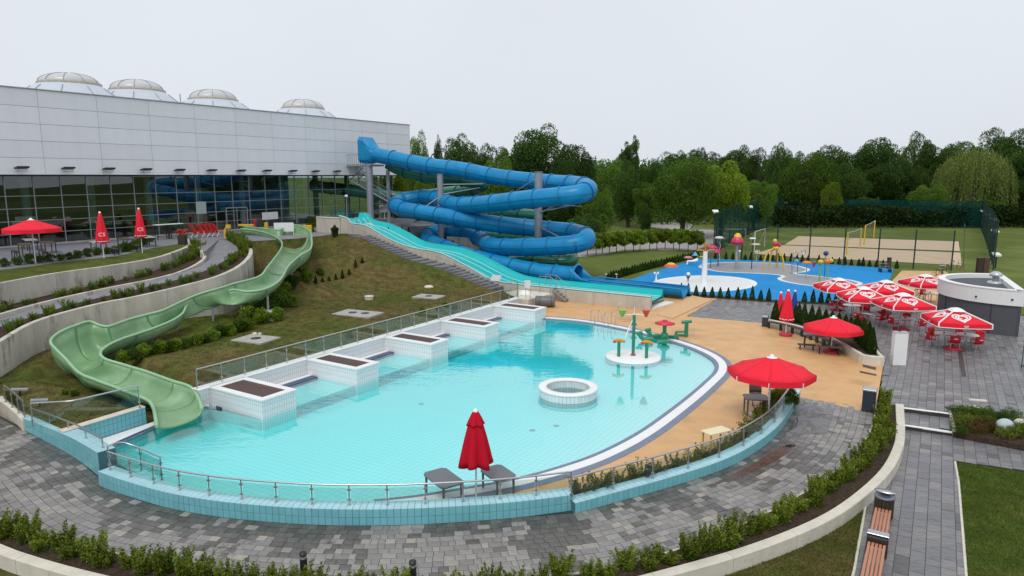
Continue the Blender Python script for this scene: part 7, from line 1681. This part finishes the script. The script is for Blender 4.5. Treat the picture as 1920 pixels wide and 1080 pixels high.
TL = [('mid',787,246,24,112,'grey green tree rising directly right of the white hall'),('dark',822,252,9,150,'tiny tree top in the gap right of the white hall'),
 ('light',745,325,30,95,'light green bushy tree behind the slide stair under the first tube'),('light',790,338,28,92,'light green bushy tree behind the left blue tube loops'),
 ('dark',866,249,40,118,'dark tree with feathery top above the upper blue tube'),('dark',905,270,38,112,'dark tree behind the first blue tube stretch'),('mid',935,283,30,104,'mid green tree above the middle of the upper blue tube'),('mid',960,262,36,128,'dark tree left of the tallest oak'),
 ('dark',1018,231,62,118,'tallest dark oak with gappy crown behind the blue slide'),('dark',1075,262,38,112,'dark tree leaning against the right side of the tall oak'),('dark',1062,300,40,100,'dense dark tree right behind the upper tube bend'),('mid',1120,345,34,98,'dark round tree right of the blue tube bends'),('dark',1095,400,32,94,'low dark bushy tree beside the lower tube bend'),
 ('mid',1142,288,34,150,'hazy pale green tree between oak and poplars'),('poplar',1172,246,12,170,'left one of the slim dark poplars'),('poplar',1186,233,11,172,'taller slim poplar on the right of the pair'),('poplar',1163,262,8,168,'shortest poplar at the left of the group'),
 ('dark',1180,300,34,135,'dark tree below the poplars'),('dark',1222,305,30,150,'dark tree between the poplars and the broad green tree'),('mid',1215,335,26,130,'grey green tree above the silver car'),('dark',1212,388,12,112,'small dark tree standing beside the silver car'),
 ('dark',1255,284,38,260,'distant dark tree right of the poplars on the skyline'),('dark',1290,275,30,260,'distant round tree on the skyline above the broad green tree'),('dark',1312,270,12,262,'small round distant tree top on the skyline'),('dark',1335,285,34,240,'distant dark tree on the skyline right of centre'),
 ('mid',1283,295,58,110,'broad mid green tree with rounded crown right of centre'),('light',1356,302,44,114,'bright yellow green tree beside the broad green one'),('mid',1418,330,38,128,'layered green tree right of the bright one'),('dark',1385,272,38,190,'dark tree behind the bright yellow green one'),('dark',1425,278,30,180,'dark tree top right of the bright one'),
 ('dark',1462,266,24,165,'slender feathery dark tree with pointed top'),('dark',1490,284,24,190,'dark pointed tree behind the round green one'),('mid',1513,287,50,150,'round mid green tree behind the left netting fence'),('dark',1556,265,38,185,'dark tree with sparse top behind the round one'),('light',1562,340,18,142,'narrow light green tree left of the dark wood'),
 ('dark',1592,305,34,155,'dark columnar tree at the left of the dark wood'),('dark',1640,251,48,180,'large dome shaped dark tree on the skyline'),('dark',1712,247,30,190,'dark tree top right of the large dome shaped one'),('dark',1660,300,46,158,'tall dark tree in the middle of the wood'),('mid',1626,365,26,145,'small grey green tree low in the dark wood'),
 ('dark',1700,300,40,160,'dark tree left of the gap before the willow'),('dark',1752,262,40,185,'dark tree on the skyline left of the willow'),('mid',1745,340,30,146,'young dark green tree left of the willow'),
 ('willow',1826,270,54,150,'large pale green weeping willow at the right'),('dark',1800,258,50,200,'dark tree behind the top of the willow'),('dark',1868,240,46,200,'dark tall tree on the skyline above the willow'),('dark',1915,240,46,195,'dark tall tree at the right frame edge'),('dark',1900,330,40,150,'dark tree right of the willow'),('mid',1860,370,30,140,'low dark tree at the foot of the willow'),
 ('dark',1960,262,60,150,'dark tree just outside the right frame edge'),('dark',2050,250,60,150,'second dark tree outside the right frame edge'),('mid',2160,255,60,140,'third tree outside the right frame edge')]
for a in TL: tree(*a)
for k, (px, D) in enumerate(((2300,110),(2420,100),(2600,95),(2800,90),(3100,85),(3500,80),(-500,230),(-200,220))):
    tree('mid' if k % 2 else 'dark', px, 250, 70, D, 'tree of the surrounding park, %s beyond the frame' % ordn(k))
# far woodland mass closing the skyline and the dark undergrowth at the wood edge
def wood_band(name, segs, n, m_, sz, lab=None):
    Cs = []; ts = []
    for (x0, x1, D0, D1, z0, ha, hb) in segs:
        nn = int(n*(x1-x0)/1000)
        pxs = rng.uniform(x0, x1, nn); Ds = rng.uniform(D0, D1, nn)
        for px, D in zip(pxs, Ds):
            hh = lerp(ha, hb, .5+.5*math.sin(px*.045+D*.3)*math.cos(px*.017+D*.11)); z = z0+hh*random.random()**.7; Cs.append(((px-960)/1280*D*1.02, D, z)); ts.append(random.random()*.5+.5*(.5+.5*math.sin(px*.1+z)))
    me = leafmesh(name, Cs, rng.uniform(sz*.7,sz*1.3,len(Cs)), ts, m_); o = bpy.data.objects.new(name, me); COL.objects.link(o); stuff(o); return o
tag(wood_band('far_woodland', [(720,2300,205,250,0,10,17)], 40000, L_dark, .5), 'dark mass of far woodland behind all the trees', 'woodland')
tag(wood_band('wood_undergrowth', [(1440,2000,133,146,0,3,4.5)], 26000, leafmat('leaf_under_shade', (.014,.03,.010), (.028,.048,.014)), .32), 'dark undergrowth along the edge of the wood behind the far netting', 'undergrowth')  # shade under the wood edge trees is put into the darker leaf colour
tag(wood_band('park_undergrowth', [(820,1130,112,125,0,4,8),(1130,1440,140,175,0,3,7)], 26000, L_dark, .32), 'dark undergrowth between the park trees behind the slides', 'undergrowth')
# ---- small plants
def plantmesh(name, n, rx, rz, size, m_, seed, nb=14, up=.3, aspect=.45, shell=.55):
    C, tn = blobs(nb, rx, rz, n, (.28,.5), shell, seed=seed); C[:,2] += rz*.95; C = C[C[:,2] > 0.0]; tn = tn[:len(C)]; return leafmesh(name, C, rng.uniform(size*.7,size*1.3,len(C)), tn, m_, up=up, aspect=aspect)
def spray(name, nst, h, size, m_, seed, spread=.5, dens=26, rx=.25):
    g = random.Random(seed); Cs = []; ts = []
    for k in range(nst):
        a = g.uniform(0,6.28); r0 = g.uniform(0,rx); ln = h*g.uniform(.6,1.05); dx, dy = math.cos(a)*spread*g.uniform(.3,1), math.sin(a)*spread*g.uniform(.3,1); tv = g.random()
        for j in range(dens):
            s = (j+g.random())/dens; w = .055*h*(1-.6*s)/.7; Cs.append((math.cos(a)*r0+dx*ln*s+g.gauss(0,w), math.sin(a)*r0+dy*ln*s+g.gauss(0,w), ln*s)); ts.append(min(1,max(0,tv*.5+.5*s+g.uniform(-.15,.15))))
    return leafmesh(name, Cs, rng.uniform(size*.7,size*1.3,len(Cs)), ts, m_, up=.15, aspect=.38)
def place(me, name, label, cat, p, s=1, group=None, stemr=0):
    o = bpy.data.objects.new(name, me); COL.objects.link(o); o.location = p; o.rotation_euler.z = random.uniform(0,6.28); o.scale = s if isinstance(s, tuple) else (s,s,s); return tag(o, label, cat, group)
HS = [spray('hedge_shrub', 24, .78, .046, L_hedge, s, .42, 100, .24) for s in range(5)]
mid = [a.lerp(b, .42) for a, b in zip(resample(kerb, n=300), resample(curb, n=300))]
hp2 = resample(mid, .6); i = 0
for p in hp2:
    if p.x > 17 or p.y > 31.2 or p.x < -17 or p.y < 9: continue
    q = p+Vector((random.uniform(-.12,.12), random.uniform(-.12,.12), 0)); q.z = .02
    place(HS[random.randrange(5)], 'hedge_shrub', 'bright green shrub of the front hedge, %s counting from the plaza end' % ordn(i), 'hedge shrub', q, (random.uniform(.62,1.05),random.uniform(.62,1.05),random.uniform(.48,.95)), 'shrubs of the front hedge'); i += 1
# shrubs between right tiled wall and deck
SB = [spray('deck_shrub', 20, .62, .042, L_oliv, 40+s, .6, 70, .25) for s in range(3)]
cr2 = resample(offset(FRs, .85), .8); i = 0
m = MB(); a_ = offset(FRs, .45); b_2 = offset(FRs, 1.25); m.loft([[(q.x,q.y,.02) for q in a_],[(q.x,q.y,.02) for q in b_2]]); struct(m.build('shrub_strip_soil', M_soil))
for p in cr2[1:]:
    place(SB[i % 3], 'deck_shrub', 'olive green shrub behind the right tiled wall, %s from the left' % ordn(i), 'shrub', Vector((p.x+random.uniform(-.15,.15),p.y+random.uniform(-.1,.1),.02)), random.uniform(.7,1.15), 'shrubs behind the right tiled wall'); i += 1
place(plantmesh('round_conifer', 2600, .42, .42, .035, L_box, 77), 'round_conifer', 'dense round conifer bush under the right side of the large red parasol', 'shrub', P(1477,768,.02), 1.1)
# box balls
BB = [plantmesh('box_bush', 2600, .40, .40, .034, L_box, 60+s, 20, shell=.7) for s in range(2)]
for i, (x, y) in enumerate([(8,503),(33,500),(57,497),(76,495),(95,493),(113,491.5),(130,489.5),(148,487),(166,484),(184,481),(201,479),(218,477),(232,475),(243,474),(255,470),(264,465),(272,461),(281,456)]):
    place(BB[i % 2], 'box_bush', 'clipped round box bush on the terrace lawn, %s from the left' % ordn(i), 'box bush', P(x,y,TZ-.1), random.uniform(.75,.95) if x < 225 else 1.05, 'round box bushes along the terrace')
# bed plants
BP_ = [spray('bed_shrub', 16, .85, .055, L_hedge, 90+s, .5, 70, .25) for s in range(4)]; BP2 = [spray('bed_shrub', 16, .85, .055, L_mid, 95+s, .5, 70, .25) for s in range(2)]
for nm, A_, B_, lab, s0 in (('u', w2top, w1base, 'upper planting bed', .55), ('l', w3in, [Vector((p.x,p.y,p.z)) for p in resample(PO, n=60)], 'lower planting bed', .6)):
    c = resample([a.lerp(b, .5) for a, b in zip(A_, B_)], .5); k = 0
    for j, p in enumerate(c):
        q = p-cam.location
        if q.y < 5 or 960+1280*q.x/q.y < -60: continue
        dense = 2 if j > len(c)*.72 else 1
        for _ in range(dense):
            if dense == 1 and random.random() < .06: continue
            place((BP_+BP2)[random.randrange(6)], 'bed_shrub', 'leafy shrub in the %s beside the ramp, %s from the left' % (lab, ordn(k)), 'shrub', p+Vector((random.uniform(-.3,.3),random.uniform(-.3,.3),0)), (s0*1.1 if dense == 2 else s0*.85)*random.uniform(.6,1.25)*1.15, 'shrubs in the beds along the ramp'); k += 1
# vegetation below the green slide
VG = [plantmesh('slide_shrub', 2600, .62, .5, .05, L_lite, 120+s, 16, aspect=.6) for s in range(2)]+[plantmesh('slide_shrub', 2600, .62, .5, .05, L_mid, 130, 16, aspect=.6), plantmesh('slide_shrub', 2600, .62, .5, .05, L_box, 131, 16, aspect=.6)]
vl = [(583,483,1.2),(588,505,1.1),(574,515,1.3),(562,530,1.3),(575,540,.9),(548,545,1.3),(533,560,1.3),(520,575,1.2),(545,575,.9),(505,590,1.2),(522,600,.9),(490,575,1.2),(470,600,1.1),(455,585,1.0),(488,606,1.0),(600,515,.7),(495,545,1.1)]
def fit(p, s):
    for c, zb, hw in CEN:
        if ((p.x-c.x)**2+(p.y-c.y)**2)**.5 < hw+.55*s: s = min(s, (zb-.1-p.z)/.95)
    return s
vl = [(x, y, fit(onhill(x,y,-.1), s)) for x, y, s in vl]; vl = [q_ for q_ in vl if q_[2] > .25]
for i, (x, y, s) in enumerate(vl):
    place(VG[[0,3,1,2][i % 4]], 'slide_shrub', 'leafy shrub on the hill under the upper green slide, %s going down' % ordn(i), 'shrub', onhill(x,y,-.1), s, 'shrubs under the upper green slide')
for i, (x, y, s) in enumerate([(232,676,.62),(250,672,.6),(268,668,.7),(286,663,.6),(303,660,.75),(320,658,.65),(334,656,.7),(349,652,.65),(366,646,.7),(382,643,.6),(398,638,.75),(414,632,.8),(432,628,.7),(448,622,.8),(466,618,.7),(140,742,.35),(122,738,.3)]):
    place(VG[[0,3,1,3][i % 4]], 'slide_shrub', 'low yellow green shrub in the row beneath the lower green slide, %s from the left' % ordn(i), 'shrub', onhill(x,y,-.08), s, 'shrubs beneath the lower green slide')
# thuja cones
def cone(name, n, h, r, size, m_, seed):
    g = np.random.default_rng(seed); z = g.uniform(0,1,n)**1.25; a = g.uniform(0,6.283,n); rr = r*np.where(z < .18, .72+z*1.55, (1-z)/.82)**.72*g.uniform(.72,1.08,n)*(1+.08*np.sin(a*5+z*9)); C = np.c_[rr*np.cos(a), rr*np.sin(a), z*h]; return leafmesh(name, C, g.uniform(size*.7,size*1.3,n), np.clip(g.uniform(0,1,n)*.6+.3*np.sin(a*7+z*12),0,1), m_, up=.15, aspect=.45)
TH = [cone('thuja_cone', 1500, 1.0, .24, .045, L_thuja, s) for s in range(3)]; THN = [cone('thuja_cone', 5200, 1.0, .27, .026, L_thuja, 10+s) for s in range(3)]
rowA = [1207,1220,1234,1249,1262,1277,1290,1305,1320,1335,1350,1365,1383,1396,1410,1426,1441,1508,1524,1539,1553,1568,1583]
for i, x in enumerate(rowA):
    y = np.interp(x, [1207,1277,1441,1583], [548,553,564,569]); place(TH[i % 3], 'thuja_cone', 'dark pointed thuja in the front row of the splash park, %s from the left' % ordn(i), 'thuja', P(x,y,.0), (.85,.85,random.uniform(.8,1.15)*(1.0 if x > 1270 else .75)), 'thujas along the front of the splash park')
m = MB(); m.poly([P(1200,549),P(1277,555),P(1441,567),P(1640,575),P(1640,570),P(1441,562.5),P(1277,550),P(1200,545)], -.1, .012); struct(m.build('thuja_bed_soil', M_soil))
for i in range(34):
    s = i/33; x = lerp(1140,1305,s); y = lerp(528,483,s**.85); place(TH[i % 3], 'thuja_cone', 'dark thuja in the dense left row of the splash park, %s from the near end' % ordn(i), 'thuja', P(x,y,.0), (1.0,1.0,random.uniform(.75,.95)), 'thujas along the left of the splash park')
rowC = [1309,1325,1341,1361,1374,1397,1408,1426,1440,1449,1459,1470,1483,1494,1504,1515,1535,1560,1573,1584,1596,1610,1618,1630,1643,1655,1681]
for i, x in enumerate(rowC):
    y = np.interp(x, [1309,1345,1520,1681], [483,485,491.5,503]); place(TH[i % 3], 'thuja_cone', 'small dark thuja in the far row of the splash park, %s from the left' % ordn(i), 'thuja', P(x,y,.0), (.85,.85,random.uniform(.65,1.0)), 'thujas along the far side of the splash park')
pl_ = [(1453,600,2.0),(1466,601,1.7),(1490,605,1.7),(1497,604,1.9),(1507,608,2.05),(1521,607,1.8),(1534,608,1.7),(1547,610,1.55),(1559,612,1.5),(1572,616,1.5),(1584,621,1.55),(1594,627,1.6),(1602,633,1.7),(1610,640,1.8),(1616,646,1.85),(1622,652,1.95),(1628,657,2.0),(1634,662,2.1),(1606,622,1.6),(1618,632,1.7),(1628,642,1.8)]
for i, (x, y, h) in enumerate(pl_):
    place(THN[i % 3], 'thuja_cone', 'tall thuja in the long planter, %s from its left end' % ordn(i) if i < 18 else 'thuja in the back row of the long planter, %s from the left' % ordn(i-18), 'thuja', P(x,y,.36), (.98,.98,h*.7), 'thujas in the long planter')
place(plantmesh('pot_shrub', 1800, .3, .45, .04, L_thuja, 140), 'pot_shrub', 'dark clipped shrub growing in the black pot by the platform wall', 'shrub', P(628,440,TZ+.5), 1.0)
for i in range(15):
    s = i/14; place(TH[i % 3], 'sapling', 'tiny conifer sapling in the row across the hill, %s from the left' % ordn(i), 'sapling', onhill(lerp(592,768,s), lerp(528,497,s)+3), (.6,.6,random.uniform(.3,.75)), 'saplings across the hill')
for i, (x, y) in enumerate([(792,585),(822,583),(655,633),(853,580),(835,574)]): place(VG[i % 4], 'fence_shrub', 'small green shrub on the lawn behind the long glass railing, %s from the left' % ordn(i), 'shrub', onhill(x,y,-.1), .45, 'small shrubs behind the long glass railing')
# clipped standard trees along the path
ST_c = plantmesh('clipped_crown', 3600, .85, 1.15, .075, L_lite, 150, 18, aspect=.6)
for i in range(15):
    s = i/14; x = lerp(1100,1305,s)+random.uniform(-3,3); yb = lerp(480,466,min(1,s*1.3)) if s < .7 else lerp(467,472,(s-.7)/.3); b_ = P(x,yb,0); t = thing('hedge_tree', 'small hedge tree with bare stem along the grey path, %s from the left' % ordn(i), 'tree', b_, 0, 'hedge trees along the grey path')
    o = bpy.data.objects.new('crown', ST_c); COL.objects.link(o); o.parent = t; o.location = (0,0,.75); o.scale = (1.25,1.25,1.05); o.rotation_euler.z = i
    m = MB(); m.cyl(0,0,0,1.7,.05,6); m.build('trunk', M_bark, t)
# rock garden plants
RG = [plantmesh('rock_garden_shrub', 2400, .55, .3, .035, m_, 160+k, 14, aspect=.35) for k, m_ in enumerate((L_box, L_mid, L_oliv, L_rust, L_hedge))]
for i, (x, y, k, s) in enumerate([(1797,782,0,.9),(1815,781,1,.8),(1803,800,2,.9),(1822,797,2,.7),(1838,786,0,.9),(1852,800,1,.8),(1845,808,3,.8),(1862,810,3,.7),(1828,812,3,.7),(1868,788,0,.7),(1900,790,0,.8),(1885,822,2,.8),(1905,820,4,.8),(1925,815,0,.9),(1795,812,0,.6),(1950,810,1,1)]):
    place(RG[k], 'rock_garden_shrub', ('%s low shrub in the rock garden, %s in order from its left end' % (['dark green','mid green','olive','rusty brown','yellow green'][k], ordn(i))), 'shrub', P(x,y,-.1), s, 'low shrubs in the rock garden')
# grass blades on the nearer lawns
def grass(name, polys, n, zf, m_, sz, lab):
    Cs = []
    for poly in polys:
        xs = [p[0] for p in poly]; ys = [p[1] for p in poly]; k = 0
        while k < n:
            x = random.uniform(min(xs),max(xs)); y = random.uniform(min(ys),max(ys)); k += 1
            if inside((x,y), poly): Cs.append((x,y,zf(x,y)))
    me = leafmesh(name, Cs, rng.uniform(sz*.6,sz*1.4,len(Cs)), rng.uniform(0,1,len(Cs)), m_, up=.0, aspect=.16, droop=.45); o = bpy.data.objects.new(name, me); COL.objects.link(o); return tag(stuff(o), lab, 'grass')
G1 = leafmat('blade_fresh', (.07,.115,.014), (.125,.165,.03)); G2 = leafmat('blade_worn', (.105,.098,.028), (.07,.10,.018))
rlp = [(p.x,p.y) for p in PP([(1792,865.5),(1960,893),(2100,1100),(1815,1090),(1799,905)], -.3)]
grass('lawn_blades_right', [rlp], 60000, lambda x, y: -.28, G1, .035, 'fresh short grass at the lower right beside the bench path')
nlp = [(p.x,p.y) for p in PP([(1640,908),(1625,945),(1598,1085),(1200,1180),(1250,1085),(1520,995),(1600,945)], -.3)]
grass('lawn_blades_near', [nlp], 50000, lambda x, y: -.29, G2, .04, 'worn olive grass between the curb wall and the bench path')
hp3 = [(p.x,p.y) for p in hill_b]
grass('hill_grass_tufts', [hp3], 150000, lambda x, y: hz2(x,y)+.01, G2, .05, 'worn grass tufts all over the hill') if True else None
